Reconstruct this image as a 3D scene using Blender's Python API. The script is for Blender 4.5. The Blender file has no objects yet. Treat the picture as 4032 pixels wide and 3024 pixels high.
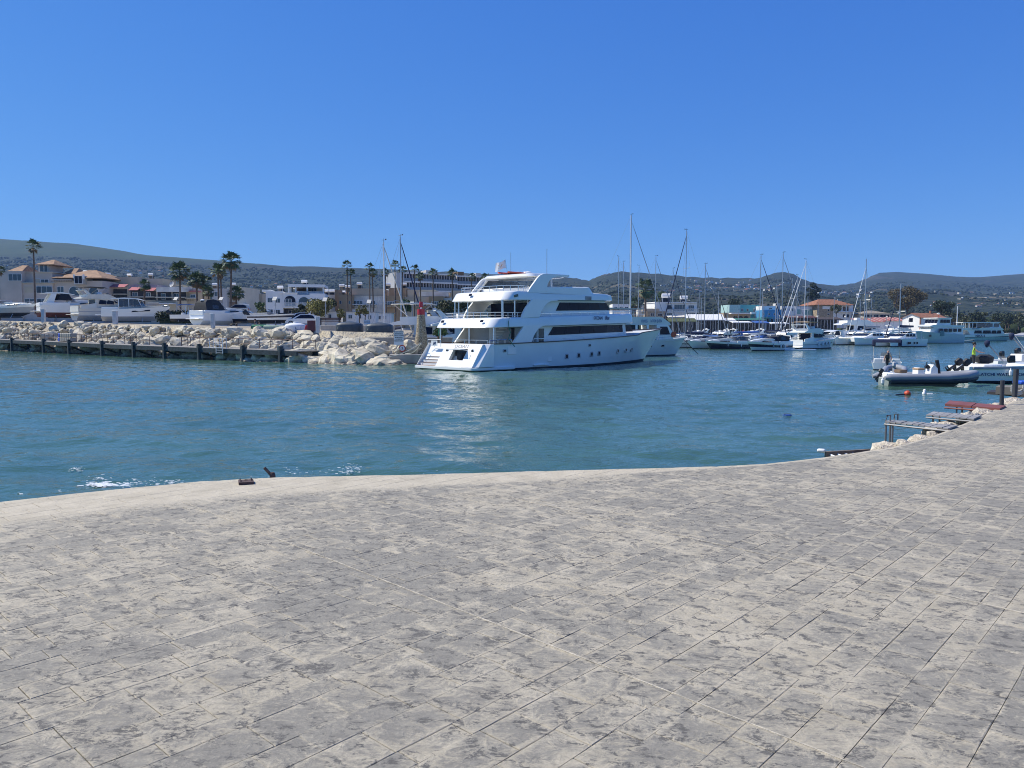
import bpy, bmesh, math, random
import numpy as np
from mathutils import Vector, Matrix, noise
random.seed(7)
rnd = random.random
def ru(a, b): return a + (b - a) * random.random()
rad = math.radians
SC = bpy.context.scene
C = SC.collection

# ------------------------------------------------------------------ camera
FPX, PITCH, EYE = 3030.0, math.atan(212 / 3030.0), 3.3
cam_d = bpy.data.cameras.new('camera'); cam = bpy.data.objects.new('camera', cam_d); C.objects.link(cam)
cam.location = (0, 0, EYE); cam.rotation_euler = (math.pi / 2 - PITCH, 0, 0)
cam_d.sensor_width = 36; cam_d.lens = 36 * FPX / 4032; cam_d.clip_end = 30000; cam_d.clip_start = 0.1
SC.camera = cam
# ------------------------------------------------------------------ sky, sun, exposure
SUN_AZ, SUN_EL = rad(-74), rad(50)          # azimuth from +Y, negative = to the left; elevation
W = bpy.data.worlds.new('World'); SC.world = W; W.use_nodes = True
wn = W.node_tree.nodes; wl = W.node_tree.links
sky = wn.new('ShaderNodeTexSky'); sky.sky_type = 'NISHITA'; sky.sun_disc = False
sky.sun_elevation = SUN_EL; sky.sun_rotation = SUN_AZ
sky.air_density = 0.6; sky.dust_density = 0.0; sky.ozone_density = 10.0; sky.altitude = 0
# one tone curve for the whole sky (the camera's rendering of blue), the same in every direction
sep = wn.new('ShaderNodeSeparateColor'); cmb = wn.new('ShaderNodeCombineColor'); wl.new(sky.outputs[0], sep.inputs[0])
for ch, (g_, a_) in enumerate(((1.1, 0.50), (0.74, 0.92), (0.36, 2.45))):
    pw_ = wn.new('ShaderNodeMath'); pw_.operation = 'POWER'; wl.new(sep.outputs[ch], pw_.inputs[0]); pw_.inputs[1].default_value = g_
    ml_ = wn.new('ShaderNodeMath'); ml_.operation = 'MULTIPLY'; wl.new(pw_.outputs[0], ml_.inputs[0]); ml_.inputs[1].default_value = a_; wl.new(ml_.outputs[0], cmb.inputs[ch])
wl.new(cmb.outputs[0], wn['Background'].inputs[0]); wn['Background'].inputs[1].default_value = 0.15
sun_d = bpy.data.lights.new('sun', 'SUN'); sun_d.energy = 4.7; sun_d.angle = rad(0.53); sun_d.color = (1, 0.955, 0.84)
sun = bpy.data.objects.new('sun', sun_d); C.objects.link(sun)
SUN_DIR = Vector((math.sin(SUN_AZ) * math.cos(SUN_EL), math.cos(SUN_AZ) * math.cos(SUN_EL), math.sin(SUN_EL)))
sun.rotation_euler = (-SUN_DIR).to_track_quat('-Z', 'Y').to_euler(); sun.location = SUN_DIR * 200
SC.view_settings.view_transform = 'Standard'; SC.view_settings.look = 'None'
SC.view_settings.exposure = 0.3; SC.view_settings.gamma = 1
SC.cycles.use_denoising = True; SC.cycles.filter_width = 1.0
SC.cycles.max_bounces = 6; SC.cycles.diffuse_bounces = 2; SC.cycles.glossy_bounces = 3
SC.cycles.transparent_max_bounces = 8; SC.cycles.volume_bounces = 0
SC.cycles.caustics_reflective = False; SC.cycles.caustics_refractive = False

# ------------------------------------------------------------------ picture measurements -> places
def ray(u, v):
    a = (u - 2016) / FPX; b = -(v - 1512) / FPX
    return Vector((a, math.cos(PITCH) + b * math.sin(PITCH), -math.sin(PITCH) + b * math.cos(PITCH)))
def gp(u, v, z=0.0):
    r = ray(u, v); return Vector((0, 0, EYE)) + r * ((z - EYE) / r.z)
def at(u, v, d):
    r = ray(u, v); return Vector((0, 0, EYE)) + r * (d / r.y)
ZM = dict(A=(0, 900, 2.861), B=(500, 940, 3.071), C=(1000, 940, 3.19), D=(1300, 900, 2.861), E=(1620, 980, 3.318), F=(2060, 1020, 3.607),
          G=(2380, 820, 2.86), H=(2860, 960, 3.77), I=(3200, 980, 3.95), J=(3560, 1000, 4.148), K=(3380, 1300, 3.393), L=(3180, 1500, 2.596), S=(0, 0, 1))
def zz(k, x, y):
    a, b, s = ZM[k]; return a + x / s, b + y / s

# ------------------------------------------------------------------ materials
MATS = {}
def mat(name, col, rough=0.6, metal=0.0, var=0.12, vscale=2.0, bump=0.0, bscale=20.0, spec=0.5, coat=0.0, alpha=1.0, dirt=None, island=0.0, trans=0.0):
    if name in MATS: return MATS[name]
    m = bpy.data.materials.new(name); m.use_nodes = True; MATS[name] = m
    nt = m.node_tree; N = nt.nodes; Lk = nt.links; b = N['Principled BSDF']
    b.inputs['Roughness'].default_value = rough; b.inputs['Metallic'].default_value = metal
    b.inputs['Specular IOR Level'].default_value = spec; b.inputs['Coat Weight'].default_value = coat
    b.inputs['Alpha'].default_value = alpha; b.inputs['Transmission Weight'].default_value = trans
    tc = N.new('ShaderNodeTexCoord')
    n = N.new('ShaderNodeTexNoise'); n.inputs['Scale'].default_value = vscale; n.inputs['Detail'].default_value = 5
    Lk.new(tc.outputs['Object'], n.inputs['Vector'])
    r = N.new('ShaderNodeValToRGB'); r.color_ramp.elements[0].position = 0.3; r.color_ramp.elements[1].position = 0.7
    c = Vector(col); d = Vector(dirt) if dirt else c * (1 - 1.6 * var)
    r.color_ramp.elements[0].color = (*d, 1); r.color_ramp.elements[1].color = (*(c * (1 + 0.5 * var)), 1)
    Lk.new(n.outputs['Fac'], r.inputs[0]); out = r.outputs[0]
    if island:
        g = N.new('ShaderNodeNewGeometry'); hs = N.new('ShaderNodeHueSaturation'); mr = N.new('ShaderNodeMapRange')
        mr.inputs['To Min'].default_value = 1 - island; mr.inputs['To Max'].default_value = 1 + island
        Lk.new(g.outputs['Random Per Island'], mr.inputs['Value']); Lk.new(mr.outputs[0], hs.inputs['Value']); Lk.new(out, hs.inputs['Color']); out = hs.outputs[0]
    Lk.new(out, b.inputs['Base Color'])
    if bump:
        n2 = N.new('ShaderNodeTexNoise'); n2.inputs['Scale'].default_value = bscale; n2.inputs['Detail'].default_value = 6
        Lk.new(tc.outputs['Object'], n2.inputs['Vector']); bp = N.new('ShaderNodeBump'); bp.inputs['Strength'].default_value = bump; bp.inputs['Distance'].default_value = 0.05
        Lk.new(n2.outputs['Fac'], bp.inputs['Height']); Lk.new(bp.outputs[0], b.inputs['Normal'])
    return m
gel = mat('white_gelcoat', (0.88, 0.875, 0.83), 0.22, var=0.03, vscale=0.6, coat=0.3)
gel_cream = mat('cream_gelcoat', (0.72, 0.68, 0.58), 0.3, var=0.05, vscale=0.8, coat=0.2)
gel_grey = mat('grey_gelcoat', (0.42, 0.43, 0.44), 0.3, var=0.05, coat=0.2)
gel_navy = mat('navy_gelcoat', (0.012, 0.018, 0.045), 0.15, var=0.1, coat=0.4)
deckm = mat('deck_nonskid', (0.62, 0.61, 0.57), 0.7, var=0.08, vscale=3)
teak = mat('teak', (0.26, 0.15, 0.08), 0.6, var=0.25, vscale=6)
glass_dark = mat('tinted_glass', (0.010, 0.013, 0.030), 0.15, var=0.1, spec=0.12)
glass_blue = mat('window_glass', (0.045, 0.07, 0.095), 0.08, var=0.25, vscale=0.7, spec=0.6)
glass_clear = mat('clear_glass', (0.75, 0.82, 0.85), 0.03, var=0.02, alpha=0.28, spec=0.5)
glass_smoke = mat('smoked_glass', (0.10, 0.11, 0.12), 0.05, var=0.05, alpha=0.62)
chrome = mat('stainless_steel', (0.62, 0.63, 0.64), 0.22, 1.0, var=0.05)
alu = mat('aluminium', (0.50, 0.51, 0.52), 0.38, 0.7, var=0.08)
mast_white = mat('painted_mast', (0.70, 0.71, 0.72), 0.35, var=0.05)
wire = mat('wire', (0.23, 0.24, 0.26), 0.5, 0.3)
black = mat('black_plastic', (0.015, 0.016, 0.018), 0.4, var=0.2)
blackc = mat('black_canvas', (0.022, 0.024, 0.028), 0.85, var=0.25, vscale=3, bump=0.2, bscale=6)
navyc = mat('navy_canvas', (0.018, 0.028, 0.075), 0.85, var=0.25, vscale=3, bump=0.3, bscale=5)
bluec = mat('blue_canvas', (0.04, 0.13, 0.42), 0.8, var=0.2, vscale=3, bump=0.3, bscale=5)
greyc = mat('grey_canvas', (0.33, 0.34, 0.36), 0.85, var=0.15, vscale=3, bump=0.3, bscale=5)
creamc = mat('cream_canvas', (0.68, 0.62, 0.50), 0.85, var=0.1, vscale=3)
whitec = mat('white_canvas', (0.78, 0.77, 0.74), 0.8, var=0.06, vscale=3)
anti = mat('antifouling', (0.02, 0.022, 0.035), 0.6)
antired = mat('antifouling_red', (0.19, 0.055, 0.04), 0.7, var=0.2)
rubber = mat('rubber', (0.03, 0.032, 0.035), 0.7)
redp = mat('red_paint', (0.50, 0.025, 0.035), 0.45, var=0.15, vscale=3)
orange = mat('orange_plastic', (0.62, 0.09, 0.03), 0.4, var=0.15)
whitep = mat('white_paint', (0.78, 0.78, 0.77), 0.55, var=0.06, vscale=1.2)
greyp = mat('grey_paint', (0.40, 0.41, 0.42), 0.55, var=0.1)
darkgrey = mat('dark_grey_plastic', (0.060, 0.075, 0.088), 0.5, var=0.2, vscale=3)
concrete = mat('concrete', (0.36, 0.34, 0.30), 0.85, var=0.2, vscale=1.2, bump=0.4, bscale=9)
concrete_pale = mat('pale_concrete', (0.52, 0.46, 0.37), 0.85, var=0.18, vscale=1.1, bump=0.4, bscale=9)
bluetxt = mat('blue_lettering', (0.03, 0.09, 0.26), 0.5, var=0.02)
navytxt = mat('navy_lettering', (0.03, 0.05, 0.14), 0.5, var=0.02)
rope_m = mat('rope', (0.55, 0.53, 0.46), 0.8, var=0.1)
skin = mat('skin', (0.48, 0.27, 0.19), 0.6, var=0.08)
hair_m = mat('dark_hair', (0.02, 0.016, 0.014), 0.7)
timber = mat('dark_green_timber', (0.040, 0.058, 0.062), 0.75, var=0.35, vscale=2.5, bump=0.4, bscale=12)
timber_deck = mat('weathered_deck_boards', (0.27, 0.25, 0.22), 0.8, var=0.2, vscale=3)

# ------------------------------------------------------------------ mesh helpers
class MB:
    def __init__(s): s.v = []; s.f = []; s.m = []; s.cm = 0
    def add(s, vs, fs):
        o = len(s.v); s.v += [tuple(p) for p in vs]
        for f in fs: s.f.append(tuple(i + o for i in f)); s.m.append(s.cm)
        return s
    def bx(s, x0, x1, y0, y1, z0, z1):
        return s.add([(x0, y0, z0), (x1, y0, z0), (x1, y1, z0), (x0, y1, z0), (x0, y0, z1), (x1, y0, z1), (x1, y1, z1), (x0, y1, z1)],
                     [(0, 3, 2, 1), (4, 5, 6, 7), (0, 1, 5, 4), (1, 2, 6, 5), (2, 3, 7, 6), (3, 0, 4, 7)])
    def cbx(s, c, size, rz=0.0, ry=0.0, rx=0.0):
        M = Matrix.Translation(Vector(c)) @ Matrix.Rotation(rz, 4, 'Z') @ Matrix.Rotation(ry, 4, 'Y') @ Matrix.Rotation(rx, 4, 'X')
        x, y, z = size[0] / 2, size[1] / 2, size[2] / 2
        vs = [M @ Vector(p) for p in ((-x, -y, -z), (x, -y, -z), (x, y, -z), (-x, y, -z), (-x, -y, z), (x, -y, z), (x, y, z), (-x, y, z))]
        return s.add(vs, [(0, 3, 2, 1), (4, 5, 6, 7), (0, 1, 5, 4), (1, 2, 6, 5), (2, 3, 7, 6), (3, 0, 4, 7)])
    def extr(s, pts, off):
        n = len(pts); off = Vector(off); a = [Vector(p) for p in pts]
        vs = a + [p + off for p in a]
        fs = [tuple(range(n)), tuple(range(2 * n - 1, n - 1, -1))] + [(i, (i + 1) % n, n + (i + 1) % n, n + i) for i in range(n)]
        return s.add(vs, fs)
    def shell(s, prof, wf, wf2=None):
        n = len(prof); vs = [(x, -wf(x, z), z) for x, z in prof] + [(x, (wf2 or wf)(x, z), z) for x, z in prof]
        return s.add(vs, [tuple(range(n)), tuple(range(2 * n - 1, n - 1, -1))] + [(i, (i + 1) % n, n + (i + 1) % n, n + i) for i in range(n)])
    def loft(s, rings, closed=True, cap=True):
        n = len(rings[0]); vs = [p for r in rings for p in r]; fs = []
        for k in range(len(rings) - 1):
            for i in range(n if closed else n - 1):
                j = (i + 1) % n; fs.append((k * n + i, k * n + j, (k + 1) * n + j, (k + 1) * n + i))
        if cap: fs += [tuple(range(n - 1, -1, -1)), tuple((len(rings) - 1) * n + i for i in range(n))]
        return s.add(vs, fs)
    def tube(s, pts, r, n=6, cap=True):
        pts = [Vector(p) for p in pts]; rr = r if isinstance(r, (list, tuple)) else [r] * len(pts); rings = []
        for i, p in enumerate(pts):
            t = (pts[min(i + 1, len(pts) - 1)] - pts[max(i - 1, 0)]).normalized()
            a = Vector((0, 0, 1)) if abs(t.z) < 0.9 else Vector((1, 0, 0))
            e = t.cross(a).normalized(); q = t.cross(e)
            rings.append([p + (e * math.cos(2 * math.pi * k / n) + q * math.sin(2 * math.pi * k / n)) * rr[i] for k in range(n)])
        return s.loft(rings, True, cap)
    def lathe(s, prof, n=14, c=(0, 0, 0)):
        rings = [[(c[0] + r * math.cos(2 * math.pi * k / n), c[1] + r * math.sin(2 * math.pi * k / n), c[2] + z) for k in range(n)] for r, z in prof]
        return s.loft(rings, True, True)
    def build(s, name, m, parent=None, smooth=30, bevel=0.0, loc=None, rz=0.0):
        me = bpy.data.meshes.new(name); me.from_pydata(s.v, [], s.f)
        for q in (m if isinstance(m, (list, tuple)) else [m]): me.materials.append(q)
        if any(s.m): me.polygons.foreach_set('material_index', s.m)
        bm = bmesh.new(); bm.from_mesh(me); bmesh.ops.recalc_face_normals(bm, faces=bm.faces); bm.to_mesh(me); bm.free()
        if smooth: me.polygons.foreach_set('use_smooth', [True] * len(me.polygons)); me.set_sharp_from_angle(angle=rad(smooth))
        o = bpy.data.objects.new(name, me); C.objects.link(o)
        if parent: o.parent = parent
        if loc is not None: o.location = loc
        if rz: o.rotation_euler = (0, 0, rz)
        if bevel:
            b = o.modifiers.new('bevel', 'BEVEL'); b.width = bevel; b.segments = 2; b.limit_method = 'ANGLE'
        return o
def thing(name, label, cat, loc=(0, 0, 0), rz=0.0, group=None):
    o = bpy.data.objects.new(name, None); C.objects.link(o); o.location = loc; o.rotation_euler = (0, 0, rz); o.empty_display_size = 0.3
    return tag(o, label, cat, group)
def tag(o, label=None, cat=None, group=None, kind=None):
    if label: o['label'] = label
    if cat: o['category'] = cat
    if group: o['group'] = group
    if kind: o['kind'] = kind
    return o
def copy_tree(o, loc=None, rz=None, label=None, scale=None, group=None, parent=None):
    c = o.copy(); C.objects.link(c); c.parent = parent
    if loc is not None: c.location = loc
    if rz is not None: c.rotation_euler = (0, 0, rz)
    if scale is not None: c.scale = scale if isinstance(scale, (tuple, list)) else (scale,) * 3
    if label: c['label'] = label
    if group: c['group'] = group
    for ch in o.children: copy_tree(ch, parent=c)
    return c
TXTS = {}
def text(body, size, m, parent, loc, rot, sx=1.0, shear=0.0, name='lettering', align='CENTER', ext=0.004):
    cu = bpy.data.curves.new(name, 'FONT'); cu.body = body; cu.size = size; cu.align_x = align; cu.align_y = 'CENTER'; cu.extrude = ext; cu.shear = shear; cu.resolution_u = 3; cu.offset = .012 * size
    tmp = bpy.data.objects.new(name, cu); C.objects.link(tmp); me = bpy.data.meshes.new_from_object(tmp); bpy.data.objects.remove(tmp); me.materials.clear(); me.materials.append(m)
    o = bpy.data.objects.new(name, me); C.objects.link(o); o.parent = parent; o.location = loc; o.rotation_euler = rot; o.scale = (sx, 1, 1)
    return o
def interp(x, xs, ys):
    return float(np.interp(x, xs, ys))
# ================================================================== SETTING: terrain
SKY_U = [-2000, -600, 0, 128, 310, 547, 711, 911, 1021, 1130, 1276, 1367, 1600, 1900, 2260, 2315, 2370, 2443, 2589, 2735, 2917, 2990, 3035, 3081, 3117, 3154, 3209, 3281, 3354, 3409, 3446, 3519, 3646, 3755, 3847, 4032, 4600, 6000]
SKY_V = [960, 930, 943, 946, 961, 999, 1014, 1032, 1034, 1048, 1052, 1052, 1062, 1078, 1094, 1105, 1081, 1070, 1079, 1092, 1096, 1094, 1076, 1072, 1079, 1101, 1116, 1125, 1116, 1094, 1076, 1072, 1079, 1088, 1090, 1079, 1070, 1090]
RDG_U = [-2000, 0, 900, 1400, 2250, 2330, 2420, 2900, 3080, 3300, 3450, 4032, 6000]
RDG_D = [3200, 3000, 2600, 2400, 2300, 2150, 1900, 2400, 2200, 2800, 3300, 3400, 3500]
CO_U = [-2600, -600, 0, 530, 1020, 1370, 1560, 1640, 1665, 1760, 2200, 2450, 2650, 4032, 6500]
CO_D = [430, 215, 139, 106, 90, 83, 82, 82, 135, 170, 205, 240, 256, 256, 250]
def coast(u): return interp(u, CO_U, CO_D)
def ground_left(X): return 3.0 + 0.024 * max(0.0, -X - 12)
def terr(u, d):
    X = (u - 2016) / FPX * d
    w = min(1, max(0, (1665 - u) / 40.0)) if d < 200 else min(1, max(0, (1900 - u) / 400.0))
    flat = w * min(ground_left(X), 6.0) + (1 - w) * 1.55
    R = interp(u, RDG_U, RDG_D); zr = EYE + (1300 - interp(u, SKY_U, SKY_V)) / FPX * R
    d1 = 380.0
    if d <= d1: return flat
    t = (d - d1) / (R - d1)
    nz = noise.fractal(Vector((X / 420, d / 420, 3.1)), 0.9, 2.1, 6)
    nz2 = noise.fractal(Vector((X / 90, d / 90, 7.7)), 0.9, 2.1, 4)
    if t <= 1:
        s = 0.5 * t + 0.5 * t ** 2.1
        h = flat + (zr - flat) * s + (nz * 22 + nz2 * 3.0) * math.sin(math.pi * min(1, t)) * min(1, t * 4)
        # never overtop the ridge as the photo shows it
        lim = EYE + (zr - EYE) / R * d - 1.0 * (1 - t)
        return min(h, lim) + nz2 * 1.0 * min(1, t * 4)
    return zr - (zr * 0.8) * min(1, (d - R) / 1500.0) ** 1.2
def hit(u, v):
    r = ray(u, v); d = 380.0
    while d < 3600:
        z = EYE + r.z / r.y * d
        if terr(u, d) >= z: return Vector((r.x / r.y * d, d, terr(u, d)))
        d += 8
    return None
us = list(np.arange(-2600, 1636, 22)) + list(np.arange(1636, 1676, 5)) + list(np.arange(1676, 6500, 16))
nd = 100; rows = []
for u in us:
    c0 = coast(u); col = []
    col.append((c0, -2.0)); col.append((c0 + 0.01, terr(u, c0 + 1)))
    for k in range(1, nd):
        d = c0 * (5200.0 / c0) ** (k / (nd - 1)); col.append((d, terr(u, d)))
    rows.append([((u - 2016) / FPX * d, d, z) for d, z in col])
nc = nd + 1
me = bpy.data.meshes.new('terrain')
me.from_pydata([p for r in rows for p in r], [], [(i * nc + j, (i + 1) * nc + j, (i + 1) * nc + j + 1, i * nc + j + 1) for i in range(len(us) - 1) for j in range(nc - 1)])
me.polygons.foreach_set('use_smooth', [True] * len(me.polygons))
terrain = bpy.data.objects.new('terrain', me); C.objects.link(terrain); tag(terrain, 'scrub covered hills and flat coastal land behind the harbour', None, None, 'structure')
def hill_material():
    m = bpy.data.materials.new('hillside'); m.use_nodes = True; nt = m.node_tree; N = nt.nodes; L = nt.links; b = N['Principled BSDF']
    b.inputs['Roughness'].default_value = 0.95; b.inputs['Specular IOR Level'].default_value = 0.1
    g = N.new('ShaderNodeNewGeometry'); sx = N.new('ShaderNodeSeparateXYZ'); L.new(g.outputs['Position'], sx.inputs[0])
    def nz(scale, det=6, st=(1, 1, 1)):
        mp = N.new('ShaderNodeMapping'); mp.inputs['Scale'].default_value = st; L.new(g.outputs['Position'], mp.inputs[0])
        n = N.new('ShaderNodeTexNoise'); n.inputs['Scale'].default_value = scale; n.inputs['Detail'].default_value = det; n.inputs['Roughness'].default_value = 0.65; L.new(mp.outputs[0], n.inputs[0]); return n.outputs['Fac']
    def ramp(f, p0, p1, c0, c1):
        r = N.new('ShaderNodeValToRGB'); r.color_ramp.elements[0].position = p0; r.color_ramp.elements[1].position = p1
        r.color_ramp.elements[0].color = (*c0, 1); r.color_ramp.elements[1].color = (*c1, 1); L.new(f, r.inputs[0]); return r.outputs[0]
    def mix(f, a, c):
        x = N.new('ShaderNodeMix'); x.data_type = 'RGBA'; L.new(f, x.inputs[0]); L.new(a, x.inputs[6]); L.new(c, x.inputs[7]); return x.outputs[2]
    scrub = ramp(nz(0.045, 8, (1, 1, 2)), 0.40, 0.62, (0.013, 0.022, 0.016), (0.050, 0.058, 0.036))
    grass = ramp(nz(0.012, 8), 0.35, 0.7, (0.034, 0.054, 0.022), (0.060, 0.080, 0.034))
    rock = ramp(nz(0.03, 8, (1, 1, 4)), 0.35, 0.7, (0.05, 0.046, 0.038), (0.10, 0.088, 0.068))
    tan = ramp(nz(0.05, 5), 0.3, 0.7, (0.13, 0.105, 0.062), (0.22, 0.18, 0.11))
    bw = lambda f, a, c: ramp(f, a, c, (0, 0, 0), (1, 1, 1))
    # open grass on the high left ridge
    mh = N.new('ShaderNodeMapRange'); mh.inputs['From Min'].default_value = 200; mh.inputs['From Max'].default_value = 240; L.new(sx.outputs['Z'], mh.inputs['Value'])
    mx = N.new('ShaderNodeMapRange'); mx.inputs['From Min'].default_value = -350; mx.inputs['From Max'].default_value = -750; L.new(sx.outputs['X'], mx.inputs['Value'])
    mm = N.new('ShaderNodeMath'); mm.operation = 'MULTIPLY'; L.new(mh.outputs[0], mm.inputs[0]); L.new(mx.outputs[0], mm.inputs[1])
    c = mix(mm.outputs[0], scrub, grass)
    # rocky shoulders and terraces, pale fields low down
    c = mix(bw(nz(0.006, 4, (1, 0.6, 1)), 0.60, 0.66), c, rock)
    ml = N.new('ShaderNodeMapRange'); ml.inputs['From Min'].default_value = 115; ml.inputs['From Max'].default_value = 70; L.new(sx.outputs['Z'], ml.inputs['Value'])
    m2 = N.new('ShaderNodeMath'); m2.operation = 'MULTIPLY'; L.new(ml.outputs[0], m2.inputs[0]); L.new(bw(nz(0.010, 5, (0.7, 1.6, 1)), 0.585, 0.60), m2.inputs[1])
    c = mix(m2.outputs[0], c, tan)
    # sandy flat ground round the harbour
    mg = N.new('ShaderNodeMapRange'); mg.inputs['From Min'].default_value = 400; mg.inputs['From Max'].default_value = 300; L.new(sx.outputs['Y'], mg.inputs['Value'])
    c = mix(mg.outputs[0], c, ramp(nz(0.4, 5), 0.3, 0.7, (0.36, 0.32, 0.25), (0.52, 0.46, 0.36)))
    L.new(c, b.inputs['Base Color'])
    bp = N.new('ShaderNodeBump'); bp.inputs['Strength'].default_value = 0.6; bp.inputs['Distance'].default_value = 6; L.new(nz(0.06, 8), bp.inputs['Height']); L.new(bp.outputs[0], b.inputs['Normal'])
    return m
me.materials.append(hill_material())

# scrub and trees too far and too many to count: one mass
def blobs(n, name, m, sampler, label, cat):
    base = bmesh.new(); bmesh.ops.create_icosphere(base, subdivisions=1, radius=1)
    bv = np.array([v.co[:] for v in base.verts]); bf = np.array([[v.index for v in f.verts] for f in base.faces]); base.free()
    V = []; F = []; k = 0
    for _ in range(n):
        s = sampler()
        if s is None: continue
        p, sx, sz = s
        j = 1 + (np.random.rand(len(bv), 1) - 0.5) * 0.7
        V.append(bv * j * np.array([sx * ru(.7, 1.3), sx * ru(.7, 1.3), sz]) + np.array(p)); F.append(bf + k * len(bv)); k += 1
    V = np.concatenate(V); F = np.concatenate(F)
    me = bpy.data.meshes.new(name); me.vertices.add(len(V)); me.vertices.foreach_set('co', V.ravel()); me.loops.add(F.size); me.loops.foreach_set('vertex_index', F.ravel().astype(np.int32))
    me.polygons.add(len(F)); me.polygons.foreach_set('loop_start', np.arange(0, F.size, 3, dtype=np.int32)); me.update(); me.validate(); me.materials.append(m)
    o = bpy.data.objects.new(name, me); C.objects.link(o); tag(o, label, cat, None, 'stuff'); return o
np.random.seed(5)
scrub_m = mat('scrub_leaf', (0.034, 0.044, 0.022), 0.95, var=0.3, vscale=0.05, island=0.3, spec=0.1)
def hill_scrub():
    u = ru(-500, 4500); d = 420 + 2100 * rnd() ** 1.35
    X = (u - 2016) / FPX * d
    dn = noise.noise(Vector((X / 130, d / 130, 1.0)))
    if dn < -0.12 + ru(-0.25, 0.2): return None
    if terr(u, d) > 215 and u < 1500: return None
    if d > 0.86 * interp(u, RDG_U, RDG_D): return None
    s = ru(0.8, 2.0) * (0.6 + d / 1500); return (X, d, terr(u, d) + s * 0.3), s, s * ru(0.6, 1.0)
blobs(42000, 'hillside_scrub', scrub_m, hill_scrub, 'dark green scrub and olive trees scattered over the hillsides', 'scrub')
tree_m = mat('shore_tree_leaf', (0.040, 0.058, 0.026), 0.95, var=0.35, vscale=0.1, island=0.5, spec=0.1)
def shore_trees():
    u = ru(2250, 4500); d = ru(345, 470)
    if u < 3650 and d < 375: return None
    s = ru(1.2, 3.0); return ((u - 2016) / FPX * d, d, terr(u, d) + s * 0.8), s, s * ru(0.8, 1.5)
blobs(900, 'shore_treeline', tree_m, shore_trees, 'band of dark green trees at the foot of the hills', 'trees')
def left_trees():
    u = ru(-400, 2000); d = ru(330, 520)
    s = ru(1.5, 3.4); return ((u - 2016) / FPX * d, d, terr(u, d) + s * 0.8), s, s * ru(0.8, 1.6)
blobs(900, 'village_trees', tree_m, left_trees, 'dark trees among the houses behind the hardstand', 'trees')

# ================================================================== water
def water_material():
    m = bpy.data.materials.new('harbour_water'); m.use_nodes = True; nt = m.node_tree; N = nt.nodes; L = nt.links; b = N['Principled BSDF']
    b.inputs['Roughness'].default_value = 0.06; b.inputs['IOR'].default_value = 1.333
    g = N.new('ShaderNodeNewGeometry')
    def nz(scale, st, rot=0, det=3, rough=0.5):
        mp = N.new('ShaderNodeMapping'); mp.inputs['Scale'].default_value = st; mp.inputs['Rotation'].default_value = (0, 0, rot); L.new(g.outputs['Position'], mp.inputs[0])
        n = N.new('ShaderNodeTexNoise'); n.inputs['Scale'].default_value = scale; n.inputs['Detail'].default_value = det; n.inputs['Roughness'].default_value = rough; L.new(mp.outputs[0], n.inputs[0]); return n.outputs['Fac']
    r = N.new('ShaderNodeValToRGB'); r.color_ramp.elements[0].position = 0.35; r.color_ramp.elements[1].position = 0.65
    r.color_ramp.elements[0].color = (0.042, 0.100, 0.076, 1); r.color_ramp.elements[1].color = (0.058, 0.128, 0.094, 1)
    L.new(nz(0.06, (1, 2, 1)), r.inputs[0]); L.new(r.outputs[0], b.inputs['Base Color'])
    def add(a, c, k):
        x = N.new('ShaderNodeMath'); x.operation = 'MULTIPLY_ADD'; L.new(c, x.inputs[0]); x.inputs[1].default_value = k; L.new(a, x.inputs[2]); return x.outputs[0]
    h = nz(0.45, (0.9, 1.1, 1), 0.15, 3)
    h = add(h, nz(1.9, (0.85, 1.15, 1), -0.2, 4, 0.55), 0.55)
    h = add(h, nz(7.0, (0.8, 1.2, 1), 0.3, 3), 0.14)
    bp = N.new('ShaderNodeBump'); bp.inputs['Strength'].default_value = 1.0; bp.inputs['Distance'].default_value = 0.10; L.new(h, bp.inputs['Height']); L.new(bp.outputs[0], b.inputs['Normal'])
    return m
def water_mesh():
    ys = [-60.0, 2.0, 6.0]
    while ys[-1] < 110: ys.append(ys[-1] + 0.06 + ys[-1] * 0.0042)
    ys = np.array(ys + [130, 160, 220, 320, 500, 900]); xs = np.concatenate([[-3000, -900, -300, -140], np.concatenate([np.arange(-80, -24, 0.3), np.arange(-24, 24, 0.16), np.arange(24, 80, 0.3)]), [140, 300, 900, 3000]])
    Xg, Yg = np.meshgrid(xs, ys); Zg = np.zeros_like(Xg); R = np.random.RandomState(8)
    for k in range(60):
        lam = 0.38 * (6.0 / 0.38) ** R.rand(); th = R.normal(1.35, 0.62); ph = R.rand() * 6.28; kx, ky = 2 * np.pi / lam * np.cos(th), 2 * np.pi / lam * np.sin(th)
        Zg += 0.0036 * lam ** 0.62 * np.sin(kx * Xg + ky * Yg + ph + 0.9 * np.sin(0.21 * Xg + 0.13 * Yg + ph))
    fade = np.clip((120 - Yg) / 60, 0, 1) * np.clip((80 - np.abs(Xg)) / 15, 0, 1) * np.clip((Yg - 2) / 4, 0, 1); Zg *= fade
    n, m = Xg.shape; V = np.stack([Xg, Yg, Zg], -1).reshape(-1, 3); i = np.arange(n * m).reshape(n, m); F = np.stack([i[:-1, :-1], i[:-1, 1:], i[1:, 1:], i[1:, :-1]], -1).reshape(-1, 4)
    me = bpy.data.meshes.new('water'); me.vertices.add(len(V)); me.vertices.foreach_set('co', V.ravel()); me.loops.add(F.size); me.loops.foreach_set('vertex_index', F.ravel().astype(np.int32)); me.polygons.add(len(F)); me.polygons.foreach_set('loop_start', np.arange(0, F.size, 4, dtype=np.int32)); me.update(); me.validate()
    me.polygons.foreach_set('use_smooth', [True] * len(F)); me.materials.append(water_material()); o = bpy.data.objects.new('water', me); C.objects.link(o); return o
w = water_mesh()
tag(w, 'teal blue rippled harbour water', None, None, 'structure')

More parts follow.
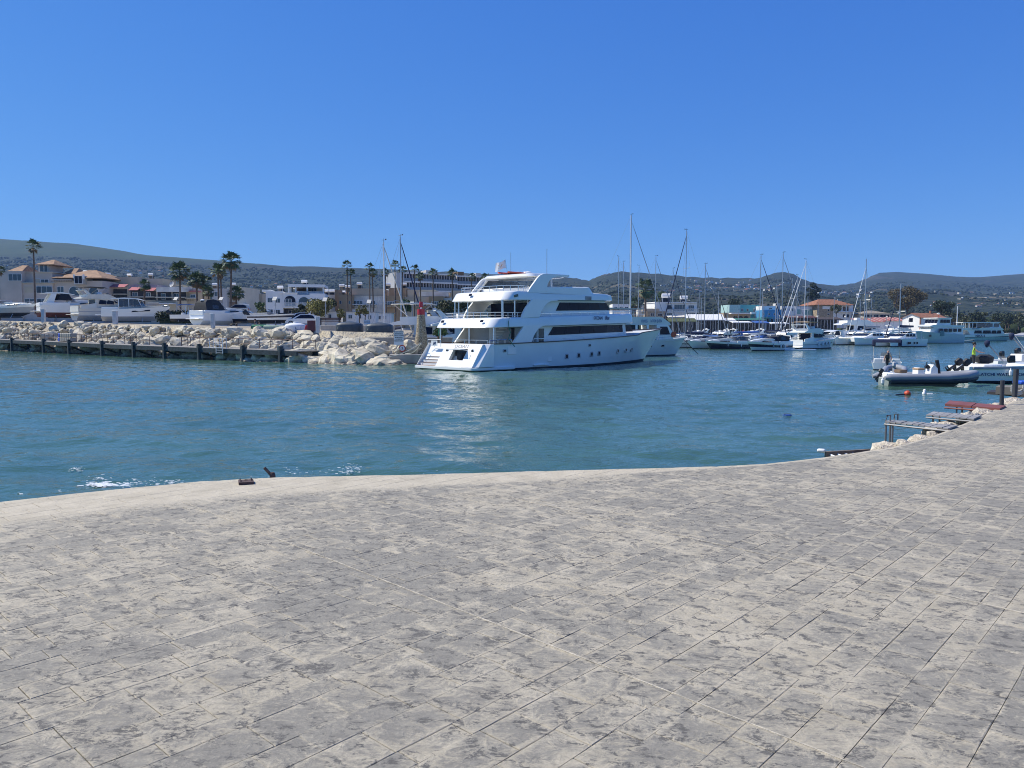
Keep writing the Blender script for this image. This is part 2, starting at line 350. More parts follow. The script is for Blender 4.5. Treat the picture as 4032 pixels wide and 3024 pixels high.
# ================================================================== quay
QZ = 1.7
EX = [-30, -12, -7.0, -4.78, -4.13, -3.29, -2.6, -1.73, 0.24, 1.71, 2.98, 3.74, 5.2, 6.42, 8.05, 8.91, 10.62, 12.11, 15, 20, 30]
EY = [-14, 0.5, 5.2, 7.09, 7.56, 8.05, 8.29, 8.41, 8.65, 8.83, 9.13, 9.54, 10.43, 11.6, 13.5, 14.52, 16.46, 18.13, 21, 26, 36]
def edge(x): return interp(x, EX, EY) + 0.03 * math.sin(x * 1.3) + 0.016 * noise.noise(Vector((x * 4.0, 0.3, 0))) + 0.008 * noise.noise(Vector((x * 13.0, 1.3, 0)))
BANDX = [-8, -4.5, -2.6, -1, 0.3, 1.7, 3.0, 30]; BANDW = [1.5, 1.4, 1.0, 0.7, 0.55, 0.22, 0.08, 0.04]
def quay_material(name, joint=False):
    m = bpy.data.materials.new(name); m.use_nodes = True; nt = m.node_tree; N = nt.nodes; L = nt.links; b = N['Principled BSDF']
    b.inputs['Roughness'].default_value = 0.75; b.inputs['Specular IOR Level'].default_value = 0.3
    g = N.new('ShaderNodeNewGeometry')
    def mp(rot, st):
        q = N.new('ShaderNodeMapping'); q.inputs['Rotation'].default_value = (0, 0, rot); q.inputs['Scale'].default_value = st; L.new(g.outputs['Position'], q.inputs[0]); return q.outputs[0]
    def nz(scale, rot=0, st=(1, 1, 1), det=8, rough=0.6, dist=0.0):
        n = N.new('ShaderNodeTexNoise'); n.inputs['Scale'].default_value = scale; n.inputs['Detail'].default_value = det; n.inputs['Roughness'].default_value = rough; n.inputs['Distortion'].default_value = dist
        L.new(mp(rot, st), n.inputs[0]); return n.outputs['Fac']
    def ramp(f, stops):
        r = N.new('ShaderNodeValToRGB'); e = r.color_ramp.elements
        while len(e) < len(stops): e.new(0.5)
        for k, (p, c) in enumerate(stops): e[k].position = p; e[k].color = (*c, 1) if len(c) == 3 else c
        L.new(f, r.inputs[0]); return r.outputs[0]
    def mix(f, a, c, mode='MIX'):
        x = N.new('ShaderNodeMix'); x.data_type = 'RGBA'; x.blend_type = mode
        if isinstance(f, float): x.inputs[0].default_value = f
        else: L.new(f, x.inputs[0])
        L.new(a, x.inputs[6]); L.new(c, x.inputs[7]); return x.outputs[2]
    def madd(a, k, c):
        x = N.new('ShaderNodeMath'); x.operation = 'MULTIPLY_ADD'; L.new(a, x.inputs[0]); x.inputs[1].default_value = k
        if isinstance(c, float): x.inputs[2].default_value = c
        else: L.new(c, x.inputs[2])
        return x.outputs[0]
    beige = ramp(nz(4.0), [(0.3, (0.42, 0.368, 0.27)), (0.7, (0.54, 0.478, 0.358))])
    grey = ramp(nz(9.0, 0.83, (1, 1.6, 1), 8, 0.7), [(0.25, (0.21, 0.194, 0.162)), (0.5, (0.285, 0.263, 0.215)), (0.8, (0.37, 0.338, 0.267))])
    # slate stamp: curling worn relief, the release powder stays in the low parts
    wv = N.new('ShaderNodeTexNoise'); wv.inputs['Scale'].default_value = 7.5; wv.inputs['Detail'].default_value = 10; wv.inputs['Roughness'].default_value = 0.72; wv.inputs['Distortion'].default_value = 1.6
    L.new(mp(0.83, (1.0, 1.4, 1)), wv.inputs[0]); rel = wv.outputs['Fac']
    fine = nz(30.0, 0.83, (1, 1.8, 1), 7, 0.75, 1.2)
    big = nz(0.8, 0.3, (1, 1, 1), 3)
    def attr(nm): q = N.new('ShaderNodeAttribute'); q.attribute_name = nm; q.attribute_type = 'GEOMETRY'; return q.outputs['Fac']
    rim = N.new('ShaderNodeMath'); rim.operation = 'POWER'; L.new(attr('rim'), rim.inputs[0]); rim.inputs[1].default_value = 5
    f = madd(rel, 0.75, madd(fine, 0.6, madd(big, 0.55, madd(rim.outputs[0], 0.13, madd(attr('tone'), 0.13, -0.555)))))
    at_ = N.new('ShaderNodeAttribute'); at_.attribute_name = 'band'; at_.attribute_type = 'GEOMETRY'
    mask = ramp(f, [(0.44, (1, 1, 1)), (0.50, (0.6, 0.6, 0.6)), (0.60, (0, 0, 0))])
    c = mix(mask, beige, grey)
    arc = N.new('ShaderNodeTexWave'); arc.wave_type = 'RINGS'; arc.inputs['Scale'].default_value = 1.6; arc.inputs['Distortion'].default_value = 14; arc.inputs['Detail'].default_value = 4; arc.inputs['Detail Scale'].default_value = 2.2; L.new(mp(0.83, (1, 1.3, 1)), arc.inputs[0])
    dk = ramp(madd(rel, 0.7, madd(arc.outputs['Fac'], 0.20, madd(fine, 0.75, -0.325))), [(0.34, (1, 1, 1)), (0.42, (0, 0, 0))])
    c = mix(dk, c, ramp(fine, [(0, (0.11, 0.102, 0.088)), (1, (0.19, 0.176, 0.148))]))
    chalk_ = ramp(nz(17.0, 0.83, (1, 2.4, 1), 6, 0.7, 1.5), [(0.60, (0, 0, 0)), (0.66, (0.55, 0.55, 0.55))]); c = mix(chalk_, c, ramp(fine, [(0, (0.42, 0.38, 0.29)), (1, (0.54, 0.49, 0.38))]))
    worn = ramp(madd(nz(1.3, 0.2, (1, 1.5, 1), 6, 0.65, 0.6), 1.0, madd(fine, 0.25, -0.125)), [(0.66, (0, 0, 0)), (0.70, (0.85, 0.85, 0.85))])
    c = mix(worn, c, ramp(nz(6.0), [(0.3, (0.42, 0.37, 0.28)), (0.7, (0.54, 0.48, 0.37))]))
    # bare cement along the edge (band: 1 at the edge, 0 inside)
    bm_ = madd(at_.outputs['Fac'], 1.0, madd(fine, 0.5, -0.25)); bmask = ramp(bm_, [(0.42, (0, 0, 0)), (0.56, (1, 1, 1))])
    c = mix(bmask, c, ramp(nz(3.5), [(0.3, (0.45, 0.395, 0.29)), (0.7, (0.60, 0.53, 0.40))]))
    spk = ramp(nz(60.0, 0, (1, 1, 1), 4), [(0.3, (0.86, 0.86, 0.86)), (0.7, (1.06, 1.06, 1.06))])
    c = mix(1.0, c, spk, 'MULTIPLY')
    if joint:
        c = ramp(nz(8.0), [(0.35, (0.12, 0.105, 0.09)), (0.65, (0.28, 0.25, 0.205))])
    L.new(c, b.inputs['Base Color'])
    bp = N.new('ShaderNodeBump'); bp.inputs['Strength'].default_value = 0.8; bp.inputs['Distance'].default_value = 0.02
    L.new(madd(fine, 0.35, madd(nz(60.0), 0.12, rel)), bp.inputs['Height']); L.new(bp.outputs[0], b.inputs['Normal'])
    return m
quay_m = quay_material('stamped_concrete'); joint_m = quay_material('stamped_joint', True)
xs = list(np.arange(-30, -6, 0.5)) + list(np.arange(-6, 14, 0.06)) + list(np.arange(14, 30.01, 0.5))
qb = MB(); top = [(x, edge(x), QZ - 0.010) for x in xs]
pts = top + [(30, -14, QZ - 0.010), (-29.9, -14.2, QZ - 0.010)]
n = len(pts)
qb.add(pts + [(p[0], p[1], -2.5) for p in pts], [tuple(range(n))] + [(i, (i + 1) % n, n + (i + 1) % n, n + i) for i in range(n)])
qb.f[0] = tuple(reversed(qb.f[0]))
quay = qb.build('quay', [joint_m], smooth=0); tag(quay, 'stamped concrete quay with slate pattern tiles', None, None, 'structure')
# quay face of rough cast concrete, proud of the core, with a rounded nose
nose = MB(); rr = []
for x in xs:
    y = edge(x); rr.append([(x, y - 0.06, QZ - 0.008), (x, y - 0.01, QZ - 0.002 + 0.004 * math.sin(x * 7)), (x, y + 0.035, QZ - 0.02), (x, y + 0.05 + 0.012 * math.sin(x * 11), QZ - 0.07), (x, y + 0.06, QZ - 0.6), (x, y + 0.06, -2.4)])
nose.loft(rr, closed=False, cap=False)
nose.build('quay_nose', concrete_pale, quay)
TH = rad(47.5); ta = Vector((math.cos(TH), math.sin(TH))); tb = Vector((-math.sin(TH), math.cos(TH)))
tiles = []; rs = random.Random(11)
b0 = -9.5; widths = [0.13, 0.21, 0.17, 0.235, 0.125, 0.19, 0.225]; k = 0
while b0 < 13:
    wd = widths[k % 7] + rs.uniform(-.01, .01); k += 1
    a0 = -10 + rs.uniform(0, .4)
    while a0 < 26:
        ln = rs.choice([0.20, 0.24, 0.28, 0.34, 0.40, 0.46]); p = ta * (a0 + ln / 2) + tb * (b0 + wd / 2)
        if p.y < edge(p.x) + 0.15 and p.y > 0.2 and abs(p.x) < 0.75 * p.y + 5.5 and p.x < 15: tiles.append((a0, ln, b0, wd, p))
        a0 += ln
    b0 += wd
tiles.sort(key=lambda t: (t[4].y < 2.2 or abs(t[4].x) > 0.68 * t[4].y + 0.2, t[4].y))
def tile_mesh(M, att, a0, ln, b0, wd, J=None):
    vis = [rs.random() < (.50, .62, .50, .62)[q] for q in range(4)]; J = [rs.uniform(.0006, .0020) if v_ else .0002 for v_ in vis]
    cor = [(a0 + J[3], b0 + J[0]), (a0 + ln - J[1], b0 + J[0]), (a0 + ln - J[1], b0 + wd - J[2]), (a0 + J[3], b0 + wd - J[2])]
    ring = []; seg = (4, 2, 4, 2)
    for i in range(4):
        for s in range(seg[i]):
            t = s / seg[i]; A = cor[i]; B = cor[(i + 1) % 4]; ring.append((A[0] + (B[0] - A[0]) * t, A[1] + (B[1] - A[1]) * t, vis[i] if s else vis[i] or vis[i - 1]))
    tilt = (rs.uniform(-1, 1) * 0.0012, rs.uniform(-1, 1) * 0.0012, rs.uniform(-.0006, .0006))
    cen = ta * (a0 + ln / 2) + tb * (b0 + wd / 2); out = []; ins = []
    for a, b, vv in ring:
        q = ta * a + tb * b
        if q.y > edge(q.x) - 0.012: q = Vector((q.x, edge(q.x) - 0.012))
        i2 = q + (cen - q).normalized() * (.004 if vv else .002); z = QZ + (q.x - cen.x) * tilt[0] + (q.y - cen.y) * tilt[1] + tilt[2]
        out.append((q.x, q.y, z - (.0025 if vv else 0))); ins.append((i2.x, i2.y, z))
    n = len(out); low = [(p[0], p[1], QZ - 0.012) for p in out]
    cz_ = sum(p[2] for p in ins) / n; cx_ = sum(p[0] for p in ins) / n; cy_ = sum(p[1] for p in ins) / n
    M.add(low + out + ins + [(cx_, cy_, cz_)], [(3 * n, 2 * n + i, 2 * n + (i + 1) % n) for i in range(n)] + [(i, (i + 1) % n, n + (i + 1) % n, n + i) for i in range(n)] + [(n + i, n + (i + 1) % n, 2 * n + (i + 1) % n, 2 * n + i) for i in range(n)])
    att += [max(0.0, min(1.0, 1.0 - 0.5 * (edge(p[0]) - p[1]) / interp(p[0], BANDX, BANDW))) for p in low + out + ins + [(cx_, cy_, cz_)]]
    tone_ = rs.random(); M.__dict__.setdefault('rim', []).extend([1.0] * (3 * n) + [0.0]); M.__dict__.setdefault('tone', []).extend([tone_] * (3 * n + 1))
def finish_tile(M, att, name, parent):
    o = M.build(name, quay_m, parent, smooth=0); a = o.data.attributes.new('band', 'FLOAT', 'POINT'); a.data.foreach_set('value', att)
    for nm in ('rim', 'tone'): o.data.attributes.new(nm, 'FLOAT', 'POINT').data.foreach_set('value', getattr(M, nm))
    return o
for t in tiles[:298]:
    M = MB(); att = []; tile_mesh(M, att, *t[:4]); finish_tile(M, att, 'tile', quay)
M = MB(); att = []
for t in tiles[298:]: tile_mesh(M, att, *t[:4])
o = finish_tile(M, att, 'distant_tiles', quay); o['kind'] = 'stuff'
# pale saw-cut joints filled with cement
grout = mat('pale_grout', (0.54, 0.48, 0.37), 0.9, var=0.25, vscale=9, bump=0.3, bscale=40)
def grout_line(p, q, wd):
    p = Vector(p); q = Vector(q); d = (q - p).normalized(); nn = Vector((-d.y, d.x)); M = MB(); rr = []
    n = int((q - p).length / 0.06)
    for i in range(n + 1):
        c = p + (q - p) * (i / n); h = wd * (0.55 + 0.6 * abs(noise.noise(Vector((c.x * 3, c.y * 3, 0)))))
        e1 = c + nn * (h + ru(-.001, .001)); e2 = c - nn * (h + ru(-.001, .001)); z = QZ + 0.0035
        rr.append([(e1.x, e1.y, z - 0.006), (e1.x, e1.y, z), (e2.x, e2.y, z), (e2.x, e2.y, z - 0.006)])
    M.loft(rr, True, True).build('joint_filler', grout, quay, smooth=0)
grout_line((-3.08, 7.10), (1.75, 2.25), 0.005); grout_line((0.0, 7.27), (4.6, 2.5), 0.007)
# ================================================================== boat building helpers
def hull_levels(M, L, B, fs, fb, rake=None, draft=0.35, tm=0.42, n=18, levels=(0, .12, .35, .65, 1.0), mids=None, stern_rake=0.0, pw=1.7, ps=2.5, ww=0.86, q=1.8, step=None):
    rake = L * 0.1 if rake is None else rake
    def pt(s, t):
        e = max(-0.3, s); ss = max(0.0, s)
        x1 = L - rake * (1 - ss) if s >= 0 else L - rake * (1 - 1.5 * s)
        x0 = stern_rake * ss; x = x0 + (x1 - x0) * t
        w = B / 2 * (ww + (1 - ww) * ss ** 0.8) * (1 if s >= 0 else 0.55); p = pw + (ps - pw) * ss
        k = max(0.0, (t - tm) / (1 - tm)); y = w * (1 - k ** p) * (0.93 + 0.07 * min(1, t / 0.25)); y = max(y, 0.012)
        zs = fs + (fb - fs) * t ** q
        if step and t > step[0]: zs += step[1] * min(1, (t - step[0]) / step[2])
        z = zs * s if s >= 0 else draft * s
        return x, y, z
    lv = [-1] + list(levels); rings = []
    ts = [1 - (1 - k / (n - 1)) ** 1.35 for k in range(n)]
    for s in lv:
        r = [pt(s, t) for t in ts]; rings.append([(x, -y, z) for x, y, z in r] + [(x, y, z) for x, y, z in reversed(r)])
    nr = len(rings[0])
    for k in range(len(rings) - 1):
        M.cm = mids[k] if mids else 0
        M.loft([rings[k], rings[k + 1]], True, False)
    M.cm = mids[0] if mids else 0
    M.add(rings[0], [tuple(range(nr - 1, -1, -1))]); M.cm = 0
    return pt, rings[-1]
def deck_from(ring, dz=-0.03, inset=0.0):
    M = MB(); r = [(x, y * (1 - inset), z + dz) for x, y, z in ring]; n = len(r); h = n // 2
    fs = [(i, i + 1, n - 2 - i, n - 1 - i) for i in range(h - 1)]
    M.add(r, fs); return M
def plan_loop(xa, xf, wf, ra=0.8, fl=2.0, k=1.0, n1=5, n2=10, n3=8, zf=None):
    pts = []; w0 = wf(xa + ra) * k
    for i in range(n1 + 1):
        a = math.pi / 2 * i / n1; pts.append((xa + ra - ra * math.cos(a), -(w0 - ra) - ra * math.sin(a)))
    x1 = xf - fl
    for i in range(1, n2): x = xa + ra + (x1 - xa - ra) * i / n2; pts.append((x, -wf(x) * k))
    for i in range(n3 + 1):
        a = math.pi / 2 * i / n3; pts.append((x1 + fl * math.sin(a), -wf(x1) * k * max(0.02, math.cos(a)) ** 0.8))
    full = pts + [(x, -y) for x, y in reversed(pts)]
    return [(x, y, zf(x)) for x, y in full]
def slab(levels):
    M = MB(); M.loft(levels, True, True); return M
def side_plate(M, poly, y0, y1):
    n = len(poly); M.add([(x, y0, z) for x, z in poly] + [(x, y1, z) for x, z in poly], [tuple(range(n)), tuple(range(2 * n - 1, n - 1, -1))] + [(i, (i + 1) % n, n + (i + 1) % n, n + i) for i in range(n)])
def side_panel(M, poly, wf, side, out=0.012, th=0.05):
    n = len(poly); f = (lambda x, z: wf(x, z))
    M.add([(x, side * (f(x, z) + out), z) for x, z in poly] + [(x, side * (f(x, z) - th), z) for x, z in poly], [tuple(range(n)), tuple(range(2 * n - 1, n - 1, -1))] + [(i, (i + 1) % n, n + (i + 1) % n, n + i) for i in range(n)])
def rail(M, pts, h=0.6, r=0.018, mid=1, posts=None, n=5):
    pts = [Vector(p) for p in pts]; up = Vector((0, 0, 1))
    M.tube([p + up * h for p in pts], r, n)
    for k in range(mid): M.tube([p + up * h * (k + 1) / (mid + 1) for p in pts], r * 0.7, 4)
    for p in (pts if posts is None else posts): p = Vector(p); M.tube([p, p + up * h], r * 0.9, n)
def lerp_path(a, b, n): a = Vector(a); b = Vector(b); return [a + (b - a) * i / (n - 1) for i in range(n)]
def outboard(parent, x, y, z, s=1.0, tilt=0.0, m=None, name='outboard_motor'):
    M = MB(); T = Matrix.Translation((x, y, z)) @ Matrix.Rotation(tilt, 4, 'Y') @ Matrix.Scale(s, 4)
    def tr(vs): return [tuple(T @ Vector(v)) for v in vs]
    A = MB(); A.loft([[(cx + dx * a, dy * a, zz_) for dx, dy in ((-.22, -.16), (.2, -.16), (.28, 0), (.2, .16), (-.22, .16), (-.3, 0))] for cx, a, zz_ in ((-.15, .75, .25), (-.2, 1, .35), (-.22, 1, .65), (-.15, .7, .8))])
    A.bx(-.24, -.06, -.07, .07, -.55, .26); A.bx(-.45, -.02, -.10, .10, -.40, -.37); A.tube([(-.45, 0, -.55), (.08, 0, -.55)], [.05, .03], 6)
    A.bx(-.2, -.1, -.015, .015, -.85, -.5); A.cbx((-.46, 0, -.55), (.02, .34, .07), 0, 0, .5); A.cbx((-.46, 0, -.55), (.02, .07, .34), 0, 0, .5); A.bx(-.06, .12, -.12, .12, -.1, .25)
    A.v = tr(A.v); return A.build(name, m or black, parent, bevel=0.01)
def fender(parent, x, y, z, m=whitep, r=0.11, l=0.55):
    o = MB().lathe([(0.02, l / 2 + .1), (0.03, l / 2), (r, l / 2 - .1), (r, -l / 2 + .1), (0.03, -l / 2)], 8, (x, y, z)); return o.build('fender', m, parent)
def loop_pts(x0, x1, w, z, n=8): return [(x0 + (x1 - x0) * i / (n - 1), w(x0 + (x1 - x0) * i / (n - 1)), z) for i in range(n)]
# ================================================================== the big white motor yacht
YTH = rad(45.5); _pt = Vector((-math.sin(YTH), math.cos(YTH), 0))
_c = gp(1858, 1462, 0.1); YO = Vector((_c.x, _c.y, 0)) + _pt * 4.1; YO.z = 0
Y = thing('motor_yacht', 'large white three-deck motor yacht with OCEAN on its stern', 'yacht', YO, YTH)
M = MB()
hpt, ring = hull_levels(M, 31.4, 7.9, 2.17, 3.25, rake=3.4, draft=0.8, tm=0.40, n=30, levels=(0, .07, .3, .55, .8, 1.0), mids=[1, 1, 0, 0, 0, 0], stern_rake=1.3, pw=2.0, ps=2.6, ww=0.93, q=1.5, step=(0.70, 0.22, 0.035))
for v_ in range(len(M.v)):
    x, y, z = M.v[v_]; M.v[v_] = (x + 0.9, y, z)
hull_o = M.build('hull', [gel, anti], Y, smooth=40)
ring = [(x + 0.9, y, z) for x, y, z in ring]
deck_from(ring, -0.08, 0.02).build('main_deck', deckm, Y, smooth=0)
# dark teak capping rail along the sheer
M = MB(); h = len(ring) // 2
for side in (ring[:h], list(reversed(ring[h:]))):
    M.loft([[(x, y - .06, z - .03), (x, y + .06, z - .03), (x, y + .06, z + .05), (x, y - .06, z + .05)] for x, y, z in side], True, True)
M.build('capping_rail', mat('dark_teak_varnish', (0.075, 0.035, 0.025), 0.35), Y)
def hull_y(xl, z):   # half beam of the hull at local x (boat frame) and height
    best = None
    for k in range(200):
        t = k / 199; zs = hpt(1, t)[2]; s = min(1, z / zs); x, y, _ = hpt(s, t)
        if best is None or abs(x + 0.9 - xl) < best[0]: best = (abs(x + 0.9 - xl), y)
    return best[1]
def wfy(x): return 3.7 if x < 14 else 3.7 - 1.45 * ((x - 14) / 10.5) ** 2
def XT(xm, inset=0.0):       # measured on the plane y=-3.7 -> true station
    x = xm
    for _ in range(12): x = xm + (3.7 - (wfy(x) - inset)) * 1.41
    return x
# ---- deck slabs (fascias)
zb1 = lambda x: 3.47 + 0.026 * (x - 3); zt1 = lambda x: 4.30 + 0.033 * (x - 3)
d1 = slab([plan_loop(2.55, 24.6, wfy, 1.0, 2.4, .97, zf=zb1), plan_loop(2.45, 24.7, wfy, 1.0, 2.4, 1.0, zf=lambda x: zb1(x) + .06),
           plan_loop(2.95, 24.4, wfy, 1.0, 2.4, 1.0, zf=lambda x: zt1(x) - .14), plan_loop(3.03, 24.2, wfy, 1.0, 2.4, .985, zf=lambda x: zt1(x) - .06), plan_loop(3.3, 24.0, wfy, 1.0, 2.4, .95, zf=zt1)]).build('upper_deck', gel, Y, smooth=35)
zb2 = lambda x: 5.74 + 0.022 * (x - 4); zt2 = lambda x: 6.56 + 0.012 * (x - 4)
d2 = slab([plan_loop(4.3, 20.3, wfy, 1.0, 2.2, .95, zf=zb2), plan_loop(4.2, 20.4, wfy, 1.0, 2.2, .985, zf=lambda x: zb2(x) + .06),
           plan_loop(4.65, 20.2, wfy, 1.0, 2.2, .985, zf=lambda x: zt2(x) - .14), plan_loop(4.75, 19.6, wfy, 1.0, 2.2, .97, zf=lambda x: zt2(x) - .05), plan_loop(5.0, 18.6, wfy, 1.0, 2.2, .93, zf=zt2)]).build('sun_deck', gel, Y, smooth=35)
zc = lambda x: 7.04 + 0.035 * (x - 9)
slab([plan_loop(8.0, 17.0, lambda x: wfy(x) * .985, 0.3, 1.6, 1, zf=lambda x: zt2(x) - .2), plan_loop(8.0, 16.3, lambda x: wfy(x) * .985, 0.3, 1.6, 1, zf=lambda x: zc(x) - .06), plan_loop(8.1, 16.1, lambda x: wfy(x) * .96, 0.3, 1.6, 1, zf=zc)]).build('flybridge_coaming', gel, Y, smooth=35)
wh = lambda x: 3.1
slab([plan_loop(7.6, 12.9, wh, 1.2, 1.2, .96, zf=lambda x: 7.84 + .02 * (x - 7)), plan_loop(7.4, 13.1, wh, 1.2, 1.2, 1, zf=lambda x: 7.92 + .02 * (x - 7)), plan_loop(7.7, 12.9, wh, 1.2, 1.2, .98, zf=lambda x: 8.14 + .02 * (x - 7)), plan_loop(8.4, 12.2, wh, 1.2, 1.2, .85, zf=lambda x: 8.2 + .02 * (x - 7))]).build('hardtop', gel, Y, smooth=35)
# ---- sweeping side arches, both sides
arches = [
    [(4.97, 2.2), (5.35, 2.62), (5.75, 3.05), (6.1, 3.42), (6.3, 3.7), (9.6, 3.9), (9.3, 3.72), (8.6, 3.62), (8.1, 3.4), (7.7, 3.02), (7.45, 2.65), (7.3, 2.25)],
    [(6.0, 4.3), (6.2, 4.72), (6.5, 5.15), (6.9, 5.55), (7.35, 5.95), (10.9, 6.0), (10.5, 5.86), (9.74, 5.8), (9.2, 5.6), (8.8, 5.28), (8.5, 4.95), (8.3, 4.55), (8.25, 4.4)],
    [(6.8, 6.45), (7.2, 6.92), (7.65, 7.35), (8.05, 7.75), (8.4, 8.0), (8.75, 8.12), (9.2, 8.17), (12.2, 8.2), (12.2, 8.02), (10.6, 7.97), (9.95, 7.82), (9.55, 7.55), (9.32, 7.25), (9.26, 6.95), (9.26, 6.6)]]
for i, a in enumerate(arches):
    for s in (-1, 1):
        M = MB(); yo = (3.71, 3.715, 3.66)[i]; side_plate(M, a, s * yo, s * (yo - .20)); M.build('side_arch', gel, Y, smooth=25, bevel=0.03)
# ---- deck houses
wm = lambda x, z=0: wfy(x) - .55
zt = lambda x: zb1(x) + .03
slab([plan_loop(8.6, 24.2, wm, .3, 2.0, 1, zf=lambda x: 2.1), plan_loop(8.6, 23.8, wm, .3, 2.0, .99, zf=lambda x: zt(x))]).build('main_saloon', gel, Y, smooth=35)
wu = lambda x, z=0: wfy(x) - .62
slab([plan_loop(9.0, 20.6, wu, .3, 1.6, 1, zf=lambda x: zt1(x) - .1), plan_loop(9.0, 19.6, wu, .3, 1.6, .985, zf=lambda x: zb2(x) + .03)]).build('upper_saloon', gel, Y, smooth=35)
def window_band(tl, tr, br, bl, n, wfun, inset, cuts=None):
    for k in range(n):
        a0, a1 = k / n + .0012, (k + 1) / n - .0012
        P = lambda p, q, t: (p[0] + (q[0] - p[0]) * t, p[1] + (q[1] - p[1]) * t)
        poly = [P(tl, tr, a0), P(tl, tr, a1), P(bl, br, a1), P(bl, br, a0)]
        if k == 0: poly = [P(tl, tr, a0), P(tl, tr, a1), P(bl, br, a1), bl]
        poly = [(XT(x, inset), z) for x, z in poly]
        for s in (-1, 1):
            M = MB(); side_panel(M, poly, wfun, s, 0.02); M.build('window', glass_dark, Y, smooth=0)
window_band((9.85, 3.58), (21.35, 3.88), (21.75, 3.17), (9.18, 2.85), 6, lambda x, z: wm(x), .55)
window_band((10.72, 5.76), (17.4, 5.90), (18.0, 5.22), (10.18, 5.02), 5, lambda x, z: wu(x), .62)
for s in (-1, 1):
    M = MB(); side_panel(M, [(XT(8.0, .55), 2.2), (XT(8.62, .55), 2.2), (XT(8.62, .55), 3.44), (XT(8.0, .55), 3.44)], lambda x, z: wm(x), s, .015)
    M.build('side_door', mat('green_tint_glass', (0.035, 0.055, 0.06), 0.1), Y, smooth=0)
M = MB(); M.bx(8.55, 8.6, -2.6, 2.6, 4.4, 5.7); M.build('aft_glazing', glass_dark, Y, smooth=0)
M = MB(); M.bx(6.6, 6.66, -3.3, -1.9, 2.15, 3.5); M.build('aft_door', glass_dark, Y, smooth=0)
M = MB(); M.bx(6.67, 6.8, -3.4, 3.4, 2.1, 3.5); M.build('aft_bulkhead', gel_grey, Y, smooth=0)
for k in range(7):
    MB().bx(6.1 + .0, 6.16, -3.55 + k * .12 - .02, -3.55 + k * .12 + .02, 2.2, 3.5).build('louvre', gel, Y, smooth=0)
for k in range(6):
    MB().bx(4.3, 4.34, -2.3 + k * .13, -2.26 + k * .13, 2.15, 3.5).build('louvre', gel, Y, smooth=0)
for k in range(6):
    MB().bx(4.6 + .28 * k, 4.95 + .28 * k, -1.9, -1.0, 2.25 + .23 * k, 2.30 + .23 * k).build('stair_tread', gel, Y, smooth=0)
# ---- stern: platform, transom block with garage hatch, stairs and wing
slab([plan_loop(.5, 6.0, lambda x: 3.85, .5, 1.2, .985, zf=lambda x: .06), plan_loop(.4, 6.1, lambda x: 3.85, .5, 1.2, 1, zf=lambda x: .12), plan_loop(.4, 6.1, lambda x: 3.85, .5, 1.2, 1, zf=lambda x: .30), plan_loop(.5, 6.0, lambda x: 3.85, .5, 1.2, .985, zf=lambda x: .33)]).build('swim_platform', gel, Y, smooth=35)
MB().bx(0.55, 1.0, -3.6, 3.6, .331, .345).build('platform_deck', teak, Y, smooth=0)
def tx(z): return 0.75 + (z - .34) * 0.66      # raked transom plane
def tquad(M, y0, y1, z0, z1, off, th):
    M.add([(tx(z) - off + d, y, z) for d in (0, th) for y, z in ((y0, z0), (y1, z0), (y1, z1), (y0, z1))], [(0, 1, 2, 3), (7, 6, 5, 4), (0, 4, 5, 1), (1, 5, 6, 2), (2, 6, 7, 3), (3, 7, 4, 0)])
M = MB()
for y0, y1, z0, z1 in ((-3.55, -2.05, .34, 2.16), (-.35, .95, .34, 2.16), (-2.05, -.35, 1.78, 2.16), (-2.05, -.35, .34, .86)): tquad(M, y0, y1, z0, z1, .25, .30)
M.bx(1.8, 2.4, -3.55, .95, 2.0, 2.155); M.build('transom', gel, Y, smooth=0, bevel=0.02)
M = MB(); M.bx(1.6, 1.66, -2.05, -.35, .5, 1.8); M.build('garage_shade_panel', black, Y, smooth=0)  # black back plate paints in the darkness of the open recess
MB().bx(1.0, 1.6, -2.04, -.36, .80, .86).build('garage_floor', gel_grey, Y, smooth=0)
MB().cbx((1.0, -1.2, 1.72), (.75, 1.75, .06), 0, rad(6)).build('garage_lid', gel, Y)
M = MB(); M.bx(1.2, 1.5, -1.55, -.95, .87, 1.45); M.build('stowed_jetski', rubber, Y, bevel=.06)
for yy in (.35, -2.75):
    zf_ = 1.62; M = MB(); M.tube([(tx(zf_) - .30, yy, zf_), (tx(zf_) - .2, yy, zf_)], .15, 12); fl_ = M.build('fairlead', chrome, Y)
    MB().tube([(tx(zf_) - .305, yy, zf_), (tx(zf_) - .2, yy, zf_)], .11, 12).build('fairlead_eye', black, fl_)
rk = math.atan(0.66)
text('OCEAN', .40, mat('silver_lettering', (.10, .11, .13), .4, .3), Y, (tx(1.97) - .262, -1.15, 1.97), (math.pi / 2 - rk, 0, -math.pi / 2), 1.2)
text('§', .42, greyp, Y, (tx(1.2) - .262, -2.75, 1.2), (math.pi / 2 - rk, 0, -math.pi / 2), .7)
for s in (-1, 1):
    M = MB(); M.add([(.62, s * 3.55, .34), (.9, s * 3.93, .34), (2.25, s * 3.93, 2.18), (1.95, s * 3.55, 2.18), (2.6, s * 3.55, .34), (2.6, s * 3.93, .34), (2.6, s * 3.93, 2.18), (2.6, s * 3.55, 2.18)], [(0, 1, 2, 3), (1, 5, 6, 2), (0, 3, 7, 4), (2, 6, 7, 3), (4, 7, 6, 5), (0, 4, 5, 1)])
    M.build('stern_wing', gel, Y, smooth=0, bevel=.03)
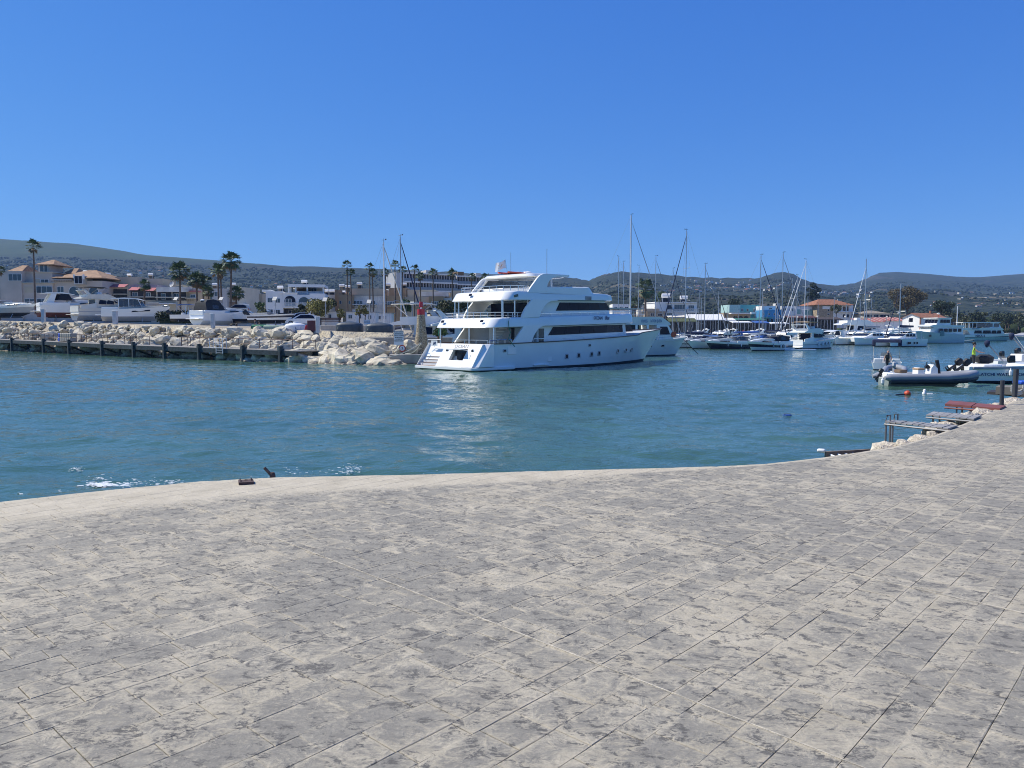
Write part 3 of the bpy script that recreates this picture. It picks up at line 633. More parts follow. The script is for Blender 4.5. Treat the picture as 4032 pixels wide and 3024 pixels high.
for k in range(7):
    M = MB(); M.bx(.95 + .26 * k, 3.4, .96, 3.54, .34 + .25 * k, .34 + .25 * (k + 1) - .03); st = M.build('step', gel, Y, smooth=0)
    MB().bx(.93 + .26 * k, 1.3 + .26 * k, .98, 3.52, .34 + .25 * (k + 1) - .03, .34 + .25 * (k + 1) - .004).build('tread', teak, st, smooth=0)
M = MB(); rail(M, [(1.6, 3.2, 1.9), (1.6, 2.3, 1.9), (1.6, 1.5, 1.9)], .6, .03); M.build('gate_rail', chrome, Y)
g_ = MB().bx(1.58, 1.6, 1.95, 2.75, 1.95, 2.42).build('gate_panel', gel, Y); text('M', .4, navytxt, Y, (1.57, 2.35, 2.18), (math.pi / 2, 0, -math.pi / 2), 1.1, .3)
# ---- posts, rails
for x, y in ((2.75, 2.9), (3.1, -.4), (3.1, -3.35)): MB().tube([(x, y, 2.1), (x, y, 3.5)], .075, 8).build('deck_post', chrome, Y)
for x, y in ((4.6, 3.1), (4.7, 2.7), (4.2, -3.2), (4.5, -3.0), (5.6, -3.3), (7.2, -3.3), (6.3, 3.3)): MB().tube([(x, y, 4.2), (x, y, 5.8)], .06, 8).build('deck_post', chrome, Y)
def aft_rail(xa, w, z, xs, h, name):
    M = MB(); P = [(xs, -w, z), (xa + .9, -w, z), (xa + .25, -w + .3, z), (xa, -w + .9, z)] + [(xa, -w + .9 + (2 * w - 1.8) * i / 6, z) for i in range(1, 7)] + [(xa + .25, w - .3, z), (xa + .9, w, z), (xs, w, z)]
    P = P[:1] + [((P[0][0] * (1 - t) + P[1][0] * t), -w, z) for t in (.25, .5, .75)] + P[1:]
    rail(M, P, h, .024, 1); M.build(name, chrome, Y)
aft_rail(3.2, 3.45, 4.28, 6.3, .48, 'upper_rail'); aft_rail(5.1, 3.35, 6.55, 7.2, .48, 'sun_deck_rail')
M = MB(); rail(M, [(2.4, -3.6, 2.15), (3.2, -3.75, 2.18), (4.0, -3.75, 2.2), (4.8, -3.75, 2.2)], .32, .028, 0); rail(M, [(2.4, -3.4, 2.15), (2.4, -2, 2.15), (2.4, -.6, 2.15), (2.4, .9, 2.15)], .34, .028, 0); M.build('quarter_rail', chrome, Y)
for z0, x0, x1, wv in ((0, 7.6, 22.0, .1), (1, 8.6, 23.6, .25)):
    zr_ = (lambda x: 2.30 + .020 * (x - 7)) if z0 == 0 else (lambda x: zt1(x) - .02)
    M = MB(); M.loft([[(x, -(wfy(x) - wv) - .03, zr_(x) + .22), (x, -(wfy(x) - wv) + .03, zr_(x) + .22), (x, -(wfy(x) - wv) + .03, zr_(x) + .28), (x, -(wfy(x) - wv) - .03, zr_(x) + .28)] for x in np.linspace(x0, x1, 18)])
    for x in np.linspace(x0, x1, 12): M.tube([(x, -(wfy(x) - wv), zr_(x)), (x, -(wfy(x) - wv), zr_(x) + .24)], .025, 5)
    M.build('side_rail', gel if z0 == 0 else chrome, Y)
M = MB(); rail(M, [(x, -s, 3.5) for x, s in ((25, 2.6), (27, 2.0), (29, 1.3))][:0] or [(24.2, -1.8, 4.95), (24.9, -1, 4.97), (25.1, 0, 4.98), (24.9, 1, 4.97), (24.2, 1.8, 4.95)], .42, .025); M.build('forward_rail', chrome, Y)
# ---- small fittings
for z_, x_, yl in ((3.62, 2.52, (2.6, -2.3)), (5.9, 4.3, (1.0,))):
    for y_ in yl:
        for k in range(2):
            MB().cbx((x_ + .10 + .14 * k * 0.9, y_ - .15 * (1 - k), z_ + .42 - .30 * k), (.05, .34, .22), 0, rad(31)).build('deck_vent', glass_dark, Y)
def on_hull(xm, z): 
    x = xm
    for _ in range(10): x = xm + (3.7 - hull_y(x, z)) * 1.41
    return x, hull_y(x, z)
for xm, z in ((11.85, .98), (13.52, 1.04), (15.37, 1.1), (16.48, 1.16), (19.36, 1.30), (20.68, 1.35), (21.61, 1.39)):
    x, y = on_hull(xm, z); x2, y2 = x + .5, hull_y(x + .5, z); a = math.atan2(-(y2 - y), .5)
    fr = MB().cbx((x, -y, z), (.50, .10, .48), a).build('porthole', gel_grey, Y, bevel=.06)
    MB().cbx((x - .02, -y - .004, z), (.36, .11, .35), a).build('porthole_glass', glass_dark, fr, bevel=.05)
for xm, z, w_ in ((15.08, 1.93, .4), (4.0, 1.62, .42)):
    x, y = on_hull(xm, z); fr = MB().cbx((x, -y, z), (w_, .1, .26), 0).build('hawse', gel_grey, Y, bevel=.06); MB().cbx((x, -y - .01, z), (w_ * .6, .1, .14), 0).build('hawse_slot', black, fr)
x, y = on_hull(9.6, .82); MB().cbx((x, -y + .03, .82), (.5, .1, .45)).build('shell_hatch', gel, Y, bevel=.02)
x, y = on_hull(4.9, 1.85); MB().cbx((x, -y + .035, 1.68), (1.0, .1, .75)).build('shell_door', gel, Y, bevel=.02)
MB().loft([[(x, -3.72 - d, z) for x, z, d in ((7.4 + k, .35 + .16 * k, 0), (9.4 - k, .35 + .16 * k, 0))] + [(9.4 - k, -3.9 - .0 * k, .3 + .14 * k), (7.4 + k, -3.9, .3 + .14 * k)] for k in (0, .5)]).build('rubbing_block', gel, Y)
vent = MB().cbx((XT(14.9), -wfy(XT(14.9)) * .985 - .01, 6.22), (.95, .06, .36), .08).build('side_vent', gel_grey, Y)
for k in range(3): MB().cbx((XT(14.9), -wfy(XT(14.9)) * .985 - .045, 6.12 + .1 * k), (.8, .02, .045), .08).build('louvre', black, vent)
MB().cbx((5.4, -3.66, 6.15), (.45, .08, .2), 0, -.2).build('side_light', mat('olive_glass', (.08, .10, .07), .3), Y, bevel=.02)
x = XT(16.6); text('OCEAN', .42, navytxt, Y, (x - .35, -wfy(x) - .05, 4.42), (math.pi / 2, 0, math.atan2(wfy(x - 1) - wfy(x + 1), 2)), 1.0)
x = XT(17.7); text('Blue', .52, navytxt, Y, (x - .12, -wfy(x) - .06, 4.46), (math.pi / 2, 0, math.atan2(wfy(x - 1) - wfy(x + 1), 2)), .8, .35)
# flybridge glass (far side and aft), masts and aerials
M = MB(); side_plate(M, [(7.4, 6.6), (8.7, 7.86), (12.8, 7.9), (13.6, 7.2), (13.6, 6.6)], 3.3, 3.33); M.build('flybridge_glass', glass_smoke, Y, smooth=0)
M = MB(); side_plate(M, [(7.2, 6.6), (8.6, 7.86), (8.9, 7.86), (7.5, 6.6)], 3.28, 3.38); M.build('glass_frame', gel, Y, smooth=0)
M = MB(); M.tube([(12.6, -1.0, 7.1), (12.6, -1.0, 8.2)], .11, 8); M.build('exhaust_mast', alu, Y)
M = MB(); M.tube([(14.6, .6, 7.1), (14.6, .6, 8.55)], .09, 8); M.tube([(14.4, .6, 8.6), (14.8, .6, 8.6)], .03, 5); M.build('light_mast', alu, Y)
MB().tube([(9.4, .9, 8.2), (9.4, .9, 10.3)], .02, 4).build('aerial', wire, Y)
M = MB(); M.tube([(11.6, -1.5, 8.2), (11.6, -1.5, 10.6)], .025, 4); M.build('aerial', wire, Y)
MB().lathe([(.1, 0), (.42, .06), (.46, .18), (.36, .30), (.05, .36)], 14, (10.4, -.2, 8.26)).build('radar_dome', gel, Y, smooth=60)
M = MB(); M.tube([(4.5, -3.75, 4.3), (4.35, -3.82, 4.0), (4.4, -3.8, 3.6), (4.6, -3.78, 3.1), (4.35, -3.8, 2.6), (4.7, -3.95, 2.15), (4.9, -4.0, 1.95)], .035, 6); M.build('green_hose', mat('green_hose', (.02, .20, .13), .5), Y); MB().tube([(3.2, 3.6, 3.5), (3.15, 3.65, 2.9), (3.4, 3.7, 2.4), (3.8, 3.9, 2.0)], .035, 6).build('green_hose', MATS['green_hose'], Y)
# orange rescue dinghy and flag on the hardtop: things of their own
D_ = thing('rescue_dinghy', 'orange inflatable rescue dinghy lashed on top of the yacht hardtop', 'dinghy', YO + Matrix.Rotation(YTH, 3, 'Z') @ Vector((9.6, .3, 8.26)), YTH)
M = MB(); M.tube([(-1.6, -.62, .18), (.9, -.62, .18), (1.6, -.3, .25), (1.75, 0, .28), (1.6, .3, .25), (.9, .62, .18), (-1.6, .62, .18)], .10, 8); D_.scale = (1.1, 1, .75); M.build('tube_collar', orange, D_)
MB().bx(-1.6, 1.2, -.55, .55, .05, .14).build('floor', mat('red_floor', (.45, .05, .04), .6), D_); MB().bx(-.4, 0, -.6, .6, .25, .33).build('thwart', whitep, D_)
FL = thing('national_flag', 'white flag with copper island emblem flying above the yacht', 'flag', YO + Matrix.Rotation(YTH, 3, 'Z') @ Vector((8.3, .2, 8.2)), 0.0)
MB().tube([(0, 0, 0), (-.22, 0, 1.35)], .022, 6).build('staff', chrome, FL)
def flag_pt(a, b): return (-.22 + .30 * (1 - b) * .16 - .95 * a + .1 * a * b, .10 * math.sin(a * 7 + b), 1.32 - .72 * (1 - b) - .34 * a + .06 * math.sin(a * 6 + 2 * b))
M = MB(); na, nb = 14, 8; M.add([flag_pt(i / na, j / nb) for i in range(na + 1) for j in range(nb + 1)], [(i * (nb + 1) + j, (i + 1) * (nb + 1) + j, (i + 1) * (nb + 1) + j + 1, i * (nb + 1) + j + 1) for i in range(na) for j in range(nb)])
M.build('cloth', mat('flag_white', (.82, .80, .79), .8, trans=0.0), FL, smooth=60)
cop = mat('copper_print', (.65, .30, .06), .8); olv = mat('olive_print', (.16, .25, .08), .8)
isl = [(.30, .55), (.40, .48), (.52, .45), (.60, .52), (.68, .60), (.80, .72), (.66, .68), (.55, .70), (.42, .68), (.33, .64)]
for off in (-.012, .012):
    M = MB(); M.add([(lambda p: (p[0], p[1] + off, p[2]))(flag_pt(a, b)) for a, b in isl], [tuple(range(len(isl)))]); M.build('island_emblem', cop, FL, smooth=0)
    M = MB()
    for q in range(5):
        a, b = .36 + .08 * q, .36 - .03 * math.sin(q); M.add([(lambda p: (p[0], p[1] + off, p[2]))(flag_pt(*p_)) for p_ in ((a, b), (a + .06, b - .04), (a + .07, b + .02))], [(0, 1, 2)])
    M.build('olive_branch', olv, FL, smooth=0)
for q, (a, b) in enumerate((((1.2, 3.6, 2.2), (-2.0, 5.6, .95)), ((1.3, 3.7, 2.2), (2.4, 7.4, 1.2)), ((27, 1.8, 3.2), (24, 9, .4)))):
    a = YO + Matrix.Rotation(YTH, 3, 'Z') @ Vector(a); b = YO + Matrix.Rotation(YTH, 3, 'Z') @ Vector(b); tag(MB().tube([a.lerp(b, t) - Vector((0, 0, .35 * math.sin(math.pi * t))) for t in np.linspace(0, 1, 8)], .03, 5).build('mooring_line', rope_m), ('pale mooring line from the yacht stern wing to the dock', 'pale mooring line from the yacht quarter to the beacon wall', 'pale mooring line from the yacht bow to the far quay')[q], 'rope')
# ================================================================== boat kinds
def cradle(T, L, B, z):
    for x in (L * .2, L * .6):
        for s in (-1, 1): MB().tube([(x, s * B * .42, z), (x, s * B * .28, .1 * 0 + z * .1)], .05, 5).build('cradle_post', alu, T, smooth=0)
    MB().bx(L * .12, L * .7, -.15, .15, z - .02, z + .15).build('keel_block', timber, T)
def bow_rail(T, pt, x0t, h=.55, n=6, m=None, r=.018):
    M = MB(); P = []
    for k in range(n): x, y, z = pt(1, x0t + (0.97 - x0t) * k / (n - 1)); P.append((x - .08, -max(y - .1, .02), z))
    P2 = [(x, -y, z) for x, y, z in reversed(P)]; rail(M, P + P2, h, r, 1); return M.build('bow_rail', m or chrome, T)
def sport_cruiser(label, loc, rz, L=9.0, B=3.0, band=None, canopy=None, arch=True, screen=None, land=0.0, fenders=(), group=None, boot=anti, low=gel, hardtop=False, name='sport_cruiser', tops=gel, radar=False):
    T = thing(name, label, 'motorboat', loc, rz, group); s = L / 9.0
    M = MB(); fs, fb = 1.0 * s, 1.45 * s
    pt, ring = hull_levels(M, L, B, fs, fb, L * .13, .5 * s, .38, levels=(0, .1, .42, .74, 1), mids=[2, 2, 3, 1, 0], stern_rake=.1)
    M.build('hull', [tops, band or tops, boot, low], T, smooth=40); deck_from(ring, -.02).build('deck', tops, T, smooth=40)
    zd = fs
    wf = lambda x, z: (B * .40 * (1 - max(0, (x / L - .35) / .62) ** 2)) * (1 - .10 * max(0, z - zd))
    MB().shell([(.36 * L, zd), (.36 * L, zd + .5 * s), (.50 * L, zd + .8 * s), (.68 * L, zd + .72 * s), (.88 * L, fb - .02 + .12 * s), (.93 * L, fb - .1)], wf).build('coachroof', tops, T, smooth=50)
    for sd in (-1, 1):
        M = MB(); side_panel(M, [(.52 * L, zd + .38 * s), (.70 * L, zd + .44 * s), (.72 * L, zd + .3 * s), (.52 * L, zd + .22 * s)], lambda x, z: wf(x, z), sd, .02); M.build('side_window', glass_dark, T, smooth=0)
        M = MB(); M.bx(.02 * L, .38 * L, sd * B * .46 - .12, sd * B * .46 + .12, zd - .1, zd + .38 * s); M.build('cockpit_coaming', tops, T, bevel=.05)
    # wrap-round windscreen
    M = MB(); z0, z1 = zd + .42 * s, zd + 1.0 * s; A = []; Bt = []
    for k in range(9):
        a = math.pi * k / 8 - math.pi / 2; A.append((.40 * L + .15 * L * math.cos(a), B * .42 * math.sin(a), z0 + .1 * math.cos(a))); Bt.append((.37 * L + .08 * L * math.cos(a), B * .36 * math.sin(a), z1))
    M.loft([A, Bt], False, False); sc_ = M.build('windscreen', screen or glass_smoke, T, smooth=60)
    M = MB(); M.tube(Bt, .025 * s, 5); M.tube([A[4], Bt[4]], .02, 4); M.build('windscreen_frame', chrome if not canopy else black, sc_)
    MB().bx(.0, .04 * L, -B * .42, B * .42, zd - .2, zd + .35 * s).build('transom_seat', tops, T, bevel=.05)
    MB().bx(-.07 * L, 0.02, -B * .42, B * .42, .22 * s, .30 * s).build('swim_platform', tops, T, bevel=.03)
    if arch:
        M = MB()
        M.tube([(.12 * L, -B * .46, zd + .3 * s), (.06 * L, -B * .44, zd + .8 * s), (.05 * L, -B * .36, zd + 1.15 * s), (.05 * L, B * .36, zd + 1.15 * s), (.06 * L, B * .44, zd + .8 * s), (.12 * L, B * .46, zd + .3 * s)], .09 * s, 6); M.build('radar_arch', tops, T)
    if canopy:
        cw = lambda x, z: B * .43 * (1 - .30 * max(0, z - zd - .5 * s) / s)
        ch = 1.2 if land else .80; MB().shell([(.07 * L, zd + .3 * s), (.08 * L, zd + 1.1 * s * ch), (.12 * L, zd + 1.42 * s * ch), (.24 * L, zd + 1.55 * s * ch), (.33 * L, zd + 1.42 * s * ch), (.38 * L, zd + 1.02 * s), (.40 * L, zd + .45 * s)], cw).build('canopy', canopy, T, smooth=50)
        for sd in (-1, 1):
            M = MB(); side_panel(M, [(.18 * L, zd + .55 * s), (.30 * L, zd + .55 * s), (.29 * L, zd + 1.1 * s), (.19 * L, zd + 1.1 * s)], cw, sd, .02); M.build('canopy_window', glass_smoke, T, smooth=0)
    if hardtop:
        MB().shell([(.02 * L, zd + 1.5 * s), (.10 * L, zd + 1.66 * s), (.3 * L, zd + 1.72 * s), (.44 * L, zd + 1.5 * s), (.46 * L, zd + 1.42 * s), (.3 * L, zd + 1.56 * s)], lambda x, z: B * .40).build('hardtop', tops, T, smooth=50)
        for sd in (-1, 1):
            M = MB(); side_plate(M, [(.08 * L, zd + .3 * s), (.18 * L, zd + .3 * s), (.22 * L, zd + 1.6 * s), (.16 * L, zd + 1.6 * s)], sd * B * .40, sd * B * .36); M.build('hardtop_strut', tops, T)
            M = MB(); side_plate(M, [(.24 * L, zd + .75 * s), (.42 * L, zd + .75 * s), (.38 * L, zd + 1.5 * s), (.27 * L, zd + 1.55 * s)], sd * B * .385, sd * B * .375); M.build('side_glass', glass_dark, T, smooth=0)
    if radar: MB().lathe([(.05, 0), (.3, .05), (.32, .15), (.1, .25)], 12, (.12 * L, 0, zd + 1.6 * s)).build('radar_dome', gel, T, smooth=60)
    bow_rail(T, pt, .5, .42 * s)
    for t, sd in fenders:
        x, y, z = pt(.75, t); fender(T, x, sd * (y + .12), z * .8, m=whitep if rnd() > .3 else greyc)
    if land: cradle(T, L, B, -land)
    return T
def flybridge_boat(label, loc, rz, L=12.0, B=4.0, cream=False, land=0.0, bimini=None, group=None, fenders=(), name='flybridge_cruiser', arch=True):
    T = thing(name, label, 'motorboat', loc, rz, group); s = L / 12.0; g = gel_cream if cream else gel
    M = MB(); fs, fb = 1.35 * s, 2.05 * s
    pt, ring = hull_levels(M, L, B, fs, fb, L * .11, .7 * s, .42, levels=(0, .1, .5, .62, 1), mids=[1, 1, 0, 2, 0], stern_rake=.15)
    M.build('hull', [g, gel_grey if land else anti, gel_grey], T, smooth=40); deck_from(ring, -.04).build('deck', g, T, smooth=40)
    zd = fs; wf = lambda x, z: B * .42 * (1 - max(0, (x / L - .45) / .5) ** 2) * (1 - .06 * max(0, z - zd))
    MB().shell([(.24 * L, zd), (.24 * L, zd + 1.62 * s), (.48 * L, zd + 1.66 * s), (.58 * L, zd + 1.0 * s), (.80 * L, zd + .78 * s), (.88 * L, fb - .05)], wf).build('deckhouse', g, T, smooth=45)
    MB().bx(.237 * L, .24 * L, -B * .30, B * .30, zd + .1, zd + 1.5 * s).build('saloon_door', glass_dark, T, smooth=0)
    for sd in (-1, 1):
        for q in range(2):
            a, b = (.28 + .11 * q) * L, (.38 + .11 * q) * L
            M = MB(); side_panel(M, [(a, zd + .75 * s), (b, zd + .72 * s), (b - .0 * L, zd + 1.38 * s - .1 * q), (a + .02 * L, zd + 1.45 * s)], wf, sd, .02); M.build('side_window', glass_dark, T, smooth=0)
        M = MB(); side_panel(M, [(.52 * L, zd + .95 * s), (.56 * L, zd + 1.0 * s), (.50 * L, zd + 1.45 * s), (.49 * L, zd + 1.4 * s)], wf, sd, .02); M.build('windscreen_side', glass_dark, T, smooth=0)
        M = MB(); side_plate(M, [(.03 * L, zd - .2), (.24 * L, zd - .2), (.24 * L, zd + .9 * s), (.12 * L, zd + .62 * s), (.03 * L, zd + .45 * s)], sd * B * .48, sd * B * .44); M.build('cockpit_bulwark', g, T)
        for t in (.55, .66, .76):
            x, y, z = pt(.66, t); MB().cbx((x, sd * y, z), (.38 * s, .06, .16 * s), -sd * .2).build('porthole', glass_dark, T)
    M = MB(); M.add([(.581 * L + .012, -B * .33, zd + 1.03 * s), (.581 * L + .012, B * .33, zd + 1.03 * s), (.485 * L + .012, B * .34, zd + 1.62 * s), (.485 * L + .012, -B * .34, zd + 1.62 * s)], [(0, 1, 2, 3)]); M.build('windscreen', glass_dark, T, smooth=0)
    MB().shell([(.05 * L, zd + 1.6 * s), (.05 * L, zd + 1.78 * s), (.13 * L, zd + 2.0 * s), (.13 * L, zd + 2.35 * s), (.42 * L, zd + 2.45 * s), (.52 * L, zd + 1.95 * s), (.53 * L, zd + 1.66 * s)], lambda x, z: B * .42 * (1 - max(0, (x / L - .40) / .4) ** 2)).build('flybridge', g, T, smooth=45)
    M = MB(); M.add([(.47 * L, -B * .26, zd + 2.25 * s), (.47 * L, B * .26, zd + 2.25 * s), (.43 * L, B * .25, zd + 2.75 * s), (.43 * L, -B * .25, zd + 2.75 * s)], [(0, 1, 2, 3)]); M.build('fly_windscreen', glass_smoke, T, smooth=0)
    for k in range(5): MB().bx(.19 * L - .03 * L * k * 0 + .035 * L * k * .6, .235 * L, B * .22, B * .40, zd + .05 + .3 * s * k, zd + .12 + .3 * s * k).build('ladder_step', g, T, smooth=0)
    M = MB(); M.bx(.28 * L, .34 * L, -B * .3, -B * .02, zd + 2.4 * s, zd + 2.8 * s); M.build('helm_seat', whitec, T, bevel=.06)
    if arch:
        M = MB()
        for sd in (-1, 1): side_plate(M, [(.14 * L, zd + 2.2 * s), (.20 * L, zd + 2.2 * s), (.12 * L, zd + 3.1 * s), (.08 * L, zd + 3.1 * s)], sd * B * .40, sd * B * .36)
        M.bx(.08 * L, .12 * L, -B * .40, B * .40, zd + 3.02 * s, zd + 3.14 * s); M.build('radar_arch', g, T)
        MB().lathe([(.05, 0), (.28, .05), (.3, .15), (.1, .24)], 12, (.10 * L, 0, zd + 3.15 * s)).build('radar_dome', gel, T, smooth=60)
    if bimini:
        MB().shell([(.06 * L, zd + 3.55 * s), (.18 * L, zd + 3.68 * s), (.36 * L, zd + 3.66 * s), (.42 * L, zd + 3.5 * s), (.36 * L, zd + 3.58 * s), (.18 * L, zd + 3.6 * s)], lambda x, z: B * .38).build('bimini', bimini, T)
        M = MB()
        for sd in (-1, 1):
            for a, b in ((.22, .08), (.24, .38)): M.tube([(a * L, sd * B * .38, zd + 2.2 * s), (b * L, sd * B * .37, zd + 3.56 * s)], .02, 4)
        M.build('bimini_frame', chrome, T)
    MB().bx(-.06 * L, .02, -B * .44, B * .44, .25 * s, .34 * s).build('swim_platform', g, T, bevel=.03)
    MB().bx(.0, .05, -B * .44, B * .44, zd - .6 * s, zd + .35 * s).build('transom_gate', g, T)
    bow_rail(T, pt, .42, .6 * s, 8)
    for t, sd in fenders:
        x, y, z = pt(.75, t); fender(T, x, sd * (y + .13), z * .8, r=.14, l=.7)
    if land: cradle(T, L, B, -land)
    return T
def pilothouse_boat(label, loc, rz, L=10.0, B=3.4, land=0.0, name='pilothouse_cruiser', g=gel, group=None):
    T = thing(name, label, 'motorboat', loc, rz, group); s = L / 10
    M = MB(); fs, fb = 1.25 * s, 1.75 * s
    pt, ring = hull_levels(M, L, B, fs, fb, L * .10, .6 * s, .42, levels=(0, .1, .5, .6, 1), mids=[1, 1, 0, 0, 0], stern_rake=.1)
    M.build('hull', [g, gel_grey, gel_grey], T, smooth=40); deck_from(ring, -.04).build('deck', deckm, T, smooth=40); zd = fs
    wf = lambda x, z: B * .40 * (1 - max(0, (x / L - .42) / .55) ** 2) * (1 - .05 * max(0, z - zd))
    MB().shell([(.26 * L, zd), (.26 * L, zd + .35 * s), (.60 * L, zd + .45 * s), (.84 * L, zd + .55 * s), (.90 * L, fb - .05)], wf).build('trunk_cabin', g, T, smooth=45)
    MB().shell([(.14 * L, zd + 1.62 * s), (.15 * L, zd + 1.72 * s), (.35 * L, zd + 1.84 * s), (.52 * L, zd + 1.74 * s), (.60 * L, zd + 1.45 * s), (.55 * L, zd + 1.5 * s), (.5 * L, zd + 1.62 * s)], lambda x, z: B * .40 * (1 - max(0, (x / L - .4) / .55) ** 2)).build('roof', g, T, smooth=45)
    w2 = lambda x, z: wf(x, z) - .02
    for sd in (-1, 1):
        for a, b, c_, d_ in ((.27, .40, .40, .27), (.42, .585, .53, .42)):
            M = MB(); side_panel(M, [(a * L, zd + .5 * s), (b * L, zd + .5 * s), (c_ * L, zd + 1.58 * s), (d_ * L, zd + 1.62 * s)], w2, sd, .0, .03); M.build('side_window', glass_smoke, T, smooth=0)
        for a, b in ((.26, .26), (.41, .41), (.60, .535)):
            M = MB(); side_plate(M, [(a * L - .05, zd + .3 * s), (a * L + .05, zd + .3 * s), (b * L + .05, zd + 1.66 * s), (b * L - .05, zd + 1.66 * s)], sd * w2(a * L, zd + 1), sd * (w2(a * L, zd + 1) - .06)); M.build('pillar', g, T)
        M = MB(); side_panel(M, [(.45 * L, zd * .62), (.72 * L, zd * .78), (.72 * L, zd * .95), (.47 * L, zd * .8)], lambda x, z: pt(.8, min(1, x / L))[1], sd, .02, .06); M.build('hull_window', glass_dark, T, smooth=0)
    MB().bx(.255 * L, .265 * L, -B * .34, B * .34, zd + .1, zd + 1.6 * s).build('aft_door', mat('pale_blue_glass', (.16, .30, .48), .08, var=.15), T, smooth=0)
    M = MB(); M.add([(.60 * L, -B * .30, zd + .52 * s), (.60 * L, B * .30, zd + .52 * s), (.535 * L, B * .31, zd + 1.6 * s), (.535 * L, -B * .31, zd + 1.6 * s)], [(0, 1, 2, 3)]); M.build('windscreen', glass_dark, T, smooth=0)
    for sd in (-1, 1): MB().bx(.02 * L, .26 * L, sd * B * .46 - .06, sd * B * .46 + .06, zd - .1, zd + .3 * s).build('cockpit_coaming', g, T, bevel=.03)
    MB().bx(.02 * L, .10 * L, -B * .4, B * .4, zd - .1, zd + .25 * s).build('aft_bench', gel_cream, T, bevel=.04)
    MB().bx(-.08 * L, .02, -B * .44, B * .44, .3 * s, .4 * s).build('swim_platform', g, T, bevel=.03)
    bow_rail(T, pt, .45, .5 * s, 7)
    if land: cradle(T, L, B, -land)
    return T
def sail_yacht(label, base, rz, mast_h, L=None, B=None, jib=None, boom=None, band=None, group=None, lean=0.0, land=0.0, sprayhood=True, m_mast=None, spreaders=2, hullm=gel, aft=False, mr=.085):
    L = L or mast_h * .72; B = B or L * .31; s = L / 12.0; mx = .56 * L
    T = thing('sailing_yacht', label, 'sailing boat', base, rz, group)
    M = MB(); fs, fb = .95 * s, 1.25 * s
    pt, ring = hull_levels(M, L, B, fs, fb, L * .09, .5, .45, levels=(0, .1, .55, .7, 1), mids=[1, 1, 0, 2, 0], stern_rake=-.3, ww=.84)
    sh = lambda vs: [(x - mx, y, z) for x, y, z in vs]; M.v = sh(M.v)
    M.build('hull', [hullm, anti, band or hullm], T, smooth=40); D = deck_from(ring, -.03); D.v = sh(D.v); D.build('deck', deckm, T, smooth=40)
    wf = lambda x, z: B * .30 * (1 - max(0, (x / L - .45) / .42) ** 2)
    A = MB(); A.shell([(.28 * L, fs), (.28 * L, fs + .42 * s), (.5 * L, fs + .48 * s), (.66 * L, fs + .36 * s), (.74 * L, fs + .1)], wf); A.v = sh(A.v); A.build('coachroof', gel, T, smooth=45)
    for sd in (-1, 1):
        A = MB(); side_panel(A, [(.34 * L, fs + .15 * s), (.60 * L, fs + .15 * s), (.58 * L, fs + .32 * s), (.35 * L, fs + .34 * s)], wf, sd, .015); A.v = sh(A.v); A.build('cabin_window', glass_dark, T, smooth=0)
    top = Vector((math.tan(lean), 0, mast_h)); b0 = Vector((0, 0, fs + .3 * s))
    M = MB(); M.tube([b0, b0.lerp(top, .5), top], [mr, mr, mr * .8], 8); mast = M.build('mast', m_mast or alu, T)
    M = MB(); M.tube([top, top + Vector((0, 0, .45))], .02, 4); M.tube([top + Vector((-.3, 0, .25)), top + Vector((.35, 0, .25))], .02, 4); M.cbx(top + Vector((.35, 0, .32)), (.2, .02, .15)); M.build('masthead_gear', black, mast)
    for q in range(spreaders):
        zf_ = (.36, .66)[q] if spreaders == 2 else .5; c = b0.lerp(top, zf_); w = (.40, .30)[q] * B
        MB().tube([c + Vector((-.15, -w, .05)), c, c + Vector((-.15, w, .05))], .035, 5).build('spreader', alu, mast)
    M = MB()
    for sd in (-1, 1):
        p1 = b0.lerp(top, .36) + Vector((-.15, sd * .4 * B, .05)); p2 = b0.lerp(top, .66) + Vector((-.15, sd * .3 * B, .05))
        M.tube([(-.2, sd * B * .45, fs), p1, p2, top], .014, 3); M.tube([(-.3, sd * B * .45, fs), b0.lerp(top, .4)], .012, 3)
    M.tube([top, (-mx + .1, 0, fs + .2)], .014, 3); M.build('rigging', wire, T, smooth=0)
    bowp = Vector((L - mx - .2, 0, fb + .05)); ft = top.lerp(b0, .04)
    M = MB(); M.tube([ft, ft.lerp(bowp, .08), ft.lerp(bowp, .5), ft.lerp(bowp, .93), bowp], [.015, .06, .09, .10, .03] if jib else .014, 6); M.build('furled_jib', jib or wire, T)
    if boom is not None:
        bz = fs + 1.35 * s
        M = MB(); M.tube([(-.05, 0, bz), (-.40 * L, 0, bz + .1)], .07, 6); M.build('boom', alu, T)
        M = MB(); M.tube([(.05, 0, bz + .75), (-.05, 0, bz + .32), (-.2 * L, 0, bz + .22), (-.39 * L, 0, bz + .22)], [.08, .2, .19, .10], 7); M.build('sail_cover', boom, T)
    if sprayhood:
        A = MB(); A.shell([(-.30 * L, fs + .35 * s), (-.32 * L, fs + .95 * s), (-.25 * L, fs + 1.0 * s), (-.18 * L, fs + .45 * s)], lambda x, z: B * .27); A.build('sprayhood', boom or navyc, T, smooth=50)
    M = MB(); P = []
    for k in range(9): x, y, z = pt(1, .02 + .95 * k / 8); P.append((x - mx, -max(y - .06, .03), z))
    rail(M, P, .55, .014, 1); rail(M, [(x, -y, z) for x, y, z in P], .55, .014, 1); M.build('guard_rail', chrome, T)
    if land: cradle(T, L, B, -land)
    return T
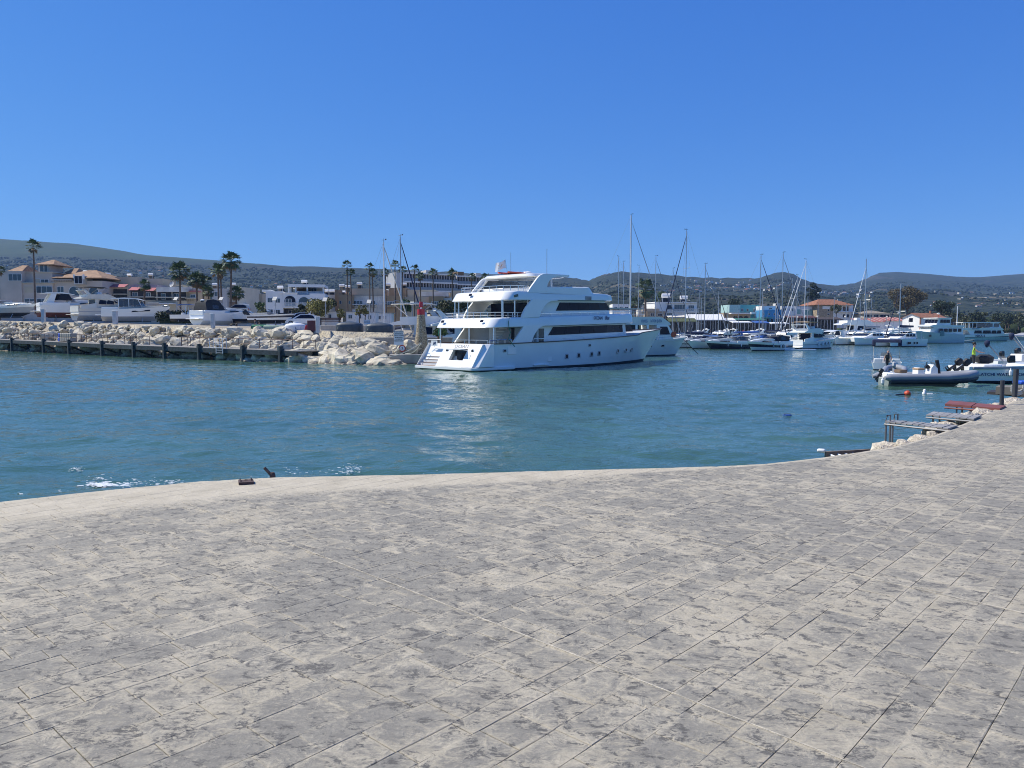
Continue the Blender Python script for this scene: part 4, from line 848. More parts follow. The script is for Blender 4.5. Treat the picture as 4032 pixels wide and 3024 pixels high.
def catamaran(label, loc, rz, L=12.5, B=6.8, mast_h=18.5, furl=None, cover=None, lean=0.0, bimini=None):
    T = thing('catamaran', label, 'catamaran', loc, rz); fs, fb = 1.5, 1.7
    for sd in (-1, 1):
        M = MB(); pt, ring = hull_levels(M, L, 1.9, fs, fb, .35, .4, .35, levels=(0, .1, .6, 1), mids=[1, 1, 0, 0], ww=.7)
        M.v = [(x, y + sd * (B / 2 - .95), z) for x, y, z in M.v]; M.build('hull', [gel, anti], T, smooth=40)
        MB().bx(.04, L * .8, sd * (B / 2 - .95) - .85, sd * (B / 2 - .95) + .85, fs - .05, fs + .03).build('side_deck', gel, T)
        for x in (.30, .38, .5): MB().bx(x * L, x * L + (.9 if x == .5 else .35), sd * (B / 2 - .0) - .03, sd * (B / 2) + .012, .55, .95).build('hull_window', glass_dark, T)
    MB().bx(.1 * L, .70 * L, -B / 2 + 1.2, B / 2 - 1.2, .75, fs + .05).build('bridge_deck', gel, T)
    wf = lambda x, z: (B / 2 - 1.0) * (1 - .35 * max(0, (x / L - .3) / .4) ** 2) * (1 - .08 * max(0, z - fs))
    MB().shell([(.22 * L, fs), (.22 * L, fs + 1.15), (.45 * L, fs + 1.2), (.58 * L, fs + .55), (.70 * L, fs + .05)], wf).build('cabin', gel, T, smooth=45)
    for sd in (-1, 1):
        for q in range(3):
            M = MB(); a = (.24 + .085 * q) * L; side_panel(M, [(a, fs + .5), (a + .075 * L, fs + .5), (a + .07 * L, fs + .98), (a + .01 * L, fs + 1.02)], wf, sd, .02); M.build('cabin_window', glass_dark, T, smooth=0)
    for q in range(5):
        y0 = (-2 + .8 * q) * .98 - .36; M = MB(); M.add([(.585 * L + .02, y0, fs + .56), (.585 * L + .02, y0 + .72, fs + .56), (.475 * L + .02, y0 + .70, fs + 1.10), (.475 * L + .02, y0 + .02, fs + 1.10)], [(0, 1, 2, 3)]); M.build('cabin_window', glass_dark, T, smooth=0)
    MB().shell([(.02 * L, fs + 1.55), (.05 * L, fs + 1.65), (.40 * L, fs + 1.62), (.45 * L, fs + 1.5), (.3 * L, fs + 1.5)], lambda x, z: B / 2 - 1.1).build('cockpit_roof', bimini or gel, T, smooth=40)
    for x in (.04 * L, .20 * L):
        for sd in (-1, 1): MB().tube([(x, sd * (B / 2 - 1.2), fs), (x, sd * (B / 2 - 1.2), fs + 1.55)], .04, 5).build('roof_post', gel, T)
    MB().tube([(L - .9, -B / 2 + .95, fb - .15), (L - .9, B / 2 - .95, fb - .15)], .1, 6).build('cross_beam', alu, T)
    b0 = Vector((.5 * L, 0, fs + 1.1)); top = b0 + Vector((math.tan(lean), 0, mast_h - b0.z)); top.z = mast_h
    mast = MB().tube([b0, top], [.12, .09], 8).build('mast', alu, T)
    M = MB()
    for sd in (-1, 1):
        p = b0.lerp(top, .45) + Vector((-.3, sd * 1.1, 0)); M.tube([(.42 * L, sd * (B / 2 - .15), fs), p, top.lerp(b0, .1)], .014, 3); M.tube([(.42 * L, sd * (B / 2 - .15), fs), top.lerp(b0, .12)], .014, 3)
    M.build('rigging', wire, T, smooth=0); MB().tube([b0.lerp(top, .45) + Vector((-.3, -1.1, 0)), b0.lerp(top, .45), b0.lerp(top, .45) + Vector((-.3, 1.1, 0))], .04, 5).build('spreader', alu, mast)
    MB().lathe([(.05, 0), (.22, .05), (.24, .16), (.08, .24)], 10, tuple(b0.lerp(top, .40) + Vector((.35, 0, 0)))).build('radar_dome', gel, mast, smooth=60)
    f = Vector((L - .9, 0, fb)); t2 = top.lerp(b0, .1)
    MB().tube([t2, t2.lerp(f, .1), t2.lerp(f, .9), f], [.02, .06, .1, .03], 6).build('furled_jib', furl or whitec, T)
    bz = fs + 2.2; MB().tube([(.5 * L, 0, bz), (.08 * L, 0, bz + .25)], .09, 6).build('boom', alu, T)
    MB().tube([(.5 * L, 0, bz + .9), (.48 * L, 0, bz + .4), (.3 * L, 0, bz + .38), (.09 * L, 0, bz + .42)], [.1, .25, .24, .14], 7).build('sail_cover', cover or greyc, T)
    M = MB()
    for sd in (-1, 1): rail(M, [(L * t, sd * (B / 2 - .25), fs) for t in (.1, .3, .5, .7, .88)], .6, .014, 1)
    M.build('guard_rail', chrome, T)
    return T
def open_boat(label, loc, rz, L=5.5, B=2.1, band=None, console=True, motor=True, land=0, bim=None, group=None, name='open_motorboat', screen=False, boot=anti):
    T = thing(name, label, 'motorboat', loc, rz, group); s = L / 5.5; fs, fb = .62 * s, .85 * s
    M = MB(); pt, ring = hull_levels(M, L, B, fs, fb, L * .12, .3, .38, levels=(0, .12, .5, .8, 1), mids=[2, 2, 0, 1, 0]); M.build('hull', [gel, band or gel, boot], T, smooth=40)
    deck_from(ring, -.14 * s, .1).build('deck', deckm, T, smooth=40)
    if console:
        MB().bx(.40 * L, .52 * L, -B * .2, B * .2, fs - .2, fs + .45 * s).build('console', gel, T, bevel=.05); MB().bx(.26 * L, .34 * L, -B * .22, B * .22, fs - .2, fs + .3 * s).build('seat', whitec, T, bevel=.05)
        M = MB(); M.add([(.52 * L, -B * .19, fs + .45 * s), (.52 * L, B * .19, fs + .45 * s), (.48 * L, B * .17, fs + .8 * s), (.48 * L, -B * .17, fs + .8 * s)], [(0, 1, 2, 3)]); M.build('windscreen', glass_smoke, T, smooth=0)
    if screen:
        M = MB(); A = []; Bt = []
        for k in range(9):
            a = math.pi * k / 8 - math.pi / 2; A.append((.45 * L + .14 * L * math.cos(a), B * .42 * math.sin(a), fs + .02)); Bt.append((.42 * L + .09 * L * math.cos(a), B * .36 * math.sin(a), fs + .4 * s))
        M.loft([A, Bt], False, False).build('windscreen', glass_smoke, T, smooth=60)
        MB().shell([(.5 * L, fs - .1), (.5 * L, fs + .1), (.8 * L, fs + .2), (.95 * L, fb)], lambda x, z: B * .4 * (1 - max(0, (x / L - .45) / .52) ** 2)).build('foredeck', gel, T, smooth=45)
    if motor: outboard(T, 0.0, 0, fs + .05, s, -.5 if land else 0)
    if bim:
        MB().shell([(.15 * L, fs + 1.35 * s), (.25 * L, fs + 1.5 * s), (.50 * L, fs + 1.5 * s), (.62 * L, fs + 1.35 * s), (.5 * L, fs + 1.44 * s), (.25 * L, fs + 1.44 * s)], lambda x, z: B * .44).build('bimini', bim, T)
        M = MB()
        for sd in (-1, 1):
            for a, b in ((.38, .17), (.40, .60), (.39, .38)): M.tube([(a * L, sd * B * .44, fs), (b * L, sd * B * .43, fs + 1.38 * s)], .022, 4)
        M.build('bimini_frame', chrome, T)
    if land: cradle(T, L, B, -land)
    return T
# ================================================================== buildings, palms, trees, lamps, people
terracotta = mat('terracotta_tiles', (0.34, 0.145, 0.075), 0.85, var=0.25, vscale=1.5, bump=0.6, bscale=5)
terracotta_tan = mat('tan_roof_tiles', (0.36, 0.215, 0.12), 0.85, var=0.25, vscale=1.5, bump=0.6, bscale=5)
pinkwall = mat('pale_pink_render', (0.56, 0.48, 0.41), 0.9, var=0.12, vscale=.35)
creamwall = mat('cream_render', (0.62, 0.56, 0.44), 0.9, var=0.12, vscale=.35)
beigewall = mat('beige_render', (0.52, 0.44, 0.32), 0.9, var=0.14, vscale=.35)
tanwall = mat('tan_render', (0.42, 0.29, 0.165), 0.9, var=0.18, vscale=.35)
brownwall = mat('brown_render', (0.24, 0.155, 0.09), 0.9, var=0.2, vscale=.35)
whitewall = mat('white_render', (0.84, 0.83, 0.79), 0.85, var=0.07, vscale=.35)
dirtywhite = mat('stained_white_render', (0.70, 0.67, 0.60), 0.9, var=0.22, vscale=.5)
greywall = mat('grey_render', (0.52, 0.50, 0.46), 0.9, var=0.1, vscale=.35)
stonewall = mat('stone_masonry', (0.42, 0.33, 0.22), 0.9, var=0.3, vscale=2.5, bump=0.5, bscale=4)
tealwall = mat('teal_render', (0.12, 0.42, 0.42), 0.85, var=0.1, vscale=.35)
bluewall = mat('blue_render', (0.06, 0.28, 0.52), 0.85, var=0.1, vscale=.35)
darkin = mat('painted_interior_shade', (0.055, 0.055, 0.06), 0.9, var=.3)  # near-black colour stands in for the shade inside rooms and openings
pinkawn = mat('red_awning', (0.46, 0.15, 0.15), 0.85, var=.12)
solar = mat('solar_panel', (0.02, 0.03, 0.06), 0.15)
woodp = mat('dark_red_wood', (0.12, 0.045, 0.03), 0.7, var=.25)
class Fac:
    def __init__(s, name, label, k, x, y, d, yaw=0.0, cat='building', group=None):
        u, v = zz(k, x, y); p = at(u, v, d); s.o = p; s.yaw = yaw
        s.T = thing(name, label, cat, p, yaw, group); s.ex = Vector((math.cos(yaw), math.sin(yaw), 0)); s.ey = Vector((-math.sin(yaw), math.cos(yaw), 0))
    def lo(s, k, x, y, yo=0.0):
        u, v = zz(k, x, y); r = ray(u, v); e = Vector((0, 0, EYE)); q = s.o + s.ey * yo
        t = (q - e).dot(s.ey) / r.dot(s.ey); p = e + r * t - s.o; return p.dot(s.ex), p.z
    def rect(s, k, x0, y0, x1, y1, yo=0.0):
        xm = (x0 + x1) / 2; ym = (y0 + y1) / 2
        a = s.lo(k, x0, ym, yo); b = s.lo(k, x1, ym, yo); c = s.lo(k, xm, y0, yo); d = s.lo(k, xm, y1, yo); return a[0], b[0], d[1], c[1]
    def wall(s, k, x0, y0, x1, y1, dep, m, name='wall', yo=0.0, down=0.0, bevel=0.0):
        a, b, z0, z1 = s.rect(k, x0, y0, x1, y1, yo); return MB().bx(a, b, yo, yo + dep, z0 - down, z1).build(name, m, s.T, smooth=0, bevel=bevel)
    def win(s, k, x0, y0, x1, y1, yo=0.0, cols=2, m=None, fr=None, arch=False, name='window', pr=.05):
        a, b, z0, z1 = s.rect(k, x0, y0, x1, y1, yo); m = m or glass_blue
        if arch:
            n = 10; P = [(a, z0), (b, z0)] + [((a + b) / 2 + (b - a) / 2 * math.cos(math.pi * i / n), z1 - (b - a) / 2 * .9 + (b - a) / 2 * .9 * math.sin(math.pi * i / n)) for i in range(n + 1)]
            M = MB(); M.extr([(x, yo - pr, z) for x, z in P], (0, pr + .02, 0)); f = M.build(name, fr or whitep, s.T, smooth=0)
            cx = (a + b) / 2; cz = (z0 + z1) / 2; M = MB(); M.extr([(cx + (x - cx) * .90, yo - pr - .012, cz + (z - cz) * .93) for x, z in P], (0, .05, 0)); M.build('pane', m, f, smooth=0)
            return f
        f = MB().bx(a, b, yo - pr, yo + .02, z0, z1).build(name, fr or whitep, s.T, smooth=0); g = min(.07, (b - a) * .06); w = (b - a - g) / cols
        for c in range(cols): MB().bx(a + g + c * w, a + (c + 1) * w, yo - pr - .012, yo, z0 + g, z1 - g).build('pane', m, f, smooth=0)
        return f
    def balcony(s, k, x0, y0, x1, y1, yo=0.0, out=1.2, m=None, glass=False, rm=None):
        a, b, z0, z1 = s.rect(k, x0, y0, x1, y1, yo); sl = MB().bx(a, b, yo - out, yo + .0 - .003, z0 - .2, z0).build('balcony', m or whitep, s.T, smooth=0)
        if glass: MB().bx(a, b, yo - out, yo - out + .03, z0, z1).build('balustrade', glass_clear, sl, smooth=0)
        else:
            M = MB(); n = max(3, int((b - a) / .35)); M.bx(a, b, yo - out, yo - out + .05, z1 - .05, z1)
            for i in range(n + 1): x = a + (b - a) * i / n; M.bx(x - .012, x + .012, yo - out + .01, yo - out + .035, z0, z1)
            M.build('balustrade', rm or black, sl, smooth=0)
        return sl
    def slab(s, k, x0, y0, x1, y1, dep, m, name='roof', yo=-.4):
        return s.wall(k, x0, y0, x1, y1, dep, m, name, yo)
    def hip(s, k, x0, ye, x1, yr, dep, m, yo=-.4, gable=False, ridge=.35):
        a, b, _, ze = s.rect(k, x0, ye, x1, ye + 1, yo); _, _, _, zr = s.rect(k, x0, yr, x1, yr + 1, yo + dep / 2)
        r0, r1 = (a, b) if gable else (a + (b - a) * ridge, b - (b - a) * ridge); y0, y1, ym = yo, yo + dep, yo + dep / 2
        M = MB().add([(a, y0, ze), (b, y0, ze), (b, y1, ze), (a, y1, ze), (r0, ym, zr), (r1, ym, zr), (a, y0, ze - .15), (b, y0, ze - .15), (b, y1, ze - .15), (a, y1, ze - .15)],
                     [(0, 1, 5, 4), (1, 2, 5), (2, 3, 4, 5), (3, 0, 4), (6, 7, 1, 0), (7, 8, 2, 1), (8, 9, 3, 2), (9, 6, 0, 3), (9, 8, 7, 6)]); return M.build('roof', m, s.T, smooth=0)
# ---- solar water heaters on the flat roofs
def heater_proto():
    T = thing('solar_water_heater', 'white tank and panel', 'water heater')
    tank = MB().tube([(-.62, 0, 1.1), (-.6, 0, 1.1), (.6, 0, 1.1), (.62, 0, 1.1)], [.2, .3, .3, .2], 12).build('tank', whitep, T)
    MB().cbx((0, -.6, .42), (1.3, 1.2, .06), 0, 0, rad(35)).build('panel', solar, T, smooth=0)
    M = MB()
    for x in (-.5, .5): M.bx(x - .03, x + .03, -.05, .05, 0, .9)
    M.build('frame', alu, T, smooth=0); return T
HP = heater_proto(); HP_used = [False]
def heater(k, x, y, d, label, group='solar water heaters on the roofs', rz=0.0, s=1.0):
    u, v = zz(k, x, y); p = at(u, v, d); p.z -= 1.1 * s; rz += math.pi
    if not HP_used[0]: HP_used[0] = True; HP.location = p; HP.rotation_euler = (0, 0, rz); HP.scale = (s,) * 3; HP['label'] = label; HP['group'] = group; return HP
    return copy_tree(HP, p, rz, label, s, group)
# ---- palms
leafp = mat('palm_leaf', (0.085, 0.135, 0.052), 0.6, var=.3, vscale=.8, island=.4); deadp = mat('dead_palm_leaf', (0.21, 0.145, 0.075), 0.9, var=.25, vscale=1, island=.3)
barkp = mat('palm_bark', (0.16, 0.115, 0.085), 0.95, var=.3, vscale=3, bump=.5, bscale=10); bark = mat('tree_bark', (0.12, 0.09, 0.065), 0.95, var=.3, vscale=3, bump=.5, bscale=10)
def frond_mesh(seed, n=46, dead=False, lo=-.35, hi=1.0, wind=0.0):
    R = random.Random(seed); M = MB()
    for i in range(n):
        az = R.uniform(0, 2 * math.pi); el = math.asin(R.uniform(lo, hi) if not dead else R.uniform(-.98, -.6)); L = R.uniform(.8, 1.1) * (.8 if dead else 1)
        d = Vector((math.cos(az) * math.cos(el) + wind, math.sin(az) * math.cos(el), math.sin(el))).normalized(); side = d.cross(Vector((0, 0, 1)))
        side = side.normalized() if side.length > .05 else Vector((1, 0, 0)); up = side.cross(d)
        hub = d * L * .5 + Vector((0, 0, -.04)); M.add([side * .012, -side * .012, hub - side * .01, hub + side * .01], [(0, 1, 2, 3)])
        for b in range(9):
            a = (b - 4) * .27; q = (d * math.cos(a) + side * math.sin(a)); tip = hub + q * L * R.uniform(.42, .58) * (1 - .05 * abs(b - 4)); droop = Vector((0, 0, -.10 * L * R.uniform(.4, 1.5)))
            mid = hub.lerp(tip, .55); w = (d * -math.sin(a) + side * math.cos(a)) * .045 * L
            M.add([hub, mid + w + up * .02, tip + droop, mid - w + up * .02], [(0, 1, 2, 3)])
    return M
PALM = {}
def palm(label, k, xb, yb, xt, yt, d, R, variant=0, dead=True, trunk=.2, group=None, lean=0.0, zb=None, base_down=0.0, full=False):
    ub, vb = zz(k, xb, yb); ut, vt = zz(k, xt, yt); b = at(ub, vb, d); t = at(ut, vt, d); b.z -= base_down
    T = thing('palm_tree', label, 'palm tree', b, 0, group); top = t - b
    M = MB(); M.tube([(0, 0, 0), (0, 0, .3), tuple(top * .5 + Vector((top.x * -.12, 0, 0))), tuple(top * .97)], [trunk * 1.5, trunk * 1.15, trunk, trunk * .85], 8); M.build('trunk', barkp, T, smooth=60)
    key = (variant, full)
    if key not in PALM:
        PALM[key] = (frond_mesh(variant, 70 if full else 40, lo=-.7 if full else -.35, wind=.25 if variant % 2 else 0).build('crown', leafp, None, smooth=0).data, frond_mesh(variant + 50, 16 if full else 9, True).build('dead_fronds', deadp, None, smooth=0).data)
        for nm in ('crown', 'dead_fronds'): bpy.data.objects.remove([o for o in C.objects if o.name.split('.')[0] == nm and o.parent is None][0])
    for nm, me_, on in (('crown', PALM[key][0], True), ('dead_fronds', PALM[key][1], dead)):
        if on: o = bpy.data.objects.new(nm, me_); C.objects.link(o); o.parent = T; o.location = top; o.scale = (R, R, R); o.rotation_euler = (0, 0, ru(0, 6))
    return T
# ---- broadleaf trees
def leaf_cloud(name, n, clumps, leaf, m, parent, seed=1, loc=(0, 0, 0)):
    R = np.random.RandomState(seed); c = np.array([q[:3] for q in clumps]); r = np.array([q[3] for q in clumps]); idx = R.choice(len(clumps), n, p=(r ** 2) / np.sum(r ** 2))
    dirs = R.normal(size=(n, 3)); dirs /= np.linalg.norm(dirs, axis=1)[:, None]; P = c[idx] + dirs * (r[idx] * R.uniform(.35, 1.05, n) ** .6)[:, None] * np.array([1, 1, .8])
    a = R.normal(size=(n, 3)); a /= np.linalg.norm(a, axis=1)[:, None]; b = np.cross(a, R.normal(size=(n, 3))); b /= np.linalg.norm(b, axis=1)[:, None]; s = leaf * R.uniform(.6, 1.4, n)[:, None]
    V = np.stack([P - a * s - b * s * .5, P + a * s * .2 - b * s * .7, P + a * s + b * s * .4, P - a * s * .2 + b * s * .7], 1).reshape(-1, 3); F = np.arange(n * 4).reshape(-1, 4)
    me_ = bpy.data.meshes.new(name); me_.from_pydata(V.tolist(), [], F.tolist()); me_.materials.append(m); o = bpy.data.objects.new(name, me_); C.objects.link(o); o.parent = parent; o.location = loc; return o
leaf_olive = mat('olive_green_leaf', (0.085, 0.095, 0.035), 0.7, var=.25, vscale=.7, island=.4); leaf_dark = mat('dark_green_leaf', (0.028, 0.048, 0.020), 0.7, var=.3, vscale=.7, island=.4)
leaf_yel = mat('yellow_green_leaf', (0.20, 0.185, 0.045), 0.7, var=.25, vscale=.7, island=.4); leaf_tan = mat('tan_budding_leaf', (0.135, 0.105, 0.045), 0.8, var=.25, vscale=.7, island=.4)
leaf_fresh = mat('fresh_green_leaf', (0.075, 0.13, 0.03), 0.7, var=.25, vscale=.7, island=.4)
def tree(label, p, h, w, m, n=900, leaf=.16, seed=1, trunk_h=.35, name='tree', group=None, cat='tree'):
    R = random.Random(seed); T = thing(name, label, cat, p, 0, group); th = h * trunk_h
    M = MB(); M.tube([(0, 0, -.3), (R.uniform(-.1, .1), 0, th * .6), (R.uniform(-.2, .2), .1, th * 1.2)], [h * .035, h * .028, h * .02], 7)
    cl = []
    for k in range(11):
        a = k * 2.4; rr = w / 2 * R.uniform(.25, .8); z = th + (h - th) * R.uniform(.2, .85); q = (rr * math.cos(a), rr * math.sin(a), z); cl.append((*q, w * R.uniform(.13, .26)))
        M.tube([(0, 0, th * .9), (q[0] * .5, q[1] * .5, (th + z) / 2), q], [h * .014, h * .009, h * .004], 5)
    cl.append((0, 0, h * .86, w * .22)); M.build('trunk', bark, T, smooth=60); leaf_cloud('crown', n, cl, leaf, m, T, seed); return T
# ---- lamp posts
def lamp_post(label, k, x, yb, yt, d, group='street lamps with square heads', rz=0.0, head=True):
    u, v = zz(k, x, yb); b = at(u, v, d); t = at(*zz(k, x, yt), d); h = t.z - b.z + .8; b.z -= .8
    T = thing('street_lamp', label, 'street lamp', b, rz, group); MB().tube([(0, 0, 0), (0, 0, .5), (0, 0, h)], [.11, .08, .06], 8).build('pole', greyp, T)
    MB().cbx((0, -.3, h + .12), (.55, .85, .06), 0, 0, rad(35)).build('lamp_head', mat('lamp_panel', (.55, .53, .46), .5), T); MB().bx(-.08, .08, -.1, .12, h - .9, h - .55).build('battery_box', greyp, T); return T
# ---- people: one continuous skinned figure
def person(label, loc, rz, shirt, trousers, pose='stand', scale=1.0, hair=None, group=None, bare_head=False, skin_arms=True):
    J = {'pel': (0, 0, .93, .135), 'wst': (0, .0, 1.08, .125), 'chest': (.02, 0, 1.30, .15), 'neck': (.02, 0, 1.47, .055), 'head0': (.03, 0, 1.56, .075), 'head1': (.03, 0, 1.67, .095), 'head2': (.02, 0, 1.75, .06)}
    for s, n in ((1, 'l'), (-1, 'r')):
        J['sh' + n] = (.0, s * .18, 1.40, .062)
        if pose == 'reach': J['el' + n] = (.22, s * .24, 1.20, .045); J['wr' + n] = (.45, s * .18, 1.15, .034); J['ha' + n] = (.53, s * .17, 1.14, .040)
        else: J['el' + n] = (-.02, s * .26, 1.13, .045); J['wr' + n] = (.08, s * .27, .90, .034); J['ha' + n] = (.10, s * .27, .81, .040)
        if pose == 'sit': J['hp' + n] = (.05, s * .10, .90, .105); J['kn' + n] = (.45, s * .13, .92, .07); J['an' + n] = (.48, s * .13, .50, .045); J['ft' + n] = (.62, s * .13, .45, .04)
        else: J['hp' + n] = (0, s * .10, .86, .10); J['kn' + n] = (.03, s * .11, .48, .067); J['an' + n] = (-.02, s * .11, .09, .045); J['ft' + n] = (.14, s * .13, .045, .042)
    E = [('pel', 'wst'), ('wst', 'chest'), ('chest', 'neck'), ('neck', 'head0'), ('head0', 'head1'), ('head1', 'head2')]
    for n in 'lr': E += [('chest', 'sh' + n), ('sh' + n, 'el' + n), ('el' + n, 'wr' + n), ('wr' + n, 'ha' + n), ('pel', 'hp' + n), ('hp' + n, 'kn' + n), ('kn' + n, 'an' + n), ('an' + n, 'ft' + n)]
    ks = list(J); me_ = bpy.data.meshes.new('body'); me_.from_pydata([J[q][:3] for q in ks], [(ks.index(a), ks.index(b)) for a, b in E], [])
    o = bpy.data.objects.new('body', me_); C.objects.link(o); o.modifiers.new('skin', 'SKIN'); o.modifiers.new('sub', 'SUBSURF').levels = 1
    if not me_.skin_vertices: me_.attributes.new
    for i, q in enumerate(ks): sv = me_.skin_vertices[0].data[i]; sv.radius = (J[q][3], J[q][3]); sv.use_root = (q == 'pel')
    dg = bpy.context.evaluated_depsgraph_get(); nm = bpy.data.meshes.new_from_object(o.evaluated_get(dg)); bpy.data.objects.remove(o)
    zcut = .42 if pose == 'sit' else 0
    nm.materials.clear()
    for q in (shirt, trousers, skin, black): nm.materials.append(q)
    for p in nm.polygons:
        c = p.center; arm = abs(c.y) > .215 and c.z < 1.33 and (pose != 'sit' or c.z > .98)
        p.material_index = 2 if c.z > 1.47 or (skin_arms and arm) or (pose == 'reach' and c.x > .12 and 1.0 < c.z < 1.3) else (0 if c.z > 1.0 else (3 if c.z < .10 + zcut * .95 else 1)); p.use_smooth = True
    T = thing('person', label, 'person', loc, rz, group); T.scale = (scale,) * 3; b = bpy.data.objects.new('body', nm); C.objects.link(b); b.parent = T
    if not bare_head: MB().lathe([(.02, .13), (.075, .115), (.112, .04), (.11, -.03), (.07, -.06)], 10, (.005, 0, 1.70)).build('hair', hair or hair_m, T, smooth=80)
    # nose, ears and fingers
    M = MB(); M.cbx((.135, 0, 1.645), (.03, .022, .04)); M.build('nose', skin, T)
    for s in (1, -1): MB().cbx((.02, s * .098, 1.65), (.035, .02, .055)).build('ear', skin, T)
    for s, n in ((1, 'l'), (-1, 'r')):
        h0 = Vector(J['ha' + n][:3]); d = (h0 - Vector(J['wr' + n][:3])).normalized()
        for f in range(4): MB().tube([h0 + Vector((0, (f - 1.5) * .019, 0)), h0 + d * (.07 + .012 * (f in (1, 2))) + Vector((.01, (f - 1.5) * .02, 0))], [.010, .008], 5).build('finger', skin, T)
        MB().tube([h0 - d * .02, h0 + d * .03 + Vector((.03, -s * .03, 0))], [.011, .009], 5).build('thumb', skin, T)
    return T
# ---- cars
def car(label, loc, rz, m, kind='hatch', s=1.0):
    T = thing('parked_car', label, 'car', loc, rz, 'cars parked behind the hardstand'); W = .86
    lo = [(-2.1, .35), (-2.15, .75), (-2.0, .95), (1.2, .95), (2.0, .80), (2.15, .6), (2.1, .3)]
    wf = lambda x, z: W * (1 - .12 * max(0, abs(x) - 1.6) / .6) * (1 - .05 * max(0, z - .8))
    MB().shell(lo, wf).build('body', m, T, smooth=35, bevel=.05)
    hi = {'hatch': [(-2.0, .93), (-1.75, 1.40), (-1.2, 1.52), (.2, 1.50), (1.15, .93)], 'pickup': [(-.5, .93), (-.45, 1.55), (-.1, 1.65), (.6, 1.62), (1.25, .93)]}[kind]
    wg = lambda x, z: .80 * (1 - .28 * max(0, z - .93)); MB().shell(hi, wg).build('cabin', m, T, smooth=30)
    cx = sum(p[0] for p in hi) / len(hi)
    for sd in (-1, 1):
        M = MB(); side_panel(M, [(cx + (x - cx) * .86, .95 + (z - .93) * .84) for x, z in hi], wg, sd, .012); M.build('side_window', glass_dark, T, smooth=0)
    a, b = hi[-2], hi[-1]; M = MB(); M.add([(b[0] - .06 + .02, -.66, 1.0), (b[0] - .06 + .02, .66, 1.0), (a[0] + .04 + .02, .6, a[1] - .04), (a[0] + .04 + .02, -.6, a[1] - .04)], [(0, 1, 2, 3)]); M.build('windscreen', glass_dark, T, smooth=0)
    for x in (-1.3, 1.35):
        for sd in (-1, 1):
            wh_ = MB().tube([(x, sd * .70, .33), (x, sd * .89, .33)], .33, 14).build('wheel', rubber, T); MB().tube([(x, sd * .88, .33), (x, sd * .90, .33)], .2, 10).build('rim', alu, wh_)
    for sd in (-1, 1): MB().cbx((2.08, sd * .6, .68), (.1, .35, .14)).build('headlight', glass_clear, T); MB().cbx((-2.12, sd * .65, .75), (.06, .25, .2)).build('tail_light', redp, T)
    return T
# ================================================================== breakwater of limestone boulders
limestone = mat('limestone', (0.63, 0.575, 0.44), 0.9, var=0.2, vscale=.9, bump=.8, bscale=3.0, dirt=(0.40, 0.35, 0.26), island=.12)
def tide_mark(m, z0, z1, col):      # dark weed and wet stone below the splash line
    nt = m.node_tree; N = nt.nodes; L = nt.links; b = N['Principled BSDF']; src = b.inputs['Base Color'].links[0].from_socket; g = N.new('ShaderNodeNewGeometry'); sx = N.new('ShaderNodeSeparateXYZ'); L.new(g.outputs['Position'], sx.inputs[0])
    n = N.new('ShaderNodeTexNoise'); n.inputs['Scale'].default_value = 1.3; n.inputs['Detail'].default_value = 6; L.new(g.outputs['Position'], n.inputs[0]); ad = N.new('ShaderNodeMath'); ad.operation = 'MULTIPLY_ADD'; L.new(n.outputs[0], ad.inputs[0]); ad.inputs[1].default_value = -.9; L.new(sx.outputs['Z'], ad.inputs[2])
    mr = N.new('ShaderNodeMapRange'); mr.inputs['From Min'].default_value = z0; mr.inputs['From Max'].default_value = z1; L.new(ad.outputs[0], mr.inputs['Value']); mx = N.new('ShaderNodeMix'); mx.data_type = 'RGBA'; L.new(mr.outputs[0], mx.inputs[0]); mx.inputs[6].default_value = (*col, 1); L.new(src, mx.inputs[7])
    n2 = N.new('ShaderNodeTexNoise'); n2.inputs['Scale'].default_value = 2.2; n2.inputs['Detail'].default_value = 8; n2.inputs['Roughness'].default_value = .7; L.new(g.outputs['Position'], n2.inputs[0]); r = N.new('ShaderNodeValToRGB'); r.color_ramp.elements[0].position = .36; r.color_ramp.elements[0].color = (.45, .42, .38, 1); r.color_ramp.elements[1].position = .5; L.new(n2.outputs[0], r.inputs[0])
    m2 = N.new('ShaderNodeMix'); m2.data_type = 'RGBA'; m2.blend_type = 'MULTIPLY'; m2.inputs[0].default_value = .8; L.new(mx.outputs[2], m2.inputs[6]); L.new(r.outputs[0], m2.inputs[7]); L.new(m2.outputs[2], b.inputs['Base Color'])
tide_mark(limestone, -.55, -.15, (.085, .07, .05))
wetrock = mat('wet_limestone', (0.20, 0.165, 0.12), 0.5, var=.3, vscale=1.2, bump=.6, bscale=4)
rubble_m = mat('rubble_core', (0.40, 0.345, 0.26), 0.95, var=.35, vscale=1.4, bump=1.0, bscale=2.5)
WU = [-500, 0, 530, 1020, 1200, 1370, 1480, 1560, 1610]; WD = [188, 126.3, 96.4, 81.8, 78.2, 74, 73.5, 74, 75]
def rock_line(u): return interp(u, WU, WD)
BW = thing('breakwater', 'breakwater slope of pale limestone boulders below the boatyard', 'breakwater', at(1300, 1435, 76) * Vector((1, 1, 0)) if False else (at(1300, 1300, 76).x, 76, 0))
bo = Vector(BW.location)
def slope_pt(u, t):
    d0, d1 = rock_line(u), coast(u); d = d0 + (d1 - d0) * t; X = (u - 2016) / FPX * d; zt_ = ground_left((u - 2016) / FPX * d1)
    if u > 1150: zt_ *= 1 - .2 * min(1, (u - 1150) / 120)
    if u > 1520: zt_ *= 1 - .55 * min(1, (u - 1520) / 60)
    return Vector((X, d, -.58 + (zt_ + .42) * max(0.0, min(1, t * 1.05)) ** .85))
